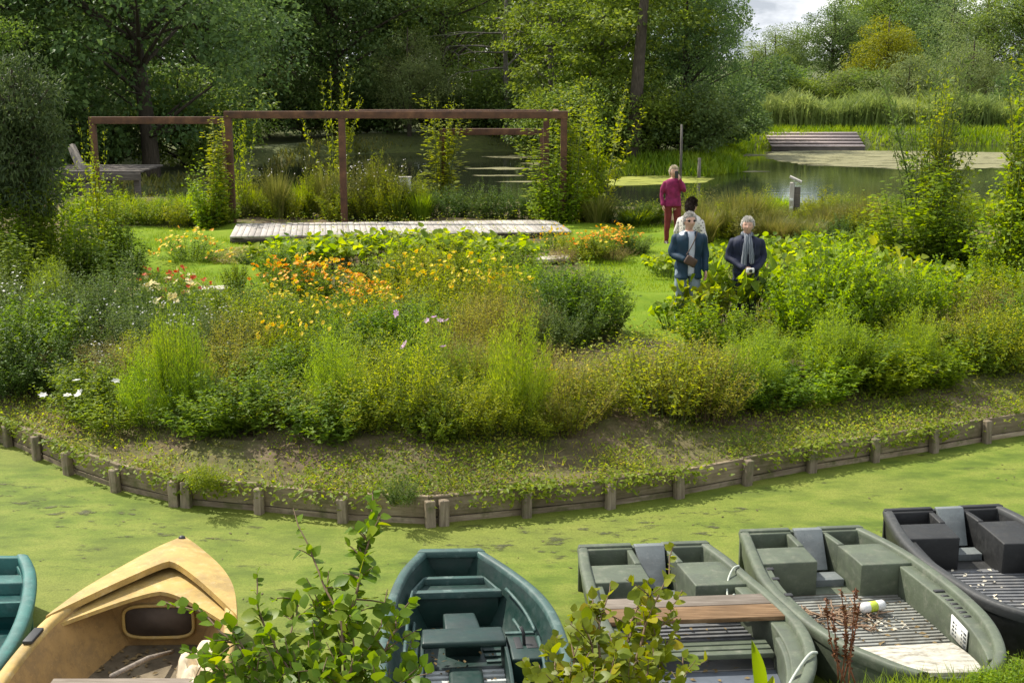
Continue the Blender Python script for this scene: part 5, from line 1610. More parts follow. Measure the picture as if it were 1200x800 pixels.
front_row = [(('wispy_green' if (it[0] == 'wispy' and i % 5 < 3) or (it[0] == 'leafy_deep' and it[1] > 500) else it[0]), it[1] + rr_.uniform(-5, 5), it[2] + rr_.uniform(-16, 1), it[3] * (rr_.uniform(.9, 1.08) if it[0] in ('feather', 'kochia') else rr_.uniform(.58, 1.06)), (it[4] * (rr_.uniform(.8, 1.0) if it[0] in ('feather', 'kochia') else rr_.uniform(.85, 1.15))) if len(it) > 4 else None) for i, it in enumerate(front_row) if i % 7 != 5]
row(front_row, 'in the front row', 'plants in the front row above the timber wall')
second = [
    ('leafy_deep', 12, 430, 80, 100), ('grey', 50, 432, 90, 100), ('white_umbel', 30, 412, 75), ('straw', 88, 440, 75, 90), ('white_umbel', 110, 450, 85, 90), ('straw', 142, 452, 85, 90), ('grey', 105, 412, 80, 90), ('wispy', 182, 448, 70),
    ('wispy', 262, 458, 90, 95), ('white_umbel', 255, 430, 70), ('leafy_green', 292, 452, 85, 95), ('dahlia_yellow', 340, 440, 80, 70), ('leafy_green', 325, 462, 60), ('grey', 372, 446, 75, 80), ('leafy_green', 408, 450, 75, 90),
    ('wispy', 448, 462, 85, 90), ('leafy_deep', 472, 452, 70, 85), ('cosmos_pink', 500, 462, 90, 80), ('wispy', 565, 462, 95, 90), ('straw', 535, 446, 75, 80), ('feather', 545, 458, 85, 80), ('straw', 640, 462, 70, 80), ('dahlia_yellow', 672, 466, 45, 60),
    ('straw', 700, 468, 62, 80), ('wispy', 745, 466, 60, 90), ('straw', 792, 462, 62, 90), ('wispy', 840, 452, 70, 90), ('leafy_bright', 880, 446, 70, 80), ('feather', 905, 442, 70, 80),
    ('leafy_bright', 985, 432, 80, 90), ('feather', 1040, 425, 70, 80), ('leafy_lime', 1075, 420, 80, 90), ('straw', 1110, 415, 75, 90), ('wispy', 1150, 412, 75, 90), ('straw', 1190, 408, 70, 90), ('leafy_green', 1215, 402, 80)]
second = [(('wispy_green' if it[0] == 'wispy' and i % 2 else ('leafy_green' if it[0] == 'grey' and i % 2 else it[0])), it[1] + rr_.uniform(-6, 6), it[2] + rr_.uniform(-5, 5), it[3] * rr_.uniform(.55, 1.15), it[4] if len(it) > 4 else None) for i, it in enumerate(second)]
row(second, 'in the second row', 'plants in the second row behind the timber wall')
mid = [
    ('grey', 20, 392, 85, 95), ('feather', 62, 380, 78, 50), ('grey', 85, 388, 80, 85), ('grey', 118, 392, 75, 90), ('grey', 150, 382, 90, 80), ('leafy_deep', 180, 402, 60, 80), ('white_umbel', 165, 420, 70, 80), ('leafy_deep', 205, 410, 55, 70),
    ('cream_flower', 165, 372, 42, 60), ('cream_flower', 205, 380, 52, 75), ('dahlia_red', 190, 362, 45, 60), ('dahlia_red', 214, 358, 40, 50), ('leafy_deep', 225, 388, 48, 65), ('leafy_green', 262, 398, 68, 80), ('grey', 250, 415, 60, 80),
    ('leafy_deep', 292, 388, 62, 65), ('leafy_lime', 300, 412, 75, 80), ('leafy_green', 335, 408, 60, 70), ('dahlia_yellow', 348, 398, 62, 70), ('wispy', 285, 432, 75, 85), ('leafy_green', 390, 425, 60, 80),
    ('dahlia_yellow', 430, 402, 66, 70), ('leafy_green', 455, 420, 70, 75), ('leafy_green', 500, 410, 60, 80), ('grey', 480, 400, 60, 60), ('wispy', 540, 428, 80, 80), ('leafy_lime', 515, 398, 70, 70), ('wispy', 580, 412, 80, 80), ('straw', 615, 410, 70, 70),
    ('leafy_deep', 645, 396, 85, 90), ('leafy_green', 684, 394, 84, 95), ('leafy_deep', 708, 392, 66, 60), ('leafy_deep', 665, 405, 62, 80), ('grey', 640, 415, 60, 70)]
row(mid, 'in mid garden', 'plants of the middle flower bed')
beds = [
    ('dahlia_orange', 335, 352, 48, 55), ('dahlia_orange', 362, 356, 52, 70), ('dahlia_orange', 392, 360, 50, 60), ('dahlia_orange', 420, 374, 46, 55), ('dahlia_orange', 446, 378, 46, 55), ('dahlia_yellow', 316, 372, 40, 50),
    ('dahlia_yellow', 485, 366, 66, 70), ('dahlia_yellow', 520, 372, 72, 75), ('dahlia_yellow', 555, 378, 72, 75), ('dahlia_yellow', 585, 372, 62, 65), ('leafy_lime', 470, 388, 58, 65), ('leafy_lime', 600, 385, 70, 60),
    ('leafy_green', 400, 388, 45, 60), ('leafy_green', 370, 385, 38, 60), ('leafy_bright', 620, 356, 50, 60), ('straw', 570, 398, 60, 60), ('grey', 660, 352, 45, 60), ('grey', 700, 352, 40, 60)]
row(beds, 'in the flower bed', 'plants of the orange and yellow flower bed')
squash = [('squash', x, y, h, w_) for x, y, h, w_ in [(318, 313, 30, 62), (350, 316, 34, 66), (385, 314, 38, 70), (425, 316, 40, 72), (465, 315, 42, 74), (505, 316, 42, 74), (545, 315, 40, 70), (582, 313, 38, 66), (612, 312, 30, 55),
          (340, 300, 24, 60), (405, 300, 30, 66), (450, 300, 32, 66), (495, 300, 34, 66), (540, 300, 32, 62), (590, 302, 30, 60)]] + [('squash_lime', x, y, h, w_) for x, y, h, w_ in [(370, 306, 30, 60), (480, 324, 32, 60), (560, 326, 30, 60), (520, 328, 30, 60)]]
squash += [('leafy_green', 330, 322, 36, 55), ('leafy_green', 605, 330, 40, 60), ('leafy_lime', 480, 340, 60, 60), ('leafy_lime', 520, 344, 68, 60), ('leafy_bright', 560, 342, 58, 60), ('leafy_green', 445, 342, 40, 60)]
row(squash, 'before the platform', 'plants of the squash bed before the platform')
right_bed = [('dome_flower', 648, 292, 24, 40), ('leafy_lime', 672, 300, 30, 40), ('dahlia_orange', 700, 302, 32, 45), ('leafy_lime', 690, 304, 26, 40), ('straw', 660, 306, 20, 40), ('dome_flower', 715, 296, 30, 44), ('dahlia_orange', 728, 296, 30, 40), ('leafy_deep', 745, 296, 24, 45), ('straw', 722, 304, 18, 44)]
row(right_bed, 'at the platform\'s right end', 'plants of the small bed right of the platform')
plant('dome_flower', 222, 305, 34, 'rounded bush with yellow and red flowers on the left lawn', None, 74)
plant('leafy_deep', 298, 312, 24, 'small dark leafy plant at the edge of the left lawn', None, 40)
plant('leafy_green', 276, 345, 40, 'lone leafy stalk plant on the left lawn edge', None, 30)
plant('squash', 785, 322, 26, 'small broad leaved plant on the lawn beside the men', None, 50)
plant('squash', 770, 316, 20, 'smaller broad leaved plant on the lawn edge', None, 34)
# right: broad leaved mass around the two men
rightmass = [('squash', 795, 386, 42, 60), ('squash', 835, 388, 70, 80), ('squash', 868, 386, 82, 85), ('squash', 900, 382, 78, 85), ('squash', 945, 384, 70, 90), ('squash', 985, 380, 74, 90), ('squash', 1025, 378, 74, 90), ('squash_lime', 822, 392, 62, 70), ('squash_lime', 1062, 376, 70, 85),
             ('squash', 920, 350, 52, 80), ('squash', 960, 346, 56, 80), ('squash', 1000, 346, 60, 85), ('squash_lime', 1042, 346, 60, 80), ('leafy_bright', 835, 408, 60, 80), ('leafy_bright', 955, 415, 128, 100), ('leafy_bright', 1000, 405, 122, 100), ('leafy_green', 930, 405, 85, 80), ('leafy_green', 1045, 402, 90, 85), ('leafy_deep', 980, 396, 100, 80),
             ('leafy_bright', 1090, 398, 90, 85), ('leafy_lime', 1130, 392, 80, 85), ('leafy_lime', 1165, 388, 75, 85), ('leafy_bright', 1205, 385, 80, 80), ('leafy_green', 870, 412, 45, 80), ('leafy_lime', 905, 410, 50, 70), ('straw', 1145, 405, 75, 70),
             ('squash', 1075, 352, 50, 80), ('squash', 1110, 360, 50, 80), ('leafy_bright', 1150, 358, 60, 70), ('leafy_lime', 1175, 352, 70, 60),
             ('squash', 915, 320, 36, 60), ('squash', 940, 312, 34, 60), ('squash', 990, 318, 38, 66), ('squash', 845, 316, 30, 50), ('squash_lime', 1030, 318, 40, 60), ('squash', 895, 302, 28, 50), ('squash', 962, 300, 30, 60), ('leafy_green', 1010, 300, 36, 50)]
row(rightmass, 'around the two men', 'plants of the leafy mass around the two men')
# tall grass and herbs along the pond behind the people
gr = []
for k in range(26):
    gr.append((['tall_grass', 'tall_grass', 'tall_weed', 'tall_grass', 'lime_weed'][k % 5], 812 + k * 8.2 + rr_.uniform(-3, 3), 276 + rr_.uniform(-8, 12), rr_.uniform(40, 60) * (.62 if 900 < 812 + k * 8.2 < 965 else 1), 42))
for k in range(14): gr.append((['lime_weed', 'leafy_green', 'tall_weed', 'leafy_bright'][k % 4], 985 + k * 11, 276 - (k % 3) * 8 + rr_.uniform(-3, 3), rr_.uniform(26, 40), 44))
gr += [('lime_weed', 812, 262, 46, 24), ('green_grass', 745, 262, 24, 50), ('leafy_deep', 735, 262, 26, 60), ('leafy_green', 765, 260, 24, 45), ('tall_grass', 700, 262, 40, 50), ('leafy_deep', 985, 285, 34, 55), ('leafy_green', 1012, 282, 30, 55), ('leafy_deep', 950, 292, 26, 50)]
for k in range(26): gr.append((['lime_weed', 'green_grass', 'tall_grass', 'leafy_lime'][k % 4], 900 + k * 12, 258 - (k % 2) * 7 + rr_.uniform(-2, 2), rr_.uniform(16, 26), 44))
row(gr, 'by the pond on the right', 'tall grass and herbs by the pond on the right')
# weeds behind the platform
wd = []
kinds = ['lime_weed', 'tall_weed', 'green_grass', 'white_weed', 'lime_weed', 'tall_grass']
for k in range(24):
    x = 282 + k * 9.2
    wd.append((kinds[k % 6] if x < 490 else ['leafy_deep', 'leafy_green', 'green_grass'][k % 3], x + rr_.uniform(-3, 3), 258 - rr_.uniform(0, 6), rr_.uniform(32, 76) if x < 490 else rr_.uniform(28, 42), 34))
for x in (500, 528, 556, 584, 612, 636): wd.append(('leafy_deep', x, 256, rr_.uniform(36, 46), 50))
for k in range(22): wd.append((['leafy_green', 'leafy_bright', 'leafy_lime', 'green_grass'][k % 4], 96 + k * 8.2, 264 - (k % 2) * 9 + rr_.uniform(-2, 2), rr_.uniform(24, 34), 38))
wd += [('white_weed', 418, 256, 66, 40), ('white_weed', 474, 256, 64, 36), ('white_weed', 440, 254, 58, 36), ('lime_weed', 455, 258, 52, 40), ('lime_weed', 395, 258, 40, 40), ('leafy_deep', 470, 257, 40, 45)]
row(wd, 'behind the platform', 'weeds in the strip behind the platform')

# climbers on the pergola posts
def climb(px, py, hpx, wpx, label, kind='creeper', D=None):
    return plant(kind, px, py, hpx, label, 'climbers on the pergola posts', wpx, 'climbing plant', None, D)
climb(258, 266, 124, 44, 'creeper on the left front post of the main pergola')
climb(248, 266, 84, 50, 'bushy creeper at the foot of the left front post', 'vine')
climb(287, 262, 140, 44, 'creeper topping the beam right of the left front post', 'sprig', DA + 1.0)
climb(392, 258, 165, 60, 'tall shoots over the beam at the middle post', 'sprig', DA + 2.2)
climb(402, 258, 125, 30, 'creeper on the middle post of the pergola', 'creeper', DA + 2.4)
climb(515, 256, 118, 52, 'creeper on the post of the low back frame', 'creeper', DC - .3)
climb(520, 256, 130, 40, 'shoots above the post of the low back frame', 'sprig', DC - .2)
climb(640, 258, 118, 60, 'creeper inside the right front post', 'creeper', DA + .5)
climb(672, 260, 150, 50, 'creeper on the right front post of the pergola', 'creeper', DA + .2)
climb(690, 262, 135, 46, 'bushy tall creeper right of the pergola', 'vine', DA + .8)
climb(705, 258, 155, 90, 'arching shoots right of the pergola', 'sprig', DA + 1.4)
climb(655, 260, 80, 55, 'low creeper at the foot of the right front post', 'vine', DA - .1)
# left vine columns
plant('vine', 118, 318, 118, 'bright climbing vine on the left below the steel post', None, 62, 'climbing plant')
plant('sprig', 122, 312, 168, 'forked tall shoots rising beside the left steel post', None, 46, 'climbing plant')
plant('vine_dark', 148, 322, 66, 'low dark vine bush at the left lawn corner', None, 44, 'climbing plant')
plant('vine', 75, 328, 148, 'bright vine column right of the dark round tree', None, 54, 'climbing plant')
plant('vine_dark', 45, 336, 150, 'dark vine wrapping the trunk of the round tree', None, 60, 'climbing plant')
plant('vine_dark', 30, 342, 110, 'dense dark creeper round the foot of the round tree', None, 70, 'climbing plant')
plant('creeper', 40, 338, 150, 'thin creeper climbing through the dark round tree', None, 40, 'climbing plant')
plant('vine_dark', 98, 340, 80, 'dark low vine between the left columns', None, 70, 'climbing plant')
plant('vine', 4, 345, 110, 'vine column cut by the left edge', None, 50, 'climbing plant')
plant('vine_dark', 20, 360, 80, 'dark leafy vine low at the left edge', None, 80, 'climbing plant')
# right columns
plant('creeper', 1092, 322, 215, 'tall bright vine column in the right garden', None, 46, 'climbing plant')
plant('vine_dark', 1100, 330, 120, 'dark vine mass at the foot of the right column', None, 84, 'climbing plant')
plant('vine', 1068, 330, 132, 'broad vine skirt left of the right column', None, 96, 'climbing plant')
plant('sprig_pale', 1088, 318, 268, 'pale willow shoots spreading above the right column', None, 110, 'willow')
plant('vine', 1094, 320, 190, 'full bushy vine on the right column', None, 64, 'climbing plant')
plant('sprig_pale', 1080, 322, 230, 'second pale willow tuft on the right column', None, 90, 'willow')
plant('sprig', 1085, 318, 262, 'leafy upright shoots above the right column', None, 50, 'willow')
plant('vine', 1128, 335, 90, 'low vine right of the column', None, 70, 'climbing plant')
plant('vine', 1182, 352, 180, 'broad vine foot of the right edge column', None, 84, 'climbing plant')
plant('creeper', 1196, 348, 262, 'high creeper on the right edge column', None, 60, 'climbing plant')
plant('sprig_pale', 1200, 350, 290, 'pale willow shoots over the right edge column', None, 90, 'willow')
plant('vine', 1194, 350, 235, 'tall vine column at the right edge', None, 66, 'climbing plant')
plant('sprig', 1186, 348, 285, 'leafy shoots above the vine at the right edge', None, 70, 'willow')
plant('vine_dark', 1205, 352, 190, 'dark vine behind the right edge column', None, 70, 'climbing plant')
plant('vine', 1228, 352, 220, 'vine column beyond the right edge', None, 70, 'climbing plant')

# dark round-headed willow at the left and a tree beyond the left edge
TP['pollard'] = tree_proto('pollard', 71, 3.6, .85, 1.25, 2.45, 'pollard', 'bark', 60, 210, .12, .034, .36, .16, shell=.25, gap=1.15)
g = G(36, 338)
r = thing('tree', 'dark round headed willow on a short trunk at the left', 'tree', (g[0], g[1], g[2] - .05)); r.scale = (.86, .86, 1.12)
link('trunk', TP['pollard'][0], r); link('crown', TP['pollard'][1], r)
g = G(8, 345)
r = thing('tree', 'second dark willow cut by the left edge', 'tree', (g[0] - .5, g[1] + 1.0, g[2] - .05), 2.0); r.scale = (1.0, 1.0, .95)
link('trunk', TP['pollard'][0], r); link('crown', TP['pollard'][1], r)

# ground cover: low leaves over bank and beds
def cover():
    rng = np.random.default_rng(61)
    n = 700000
    pts = np.column_stack([rng.uniform(-13, 14, n), 11 + 25 * rng.uniform(0, 1, n) ** 1.6])
    # more where it is near
    keep = inside(pts, ISLAND) & (rng.uniform(0, 1, n) < np.clip(16 / pts[:, 1], 0, 1) ** 1.5)
    pts = pts[keep]
    d = seg_dist(pts, WALL_XY, False)
    lawn = np.zeros(len(pts), bool)
    for q in LAWN_XY: lawn |= inside(pts, q)
    pts, d = pts[~lawn], d[~lawn]
    z = garden_z(pts)
    # patchy on the bank
    f = sum(np.sin(pts[:, 0] * a + pts[:, 1] * b_ + c) for a, b_, c in ((1.1, .7, 0), (-.8, 1.9, 2), (2.3, -1.3, 1), (3.7, 2.9, 4), (-5.1, 3.3, 3), (.5, -.4, 5))) / 3.0
    patch = f + .55 * np.exp(-(d / .45) ** 2) - .15 - .45 * np.exp(-((pts[:, 0] - 2.2) / 1.6) ** 2) * (d < 1.6)
    pr = np.where(d < 1.7, np.clip(.60 + patch * 1.0, .10, 1), .3)
    k = rng.uniform(0, 1, len(pts)) < pr
    pts, d, z = pts[k], d[k], z[k]
    n = len(pts)
    a = rng.uniform(0, 6.28, n)
    up = np.where(d < 1.7, 1.0, .8)
    ax = np.column_stack([np.cos(a), np.sin(a), rng.uniform(0, 1, n) * up])
    h = rng.uniform(0, 1, n) ** 2 * np.where(d < 1.7, .12, .28)
    lf = Leaves()
    tn = .45 + .25 * np.sin(pts[:, 0] * 1.3 + pts[:, 1] * 2) + rng.normal(0, .25, n)
    g1 = rng.uniform(0, 1, n) < .55
    for sel, nm, mt, lb in ((g1, 'ground_cover', M['bright'], 'low fresh green weeds covering bank and beds'), (~g1, 'ground_cover', M['olive'], 'low olive brown weeds covering bank and beds')):
        lf = Leaves()
        lf.add(np.column_stack([pts, z + h + .005])[sel], ax[sel], np.column_stack([rng.normal(0, .4, (n, 2)), np.ones(n)])[sel], (rng.uniform(.022, .058, n) * np.where(d < 1.7, 1, 1.3))[sel], (rng.uniform(.012, .030, n) * np.where(d < 1.7, 1, 1.3))[sel], tn[sel], 'd')
        o = link(nm, lf.mesh(nm, mt)); props(o, lb, None, None, 'stuff')
    # short grass and sprouts on the bank
    for nm, mt, lb, n, ph in (('bank_grass', M['grass'], 'short grass sprouting in patches on the garden bank', 26000, 0), ('bank_grass', M['straw'], 'short dry grass on the garden bank', 7000, 2.5)):
        q = np.column_stack([rng.uniform(-9, 10, n), rng.uniform(11, 19, n)]); dd = seg_dist(q, WALL_XY, False)
        f = sum(np.sin(q[:, 0] * a + q[:, 1] * b_ + c + ph) for a, b_, c in ((1.7, .9, 0), (-1.1, 2.9, 2), (4.3, -3.3, 1), (7.7, 5.9, 4))) / 2
        k = inside(q, ISLAND) & (dd < 2.0) & (f + rng.normal(0, .5, n) > .1); q = q[k]; n = len(q); lf = Leaves()
        lf.add(np.column_stack([q, garden_z(q) - .01]), np.column_stack([rng.normal(0, .5, (n, 2)), np.ones(n)]), rdir(rng, n), rng.uniform(.04, .13, n), .011, .5 + rng.normal(0, .25, n), 'g', bend=.3)
        o = link(nm, lf.mesh(nm, mt)); props(o, lb, None, None, 'stuff')
    # dry stalk litter on the bank
    n = 4500
    pts = np.column_stack([rng.uniform(-9, 10, n), rng.uniform(11, 20, n)])
    d = seg_dist(pts, WALL_XY, False); k = inside(pts, ISLAND) & (d < 2.2); pts = pts[k]; n = len(pts)
    a = rng.uniform(0, 6.28, n); lf = Leaves()
    lf.add(np.column_stack([pts, garden_z(pts) + .012]), np.column_stack([np.cos(a), np.sin(a), rng.normal(0.08, .12, n)]), np.column_stack([rng.normal(0, .3, (n, 2)), np.ones(n)]), rng.uniform(.06, .22, n), .010, .5 + rng.normal(0, .3, n), 'd')
    o = link('dry_stalks', lf.mesh('dry_stalks', M['straw'])); props(o, 'dry stalks and cut stems lying on the bank', None, None, 'stuff')
    # overhang at the wall top
    n = 9000
    i = rng.integers(0, len(WALL_XY) - 1, n); t = rng.uniform(0, 1, n)
    p = WALL_XY[i] + (WALL_XY[i + 1] - WALL_XY[i]) * t[:, None]
    m_ = (.5 + .5 * np.sin(p[:, 0] * 2.9 + 1) * np.sin(p[:, 0] * 1.1 + 2)) ; k = rng.uniform(0, 1, n) < np.clip(m_ * 1.1 - .1, 0.03, 1)
    p = p[k]; n = len(p)
    hang = rng.uniform(0, 1, n) ** 2.5 * .16
    y = p[:, 1] + rng.uniform(-.05, .14, n) - .03
    pos = np.column_stack([p[:, 0], np.where(hang > .03, p[:, 1] - .075, y), .30 - hang + rng.uniform(0, .03, n)])
    a = rng.uniform(0, 6.28, n); lf = Leaves()
    lf.add(pos, np.column_stack([np.cos(a), np.sin(a) - .6, rng.normal(-.3, .4, n)]), np.column_stack([rng.normal(0, .4, n), rng.normal(-.5, .4, n), np.ones(n)]), rng.uniform(.035, .08, n), rng.uniform(.02, .045, n), .5 + rng.normal(0, .25, n), 'd')
    o = link('wall_top_weeds', lf.mesh('wall_top_weeds', M['lime'])); props(o, 'small weeds creeping over the top of the timber wall', None, None, 'stuff')
cover()
# bright weed tuft hanging at the wall on the left, and one by the middle bay
plant('leafy_lime', 240, 571, 36, 'yellow green weed tuft at the wall plank on the left', None, 40, v=0)
plant('leafy_deep', 470, 588, 34, 'dark weed tuft against the wall behind the tall shoots', None, 42, v=1)

# lawn blades
def lawn_grass():
    rng = np.random.default_rng(62); lf = Leaves()
    for q in LAWN_XY:
        lo, hi = q.min(0) - .2, q.max(0) + .2
        n = int(np.prod(hi - lo) * 420)
        pts = np.column_stack([rng.uniform(lo[0], hi[0], n), rng.uniform(lo[1], hi[1], n)])
        k = inside(pts, q) | (seg_dist(pts, q) < rng.uniform(0, .22, n)); pts = pts[k]; n = len(pts)
        lf.add(np.column_stack([pts, garden_z(pts) - .012]), np.column_stack([rng.normal(0, .4, (n, 2)), np.ones(n)]), rdir(rng, n), rng.uniform(.03, .075, n), .013, .5 + .2 * np.sin(pts[:, 0] * 2 + pts[:, 1]) + rng.normal(0, .2, n), 'b')
    o = link('lawn_grass', lf.mesh('lawn_grass', M['grass'])); props(o, 'short mown grass of the two garden lawns', None, None, 'stuff')
lawn_grass()
# dry mulch patch by the left lawn
def mulch():
    rng = np.random.default_rng(63); c = P(280, 299, .55); mb = MB()
    n = 700
    lf = Leaves(); a = rng.uniform(0, 6.28, n); r_ = np.sqrt(rng.uniform(0, 1, n))
    pts = np.column_stack([c[0] + np.cos(a) * r_ * .55, c[1] + np.sin(a) * r_ * 1.1]); b_ = rng.uniform(0, 6.28, n)
    lf.add(np.column_stack([pts, garden_z(pts) + rng.uniform(.01, .06, n)]), np.column_stack([np.cos(b_), np.sin(b_), rng.normal(0, .2, n)]), np.column_stack([rng.normal(0, .4, (n, 2)), np.ones(n)]), .11, .035, .6 + rng.normal(0, .3, n), 'd')
    o = link('mulch', lf.mesh('mulch', M['straw'])); props(o, 'patch of dry pale mulch beside the left lawn', None, None, 'stuff')
mulch()
# a few plants just past the right edge of the picture
for k, (kd, x, y, h) in enumerate((('leafy_green', 1250, 430, 90), ('wispy_green', 1292, 424, 88), ('leafy_bright', 1338, 416, 90), ('leafy_lime', 1262, 398, 84), ('squash', 1255, 372, 60), ('leafy_bright', 1305, 388, 84), ('vine', 1275, 345, 180), ('leafy_green', 1330, 360, 80))):
    plant(kd, x, y, h, DESC[kd] + ' just past the right edge, ' + ORD[k] + ' of that patch', 'plants past the right edge', 100 if kd != 'vine' else 80)

# ================================================================== PEOPLE
def evaluated(me_obj):
    dg = bpy.context.evaluated_depsgraph_get()
    dg.update()
    return bpy.data.meshes.new_from_object(me_obj.evaluated_get(dg))

class Body:
    """closed shapes fused by a voxel remesh into ONE continuous surface"""
    def __init__(s): s.mb = MB()
    def limb(s, pts, r, n=12):
        pts = np.asarray(pts, float); r = np.asarray(r, float)
        t = np.linspace(0, 1, len(pts)); T = np.linspace(0, 1, (len(pts) - 1) * 5 + 1)
        q = np.stack([np.interp(T, t, pts[:, k]) for k in range(3)], 1)
        for _ in range(2):
            q[1:-1] = q[1:-1] * .5 + (q[:-2] + q[2:]) * .25
        R = np.interp(T, t, r)
        s.mb.tube(q, R, n)
        for p, rad in ((q[0], R[0]), (q[-1], R[-1])): s.ball(p, (rad, rad, rad))
        return s
    def ball(s, c, rad, n=12, m=8):
        v = []; f = []
        for i in range(1, m):
            a = math.pi * i / m
            for j in range(n):
                b_ = 2 * math.pi * j / n
                v.append([c[0] + rad[0] * math.sin(a) * math.cos(b_), c[1] + rad[1] * math.sin(a) * math.sin(b_), c[2] + rad[2] * math.cos(a)])
        for i in range(m - 2):
            for j in range(n): f.append([i * n + j, i * n + (j + 1) % n, (i + 1) * n + (j + 1) % n, (i + 1) * n + j])
        k = len(v); v += [[c[0], c[1], c[2] + rad[2]], [c[0], c[1], c[2] - rad[2]]]
        for j in range(n): f.append([j, k, (j + 1) % n]) ; f.append([(m - 2) * n + j, (m - 2) * n + (j + 1) % n, k + 1])
        s.mb.add(v, f); return s
    def loft(s, secs, n=20):
        """secs: (x, y, z, rx, ry)"""
        v = []; f = []; a = np.linspace(0, 2 * np.pi, n, endpoint=False)
        T = np.linspace(0, len(secs) - 1, (len(secs) - 1) * 4 + 1); S = np.array(secs, float)
        S = np.stack([np.interp(T, np.arange(len(secs)), S[:, k]) for k in range(5)], 1)
        for _ in range(2): S[1:-1] = S[1:-1] * .5 + (S[:-2] + S[2:]) * .25
        for x, y, z, rx, ry in S:
            c_, s_ = np.cos(a), np.sin(a)
            e = .82
            v += [[x + rx * abs(c) ** e * np.sign(c), y + ry * abs(q) ** e * np.sign(q), z] for c, q in zip(c_, s_)]
        k = len(S)
        for i in range(k - 1):
            for j in range(n): f.append([i * n + j, i * n + (j + 1) % n, (i + 1) * n + (j + 1) % n, (i + 1) * n + j])
        f += [list(range(n))[::-1], [(k - 1) * n + j for j in range(n)]]
        s.mb.add(v, f); return s
    def head(s, c, turn=0.0, tilt=0.0, sc_=1.06):
        bm = bmesh.new(); bmesh.ops.create_icosphere(bm, subdivisions=5, radius=1)
        R = Euler((tilt, 0, turn)).to_matrix()
        g = lambda x, z, x0, z0, sx, sz: math.exp(-((x - x0) / sx) ** 2 - ((z - z0) / sz) ** 2)
        V = []
        for v in bm.verts:
            x, y, z = v.co
            wx = .076 * (1 - .30 * max(0, -z) ** 1.4); wy = .097 * (1 - .10 * max(0, -z))
            X, Y, Z = x * wx, y * wy, z * .118
            if y < 0:
                fr = min(1, -y * 1.6)
                Y -= fr * .026 * g(X, Z, 0, -.018, .011, .026)            # nose
                Y -= fr * .008 * g(X, Z, 0, .008, .010, .03)
                for q in (-1, 1):
                    Y += fr * .012 * g(X, Z, q * .032, .012, .016, .011)   # eye sockets
                    Y -= fr * .006 * g(X, Z, q * .030, .034, .022, .008)   # brows
                    Y -= fr * .005 * g(X, Z, q * .042, -.022, .018, .018)  # cheeks
                Y -= fr * .009 * g(X, Z, 0, -.054, .022, .006)             # upper lip
                Y += fr * .006 * g(X, Z, 0, -.0615, .022, .003)            # mouth line
                Y -= fr * .008 * g(X, Z, 0, -.069, .018, .006)             # lower lip
                Y -= fr * .012 * g(X, Z, 0, -.098, .022, .014)             # chin
            else:
                Y *= 1.02
            p = R @ Vector((X * sc_, Y * sc_, Z * sc_)) + Vector(c)
            V.append(p[:])
        s.mb.add(V, [[v.index for v in f.verts] for f in bm.faces]); bm.free()
        for q in (-1, 1):                                                  # ears
            e = R @ Vector((q * .076 * sc_, .008, -.002)) + Vector(c)
            s.ball(e, (.012, .020, .031), 8, 6)
        return s
    def hand(s, wr, d, nrm, thumb, curl=.5, size=1.0):
        """palm, four unequal bent fingers and a thumb leaving the palm's side; nrm: palm side"""
        wr = np.asarray(wr, float); d = nz(np.asarray(d, float)); nrm = np.asarray(nrm, float)
        side = nz(np.cross(d, nrm)); nrm = np.cross(side, d)
        if thumb < 0: side = -side
        P_ = lambda a, b_, c: wr + (d * a + side * b_ + nrm * c) * size
        mb = s.mb
        mb.hexa([P_(-.01, -.026, -.012), P_(-.01, .026, -.012), P_(.085, .040, -.012), P_(.085, -.040, -.012)], [P_(-.01, -.026, .014), P_(-.01, .026, .014), P_(.085, .040, .013), P_(.085, -.040, .013)])
        for k, (b_, L) in enumerate(((.031, .072), (.010, .080), (-.011, .075), (-.031, .058))):
            p = P_(.08, b_, 0); dd = d.copy(); pts = [p]
            for j, fr in enumerate((.45, .32, .23)):
                an = curl * (.5, .8, .7)[j] * (1 + .06 * k)
                dd = dd * math.cos(an) + np.cross(side if thumb > 0 else -side, dd) * 0 + nrm * math.sin(an); dd = nz(dd); 
                p = p + dd * L * fr * size; pts.append(p)
            s.limb(pts, np.array([.0095, .009, .0082, .007]) * size, 8)
        p0 = P_(.018, .026, .004); p1 = P_(.045, .055, .012); p2 = P_(.072, .062, .024); p3 = P_(.092, .058, .034)
        s.limb([p0, p1, p2, p3], np.array([.014, .012, .0105, .008]) * size, 8)
        return s
    def build(s, name, mat, parent, voxel=.008, smooth_it=4, wrinkle=0.0, cut=None, thick=0.0, seed=0):
        me = mesh('tmp', np.vstack(s.mb.v), s.mb.f)
        bm = bmesh.new(); bm.from_mesh(me); bmesh.ops.recalc_face_normals(bm, faces=bm.faces); bm.to_mesh(me); bm.free()
        o = link('tmp', me)
        r = o.modifiers.new('r', 'REMESH'); r.mode = 'VOXEL'; r.voxel_size = voxel
        q = o.modifiers.new('s', 'SMOOTH'); q.iterations = smooth_it; q.factor = .5
        out = evaluated(o); bpy.data.objects.remove(o)
        n = len(out.vertices); co = np.empty(n * 3, np.float32); out.vertices.foreach_get('co', co); co = co.reshape(-1, 3)
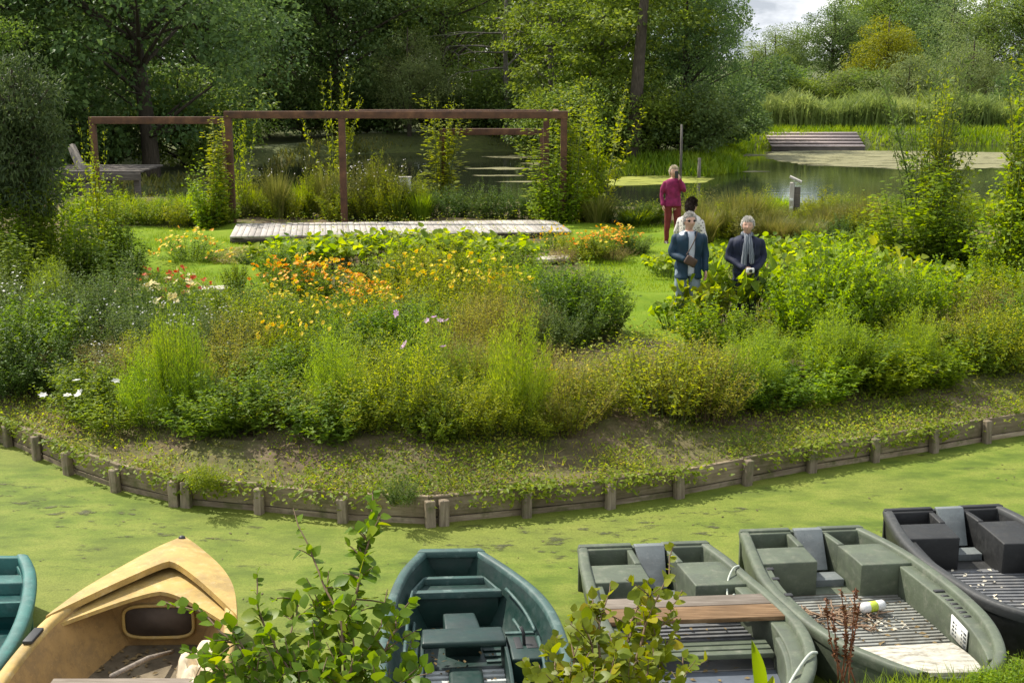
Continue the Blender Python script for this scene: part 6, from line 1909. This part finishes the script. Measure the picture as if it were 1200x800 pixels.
        if wrinkle:
            no = np.empty(n * 3, np.float32); out.vertices.foreach_get('normal', no); no = no.reshape(-1, 3)
            rng = np.random.default_rng(seed); w_ = np.zeros(n)
            for k in range(7):
                fr = nz(rng.normal(size=3) * [1, 1, 1.6]) * rng.uniform(14, 40); w_ += np.sin(co @ fr + rng.uniform(0, 6))
            co = co + no * (w_ / 7 * wrinkle)[:, None]
            out.vertices.foreach_set('co', co.astype(np.float32).reshape(-1))
        if cut is not None:
            bm = bmesh.new(); bm.from_mesh(out)
            dele = [f for f in bm.faces if cut(f.calc_center_median())]
            bmesh.ops.delete(bm, geom=dele, context='FACES'); bm.to_mesh(out); bm.free()
        out.materials.clear(); out.materials.append(mat); out.shade_smooth(); out.name = name
        ob = link(name, out, parent)
        if thick:
            md = ob.modifiers.new('t', 'SOLIDIFY'); md.thickness = thick; md.offset = -1
        return ob

def hair_cap(parent, mat, c, turn, fringe=.045, length=-.03, puff=.012, seed=0, tilt=0.0, name='hair'):
    """hair over the skull: many short locks standing on the head"""
    rng = np.random.default_rng(seed); n = 2600
    d = rdir(rng, n * 2)
    ok = (d[:, 2] > np.where(d[:, 1] < -.25, fringe / .1, np.where((np.abs(d[:, 0]) > .55) & (d[:, 1] < .35), .05, length / .1)))
    d = d[ok]; n = len(d)
    R = np.array(Euler((tilt, 0, turn)).to_matrix())
    p = d * np.array([.079, .100, .122]) * rng.uniform(.98, 1.0 + puff * 5, n)[:, None]
    fl = nz(np.column_stack([d[:, 0] * .6 + rng.normal(0, .3, n), d[:, 1] * .7 + .3, -.35 + .5 * d[:, 2] + rng.normal(0, .25, n)]))
    lf = Leaves(); lf.add((p @ R.T) + np.asarray(c), fl @ R.T, d @ R.T, rng.uniform(.02, .042, n), .014, .5, 'd', .1)
    b_ = Body(); b_.mb = MB()
    me = mesh('hair', np.vstack(lf.V), np.vstack(lf.F), mat)
    o = link(name, me, parent)
    # solid cap below the locks
    mb = MB(); ns, nr_ = 20, 8; v = []; f = []
    for i in range(nr_ + 1):
        for j in range(ns):
            az = 2 * math.pi * j / ns; ca, sa = math.cos(az), math.sin(az)
            zlow = fringe * 9.0 if sa < -.35 else (.02 if abs(ca) > .6 and sa < .35 else length * 9)
            amax = math.acos(max(-.9, min(.95, zlow))); a = amax * i / nr_
            q = np.array([math.sin(a) * ca * .084, math.sin(a) * sa * .106, math.cos(a) * .128]); v.append(R @ q + np.asarray(c))
    for i in range(nr_):
        for j in range(ns): f.append([i * ns + j, (i + 1) * ns + j, (i + 1) * ns + (j + 1) % ns, i * ns + (j + 1) % ns])
    mb.add(v, f); mb.obj('hair_cap', mat, parent, True, fixn=False)
    return o

def person(label, px, py, height, face=0.0, D=None):
    p = G(px, py) if D is None else np.array([XD(px, D), D, gz(XD(px, D), D)])
    r = thing('person', label, 'person', p, face)
    s_ = height / 1.75; r.scale = (s_, s_, s_)
    return r
def eyes(parent, c, turn, tilt=0.0):
    R = Euler((tilt, 0, turn)).to_matrix()
    for q in (-1, 1):
        mb = MB(); mb.lathe([(.001, -.004), (.007, -.002), (.0085, .0), (.007, .002), (.001, .004)], 10)
        o = mb.obj('eye', M['dark'], parent, True); o.location = R @ Vector((q * .034, -.083, .013)) + Vector(c); o.rotation_euler = (math.pi / 2 + tilt, 0, turn); o.scale = (1, .55, 1)
def glasses(parent, c, turn, mat, name='sunglasses', tilt=0.0):
    R = np.array(Euler((tilt, 0, turn)).to_matrix()); mb = MB()
    for q in (-1, 1):
        ring = [(q * .033 + .027 * math.cos(a), -.098 + .010 * abs(q * .033 + .027 * math.cos(a)) / .06, .014 + .019 * math.sin(a)) for a in np.linspace(0, 2 * math.pi, 14, endpoint=False)]
        v = [R @ np.array(x) + c for x in ring] + [R @ (np.array(x) + [0, .005, 0]) + c for x in ring]
        mb.add(v, [list(range(14)), list(range(14, 28))[::-1]] + [[i, (i + 1) % 14, 14 + (i + 1) % 14, 14 + i] for i in range(14)])
        mb.tube([R @ np.array([q * .060, -.085, .018]) + c, R @ np.array([q * .080, -.02, .015]) + c, R @ np.array([q * .080, .02, .008]) + c], .003, 6)
    mb.tube([R @ np.array([-.012, -.103, .018]) + c, R @ np.array([.012, -.103, .018]) + c], .003, 6)
    return mb.obj(name, mat, parent)
LEGS = lambda b_, k=1.0, w_=0.0: [b_.limb([(q * .095, 0, .93), (q * .105, -.015, .70), (q * .11, -.012, .50), (q * .115, .012, .28), (q * .118, .02, .085)], np.array([.092, .078, .058, .054, .040]) * k + w_) for q in (-1, 1)]
def feet(b_, k=1.0):
    for q in (-1, 1):
        b_.limb([(q * .118, .035, .055), (q * .125, -.05, .05), (q * .135, -.145, .032)], np.array([.045, .043, .030]) * k)
TORSO = [(0, 0, .86, .155, .115), (0, 0, .95, .165, .118), (0, .0, 1.08, .150, .108), (0, -.005, 1.22, .165, .115), (0, -.005, 1.36, .185, .115), (0, .0, 1.44, .165, .095), (0, .008, 1.49, .075, .065)]
def torso(b_, k=1.0, add=0.0, z0=.8): b_.loft([(x, y, z, rx * k + add, ry * k + add) for x, y, z, rx, ry in TORSO if z >= z0])
def common(r, hc, arms, hands, turn=0, tilt=0, voxel=.0075):
    b_ = Body(); torso(b_); LEGS(b_); feet(b_)
    b_.limb([(0, .012, 1.44), (0, .0, 1.53), (hc[0], hc[1] + .012, hc[2] - .05)], [.06, .055, .055])
    b_.head(hc, turn, tilt)
    for sh, el, wr in arms: b_.limb([sh, el, wr], [.052, .040, .027])
    for h in hands: b_.hand(*h)
    return b_.build('body', M['skin'], r, voxel, 3)
def trousers(r, mat, wide=.012, seed=1):
    b_ = Body(); LEGS(b_, 1.0, wide); b_.loft([(0, 0, .84, .165, .125), (0, 0, .92, .175, .128), (0, 0, 1.03, .158, .116)])
    return b_.build('trousers', mat, r, .012, 3, .014, None, 0, seed)
def shoes(r, mat=None):
    b_ = Body(); feet(b_, 1.16); return b_.build('shoes', mat or M['shoe'], r, .010, 2)
def jacket(r, mat, arms, add=.028, z0=.86, hemz=.80, cut=None, seed=2, name='jacket', arm_r=(.064, .056, .046), cuff=1.0):
    b_ = Body(); secs = [(0, 0, hemz, .190 + add * .5, .140 + add * .5)] + [(x, y, z, rx + add, ry + add) for x, y, z, rx, ry in TORSO if z >= z0 and z < 1.48] + [(0, .01, 1.485, .088, .080)]
    b_.loft(secs)
    for sh, el, wr in arms:
        sh, el, wr = [np.array(q, float) for q in (sh, el, wr)]
        b_.limb([sh, el, el + (wr - el) * .93 * cuff], arm_r)
    return b_.build(name, mat, r, .011, 3, .020, cut, .010, seed)

# man 1: blue jacket open over a pale shirt, sunglasses, hands at the belly
m1 = person('grey haired man in sunglasses, open blue jacket, pale shirt and light jeans', 804, 387, 1.72, .05)
hc = np.array([0, -.03, 1.635])
armL = ((-.19, .0, 1.385), (-.262, -.01, 1.14), (-.09, -.205, 1.09))
armR = ((.205, .0, 1.385), (.258, .03, 1.14), (.245, -.08, .91))
common(m1, hc, (armL, armR), [((-.09, -.205, 1.09), (.8, -.25, -.05), (0, 1, -.1), 1, .7), ((.245, -.08, .91), (0.05, -.25, -1), (-1, -.2, 0), -1, .5)], .16)
trousers(m1, M['jeans']); shoes(m1)
b_ = Body(); torso(b_, 1.0, .012, .84); b_.loft([(0, 0, .86, .175, .128), (0, 0, .95, .178, .13)]); b_.build('shirt', M['shirt'], m1, .012, 3, .006, None, 0, 5)
jacket(m1, M['bluejacket'], (armL, armR), .032, cut=lambda c: c.y < -.05 and abs(c.x - .025) < .045 + .05 * max(0, (c.z - 1.15)) + .03 * max(0, 1.05 - c.z) and c.z > .7)
b_ = Body(); 
for q in (-1, 1): b_.limb([(q * .075 + .01, -.075, 1.47), (q * .072 + .02, -.125, 1.40), (q * .06 + .02, -.145, 1.28)], [.022, .026, .012])
b_.build('collar', M['bluejacket'], m1, .009, 2)
hair_cap(m1, M['hair_grey'], hc, .16, .062, -.045, .012, 1)
glasses(m1, hc, .16, M['lens'])
bagp = thing('shoulder_bag', 'small brown bag held by the man in the blue jacket', 'bag', np.array(m1.location) + [.0, -.26, 1.06])
mb = MB(); mb.box((0, 0, 0), (.17, .06, .13), ry=.5); mb.obj('pouch', M['brownbag'], bagp, bevel=.02)
mb = MB(); mb.tube(smooth_line([(-.06, .02, .09), (-.01, .03, .17), (.06, .06, .30), (.10, .12, .42)], 2), .008, 6); mb.obj('strap', M['brownbag'], bagp, True)

# man 2: navy jacket, grey scarf, white hair, hands joined in front
m2 = person('white haired man in a navy jacket with a long grey scarf', 871, 388, 1.66, -.03)
armL = ((-.205, .0, 1.38), (-.272, .03, 1.14), (-.07, -.22, 1.0))
armR = ((.205, .0, 1.38), (.272, .03, 1.14), (.09, -.22, .985))
hc = np.array([0.0, -.03, 1.635])
common(m2, hc, (armL, armR), [((-.07, -.22, 1.0), (.75, -.2, -.35), (.1, .9, .2), 1, .7), ((.09, -.22, .985), (-.75, -.15, -.25), (0, .9, -.2), -1, .7)], -.14)
trousers(m2, M['darkjeans'], seed=7); shoes(m2)
jacket(m2, M['navy'], (armL, armR), .040, arm_r=(.068, .062, .050), seed=9)
b_ = Body()
b_.limb([(-.07, -.02, 1.50), (0, -.085, 1.475), (.07, -.02, 1.50), (.05, .06, 1.51), (-.05, .06, 1.51), (-.07, -.02, 1.50)], [.034] * 6)
b_.limb([(-.02, -.10, 1.47), (-.04, -.155, 1.35), (-.055, -.172, 1.18), (-.06, -.175, 1.0)], [.034, .042, .046, .044])
b_.limb([(.02, -.10, 1.47), (.035, -.158, 1.36), (.05, -.175, 1.22), (.055, -.178, 1.10)], [.034, .040, .042, .040])
b_.build('scarf', M['scarf'], m2, .010, 2, .006, None, 0, 3)
mb = MB()
for q in (-1, 1): mb.tube(smooth_line([(q * .085, -.075, 1.48), (q * .105, -.135, 1.38), (q * .095, -.155, 1.2)], 2), [.028] * 7 + [.02] * 1 if False else .02, 8)
mb.obj('collar', M['navy'], m2, True)
hair_cap(m2, M['hair_white'], hc, -.14, .060, -.045, .016, 2); eyes(m2, hc, -.14)
cm = thing('camera', 'small pale camera held by the man in the navy jacket', 'camera', np.array(m2.location) + [0.01, -.31, .945])
mb = MB(); mb.box((0, 0, 0), (.11, .04, .07)); mb.obj('camera_body', M['plate'], cm, bevel=.012)
mb = MB(); mb.lathe([(.024, 0), (.024, .02), (.018, .024)], 14); o = mb.obj('lens', M['dark'], cm, True); o.rotation_euler = (math.pi / 2, 0, 0); o.location = (0, -.02, 0)

# woman in magenta with a phone at her face
w1 = person('woman in a magenta jumper and maroon trousers photographing with a phone', 787, 287, 1.67, .12)
armL = ((-.185, .0, 1.38), (-.255, .03, 1.15), (-.235, -.06, .90))
armR = ((.185, .0, 1.38), (.235, -.11, 1.19), (.085, -.215, 1.475))
hc = np.array([0, -.03, 1.635])
common(w1, hc, (armL, armR), [((-.235, -.06, .90), (0.02, -.2, -1), (1, -.1, 0), 1, .45), ((.085, -.215, 1.475), (-.35, -.12, .9), (-.4, .5, .1), -1, .75)], 0)
trousers(w1, M['maroon'], .008, 11); shoes(w1)
jacket(w1, M['magenta'], (armL, armR), .020, hemz=.88, z0=.9, arm_r=(.058, .053, .043), seed=12, name='jumper')
hair_cap(w1, M['hair_blond'], hc, 0, .060, -.07, .02, 3); eyes(w1, hc, 0)
ph = thing('phone', 'dark phone held up by the woman in magenta', 'phone', np.array(w1.location) + [.035, -.235, 1.515], .12)
mb = MB(); mb.box((0, 0, 0), (.075, .009, .15)); mb.obj('phone_body', M['dark'], ph, bevel=.004)
mb = MB(); mb.lathe([(.008, 0), (.008, .003)], 10); o = mb.obj('lens', M['lens'], ph); o.rotation_euler = (math.pi / 2, 0, 0); o.location = (-.02, -.0045, .055)

# fourth person, dark hair, half hidden behind the man in the blue jacket
w2 = person('dark haired person in a pale patterned top half hidden behind a man', 806, 0, 1.70, 2.5, D=m1.location[1] + 2.1)
armL = ((-.19, .0, 1.38), (-.27, .02, 1.15), (-.24, -.08, .91)); armR = ((.19, .0, 1.38), (.27, .0, 1.15), (.15, -.20, 1.05))
common(w2, hc, (armL, armR), [((-.24, -.08, .91), (0, -.2, -1), (1, -.1, 0), 1, .5), ((.15, -.20, 1.05), (-.7, -.4, .1), (-.2, .8, .1), -1, .6)], 0)
trousers(w2, M['darkjeans'], .008, 15); shoes(w2)
jacket(w2, M['pattern'], (armL, armR), .020, hemz=.88, z0=.9, arm_r=(.058, .053, .043), seed=16, name='blouse')
hair_cap(w2, M['hair_dark'], hc, 0, .050, -.085, .03, 4); eyes(w2, hc, 0)

# ================================================================== FOREGROUND SHRUBS
def big_leaf(key, mat, L=.09, W=.075, fold=.16, seed=1, teeth=.05):
    """one rounded leaf with a folded midrib, a drooping tip and a toothed edge; base at the origin, along +X"""
    rng = np.random.default_rng(seed)
    xs = np.array([0, .10, .28, .5, .72, .90, 1.0]); wd_ = np.array([.03, .34, .82, 1.0, .86, .48, .10])
    v = []
    for x, w_ in zip(xs, wd_):
        zc = -.16 * L * x * x
        v.append([x * L, 0, zc])
        t = 1 + rng.normal(0, teeth)
        v.append([x * L * (1 - .02), w_ * W / 2 * t, zc + fold * w_ * W * .5 + rng.normal(0, .003)])
        v.append([x * L * (1 - .02), -w_ * W / 2 * t, zc + fold * w_ * W * .5 + rng.normal(0, .003)])
    f = []
    for i in range(len(xs) - 1):
        a, b_ = i * 3, i * 3 + 3
        f += [[a, b_, b_ + 1, a + 1], [a, a + 2, b_ + 2, b_]]
    tn = np.full(len(v), rng.uniform(.25, .8))
    return mesh(key, v, f, mat, tn, True)

def shrub(name, label, base, branches, mats, nleaf, lsize, seed, loose_n, cat='shrub', D0=None):
    """branches: list of (pixels, distances, leafy from t); leaves alternate along each branch and its side twigs"""
    rng = np.random.default_rng(seed)
    base = np.asarray(base, float)
    root = thing(name, label, cat, base)
    polys = []; rads = []; spots = []
    for pix, Ds, t0, rad, nl, side in branches:
        pts = np.array([PD(x, y, d) for (x, y), d in zip(pix, Ds)]) - base
        pts = smooth_line(pts, 2); pts = resample(pts, 16); pts[1:] += rng.normal(0, .008, (15, 3))
        polys.append(pts); rads.append(np.linspace(rad, .003, 16))
        lines = [(pts, t0, nl)]
        for k in range(side):
            t = rng.uniform(max(.1, t0 - .15), .85); i = int(t * 15); o_ = pts[i]
            dr = nz(pts[min(i + 1, 15)] - pts[i - 1]); d = nz(dr * .7 + rng.normal(0, .75, 3) + np.array([0, 0, .2])); l = rng.uniform(.10, .26) * (1.2 - t * .5)
            tw = np.array([o_, o_ + d * l * .5 + [0, 0, .01], o_ + d * l]); tw = resample(tw, 6)
            polys.append(tw); rads.append(np.linspace(rad * .35, .002, 6)); lines.append((tw, .2, max(4, int(l / .035))))
        for ln, ta, m_ in lines:
            K = len(ln) - 1
            for k in range(m_):
                t = ta + (1 - ta) * (k + rng.uniform(0, .8)) / m_
                t = min(t, .999); i = int(t * K); fr = t * K - i
                p = ln[i] * (1 - fr) + ln[i + 1] * fr; dr = nz(ln[i + 1] - ln[i])
                sd = nz(np.cross(dr, rng.normal(size=3)))
                ax = nz(sd * 1.0 + dr * .55 + np.array([0, 0, -.05]))
                nr = nz(np.array([0, -.15, 1.0]) + rng.normal(0, .4, 3))
                spots.append((p, ax, nr, lsize * rng.uniform(.6, 1.15) * (1.05 - .45 * t ** 4)))
    V, F = tubes(polys, rads, 6)
    link('branches', mesh('branches', V, F, M['twig'], None, True), root)
    leafm = [big_leaf('leaf', mt, 1.0, .80, .14, seed + i) for i, mt in enumerate(mats)]
    order = sorted(range(len(spots)), key=lambda i: -spots[i][3])
    for c, i in enumerate(order):
        p, ax, nr, s_ = spots[i]
        sd = nz(np.cross(nr, ax)); n2 = np.cross(ax, sd)
        R = Matrix((ax, sd, n2)).transposed().to_4x4()
        if c < nleaf:
            o = link('leaf', leafm[int(rng.integers(0, len(leafm)))], root)
            o.matrix_basis = Matrix.Translation(Vector((p + ax * .012).tolist())) @ R @ Matrix.Diagonal((s_, s_ * rng.uniform(.85, 1.15), s_, 1))
    rest = [spots[i] for i in order[nleaf:]]
    if rest:
        lf = Leaves(); A = [np.array([q[k] for q in rest]) for k in range(4)]
        lf.add(A[0], A[1], A[2], A[3], A[3] * .8, .5 + rng.normal(0, .2, len(rest)), 'r', .1)
        props(link('small_leaves', lf.mesh('small_leaves', mats[0]), root), kind='stuff')
    return root

DS = 6.7
def br(pix, d0, d1, t0=.25, rad=.012, nl=20, side=5):
    return (pix, np.linspace(d0, d1, len(pix)), t0, rad, int(nl * 1.35), int(side * 1.35))
bz = float(near_z(np.array([[XD(390, 6.3), 6.0]]))[0])
base = np.array([XD(395, 5.9, .3), 5.7, bz])
B = [br([(395, 930), (398, 800), (405, 730), (425, 670), (436, 620), (440, 572)], 5.9, 6.9, .45, .016, 46, 15),
     br([(400, 930), (402, 790), (400, 720), (375, 680), (360, 640), (343, 598)], 5.9, 6.8, .45, .012, 16, 3),
     br([(385, 930), (350, 800), (318, 755), (302, 715), (300, 672)], 5.8, 6.6, .40, .013, 22, 6),
     br([(375, 930), (320, 810), (275, 755), (240, 715), (196, 704)], 5.8, 6.6, .42, .012, 24, 7),
     br([(390, 930), (352, 810), (330, 770), (345, 725), (350, 690)], 5.8, 6.7, .35, .011, 22, 6),
     br([(410, 930), (435, 800), (455, 755), (466, 720), (484, 700)], 5.9, 6.8, .35, .012, 26, 7),
     br([(405, 930), (420, 820), (425, 770), (448, 730), (452, 690)], 5.9, 6.7, .30, .011, 24, 7),
     br([(380, 930), (300, 840), (262, 790), (240, 768), (215, 762)], 5.7, 6.4, .35, .011, 20, 6),
     br([(388, 930), (370, 830), (372, 770), (380, 720), (385, 668)], 5.8, 6.7, .30, .012, 26, 8),
     br([(384, 930), (335, 850), (300, 800), (290, 770), (270, 730)], 5.7, 6.3, .30, .011, 26, 8),
     br([(398, 930), (396, 840), (410, 790), (415, 745), (420, 715)], 5.7, 6.4, .25, .011, 28, 9),
     br([(392, 930), (360, 860), (340, 815), (325, 785), (318, 760)], 5.6, 6.2, .25, .011, 30, 10),
     br([(410, 930), (440, 850), (465, 810), (478, 780), (480, 750)], 5.7, 6.4, .25, .011, 28, 9),
     br([(395, 930), (385, 850), (380, 810), (365, 780), (360, 750)], 5.6, 6.2, .25, .011, 30, 10),
     br([(400, 930), (430, 870), (445, 830), (440, 790), (436, 765)], 5.6, 6.2, .25, .011, 28, 9),
     br([(380, 930), (310, 870), (280, 830), (262, 815), (250, 800)], 5.6, 6.1, .3, .010, 24, 8),
     br([(340, 725), (352, 702), (330, 700), (318, 700)], 6.65, 6.6, .5, .005, 4, 0)]
la = [leaf_mat('alder_leaf_a', (.055, .105, .010), (.10, .165, .014), (.15, .215, .02), .5, .4, gain=1.2), leaf_mat('alder_leaf_b', (.10, .155, .012), (.16, .22, .018), (.22, .27, .03), .5, .4, gain=1.15), leaf_mat('alder_leaf_c', (.06, .115, .014), (.115, .18, .018), (.17, .225, .025), .5, .4)]
shrub('alder_shrub', 'leafy young alder shrub in front of the beige dinghy and green rowing boat', base, B, la, 300, .090, 5, 0)

base = np.array([XD(720, 5.9, .3), 5.8, float(near_z(np.array([[XD(720, 5.9), 5.8]]))[0])])
B = [br([(725, 930), (742, 800), (752, 740), (775, 690), (792, 636)], 6.0, 7.0, .40, .012, 30, 8),
     br([(722, 930), (745, 820), (765, 760), (780, 725), (800, 690)], 6.0, 6.9, .40, .011, 28, 9),
     br([(716, 930), (705, 820), (690, 750), (690, 710), (697, 690)], 6.0, 6.9, .40, .011, 26, 8),
     br([(720, 930), (725, 810), (735, 755), (745, 715), (758, 680)], 6.0, 6.9, .35, .011, 22, 6),
     br([(715, 930), (705, 820), (700, 760), (705, 720), (714, 682)], 6.0, 6.9, .35, .012, 22, 6),
     br([(712, 930), (690, 830), (675, 780), (668, 745), (672, 712)], 5.9, 6.8, .30, .011, 24, 8),
     br([(718, 930), (710, 840), (712, 795), (722, 760), (725, 738)], 5.8, 6.4, .25, .011, 28, 10),
     br([(724, 930), (755, 840), (772, 790), (782, 750), (794, 730)], 5.9, 6.7, .30, .011, 26, 9),
     br([(720, 930), (740, 850), (750, 810), (760, 780), (768, 752)], 5.8, 6.4, .25, .011, 28, 10),
     br([(705, 930), (665, 860), (640, 815), (625, 790), (612, 772)], 5.8, 6.4, .3, .010, 26, 9),
     br([(710, 930), (680, 850), (655, 800), (650, 770), (655, 745)], 5.8, 6.5, .3, .010, 26, 9),
     br([(712, 930), (670, 860), (640, 830), (632, 805), (630, 782)], 5.7, 6.2, .25, .010, 28, 10),
     br([(716, 930), (725, 870), (730, 830), (738, 800), (744, 775)], 5.7, 6.2, .25, .010, 30, 10),
     br([(708, 930), (680, 870), (668, 830), (666, 800), (672, 775)], 5.7, 6.2, .25, .010, 30, 10),
     br([(714, 930), (695, 860), (690, 820), (688, 790), (690, 762)], 5.7, 6.2, .25, .010, 28, 10),
     br([(726, 930), (770, 860), (790, 815), (798, 790), (800, 765)], 5.8, 6.4, .3, .010, 24, 8)]
lb = [leaf_mat('sallow_leaf_a', (.10, .14, .010), (.16, .20, .014), (.24, .255, .02), .48, .4), leaf_mat('sallow_leaf_b', (.08, .135, .012), (.14, .195, .016), (.20, .25, .024), .5, .4), leaf_mat('sallow_leaf_c', (.20, .19, .012), (.29, .26, .014), (.38, .33, .02), .48, .4)]
shrub('sallow_shrub', 'yellow green shrub between the green rowing boat and the benched punt', base, B, lb[:2] + [lb[1], lb[0], lb[2]], 300, .080, 8, 0)

# pointed single leaf blade and dry red dock stalks at the near bank
def iris():
    c = PD(893, 815, 7.2)
    r = thing('pointed_plant', 'single tall pointed green leaf in front of the benched punt', 'plant', c)
    for k, (tip, w_) in enumerate((((880, 748), .085), ((905, 790), .06))):
        t_ = PD(*tip, 7.15) - c; n = 8; v = []; f = []
        for i in range(n + 1):
            t = i / n; p = t_ * t + np.array([.015 * math.sin(t * 3), -.02 * t, 0]); hw = w_ / 2 * math.sin(math.pi * min(1, .28 + t * .72)) ** .8
            v += [p + [-hw, .012, 0], p + [0, -.012, 0], p + [hw, .012, 0]]
        for i in range(n):
            for j in range(2): f.append([i * 3 + j, i * 3 + j + 1, i * 3 + j + 4, i * 3 + j + 3])
        link('leaf', mesh('leaf', np.array(v), f, la[1], np.full(len(v), .5 + .3 * k), True), r)
iris()
def dock():
    rng = np.random.default_rng(77)
    c = PD(988, 800, 7.35)
    r = thing('dock_plant', 'dry rust brown dock stalks in front of the sign-plate punt', 'plant', c)
    lf = Leaves()
    for k, (x, y) in enumerate(((968, 700), (985, 690), (1003, 688), (975, 715), (1008, 705), (992, 720))):
        t_ = PD(x, y, 7.35 + .02 * k) - c
        pts = resample(smooth_line([np.array([0, 0, 0]) + rng.normal(0, .03, 3) * [1, 1, 0], t_ * .5 + rng.normal(0, .02, 3), t_], 2), 10)
        mb = MB(); mb.tube(pts, np.linspace(.006, .003, 10), 6); mb.obj('stalk', M['stem_red'], r, True)
        n = 130; t = rng.uniform(.25, 1, n); i = np.minimum((t * 9).astype(int), 8); p = pts[i] + (pts[i + 1] - pts[i]) * (t * 9 - i)[:, None]
        cl = (np.sin(t * 40 + k) > -.2); p = p[cl]; m_ = len(p)
        lf.add(p, rdir(rng, m_), rdir(rng, m_), .026, .018, .5 + rng.normal(0, .25, m_), 'd')
    props(link('seed_heads', lf.mesh('seed_heads', leaf_mat('dock_seed', (.06, .022, .012), (.12, .045, .022), (.20, .08, .035), .1)), r), kind='stuff')
dock()

def edge_grass():
    rng = np.random.default_rng(83); n = 9000
    x = rng.uniform(.8, 6, n); ey = np.interp(x, NEAR_EDGE[:, 0], NEAR_EDGE[:, 1]); y = ey - rng.uniform(-.02, .42, n)
    pts = np.column_stack([x, y]); lf = Leaves()
    lf.add(np.column_stack([pts, near_z(pts) - .02]), np.column_stack([rng.normal(0, .4, (n, 2)), np.ones(n)]), rdir(rng, n), rng.uniform(.10, .34, n), rng.uniform(.007, .015, n), .55 + .2 * np.sin(x * 5) + rng.normal(0, .2, n), 'g', bend=.3)
    o = link('bank_grass', lf.mesh('bank_grass', M['grass'])); props(o, 'longer grass along the edge of the near bank beside the punts', None, None, 'stuff')
edge_grass()
def near_grass():
    rng = np.random.default_rng(81)
    n = 26000
    x = rng.uniform(-3.5, 6.5, n); ey = np.interp(x, NEAR_EDGE[:, 0], NEAR_EDGE[:, 1])
    y = ey - np.abs(rng.normal(0, .55, n)) + rng.uniform(-.05, .12, n)
    pts = np.column_stack([x, y]); z = near_z(pts) - .02
    lf = Leaves(); a = rng.uniform(0, 6.28, n)
    ax = np.column_stack([rng.normal(0, .45, n), rng.normal(0, .45, n), np.ones(n)])
    lf.add(np.column_stack([pts, z]), ax, rdir(rng, n), rng.uniform(.08, .30, n), rng.uniform(.006, .015, n), .5 + .2 * np.sin(x * 4) + rng.normal(0, .22, n), 'g', bend=.3)
    o = link('bank_grass', lf.mesh('bank_grass', M['grass'])); props(o, 'fresh green grass on the near bank in front of the punts', None, None, 'stuff')
    n = 5000
    x = rng.uniform(.5, 6.5, n); ey = np.interp(x, NEAR_EDGE[:, 0], NEAR_EDGE[:, 1]); y = ey - np.abs(rng.normal(0, .45, n))
    pts = np.column_stack([x, y]); z = near_z(pts); a = rng.uniform(0, 6.28, n); lf = Leaves()
    lf.add(np.column_stack([pts, z + rng.uniform(0, .14, n)]), np.column_stack([np.cos(a), np.sin(a), rng.normal(.3, .3, n)]), np.column_stack([rng.normal(0, .4, (n, 2)), np.ones(n)]), rng.uniform(.03, .07, n), rng.uniform(.02, .04, n), .5 + rng.normal(0, .2, n), 'd')
    o = link('bank_weeds', lf.mesh('bank_weeds', M['bright'])); props(o, 'small leafy weeds among the grass of the near bank', None, None, 'stuff')
near_grass()
pn_ = [(1168, 790, 60, 'leafy weed at the near end of the sign-plate punt'), (1060, 812, 40, 'leafy weed in the grass below the white mat'), (1192, 800, 70, 'leafy weed in the bottom right corner'), (940, 815, 36, 'leafy weed in the grass below the benched punt'), (1015, 812, 30, 'small weed at the foot of the dry dock stalks')]
for x, y, h, lb_ in pn_:
    p = PD(x, y, 7.5); plant('leafy_bright', x, y, h, lb_, 'leafy weeds on the near bank', None, 'plant', None, p[1] - .0, None, float(near_z(np.array([[p[0], 7.5]]))[0]))
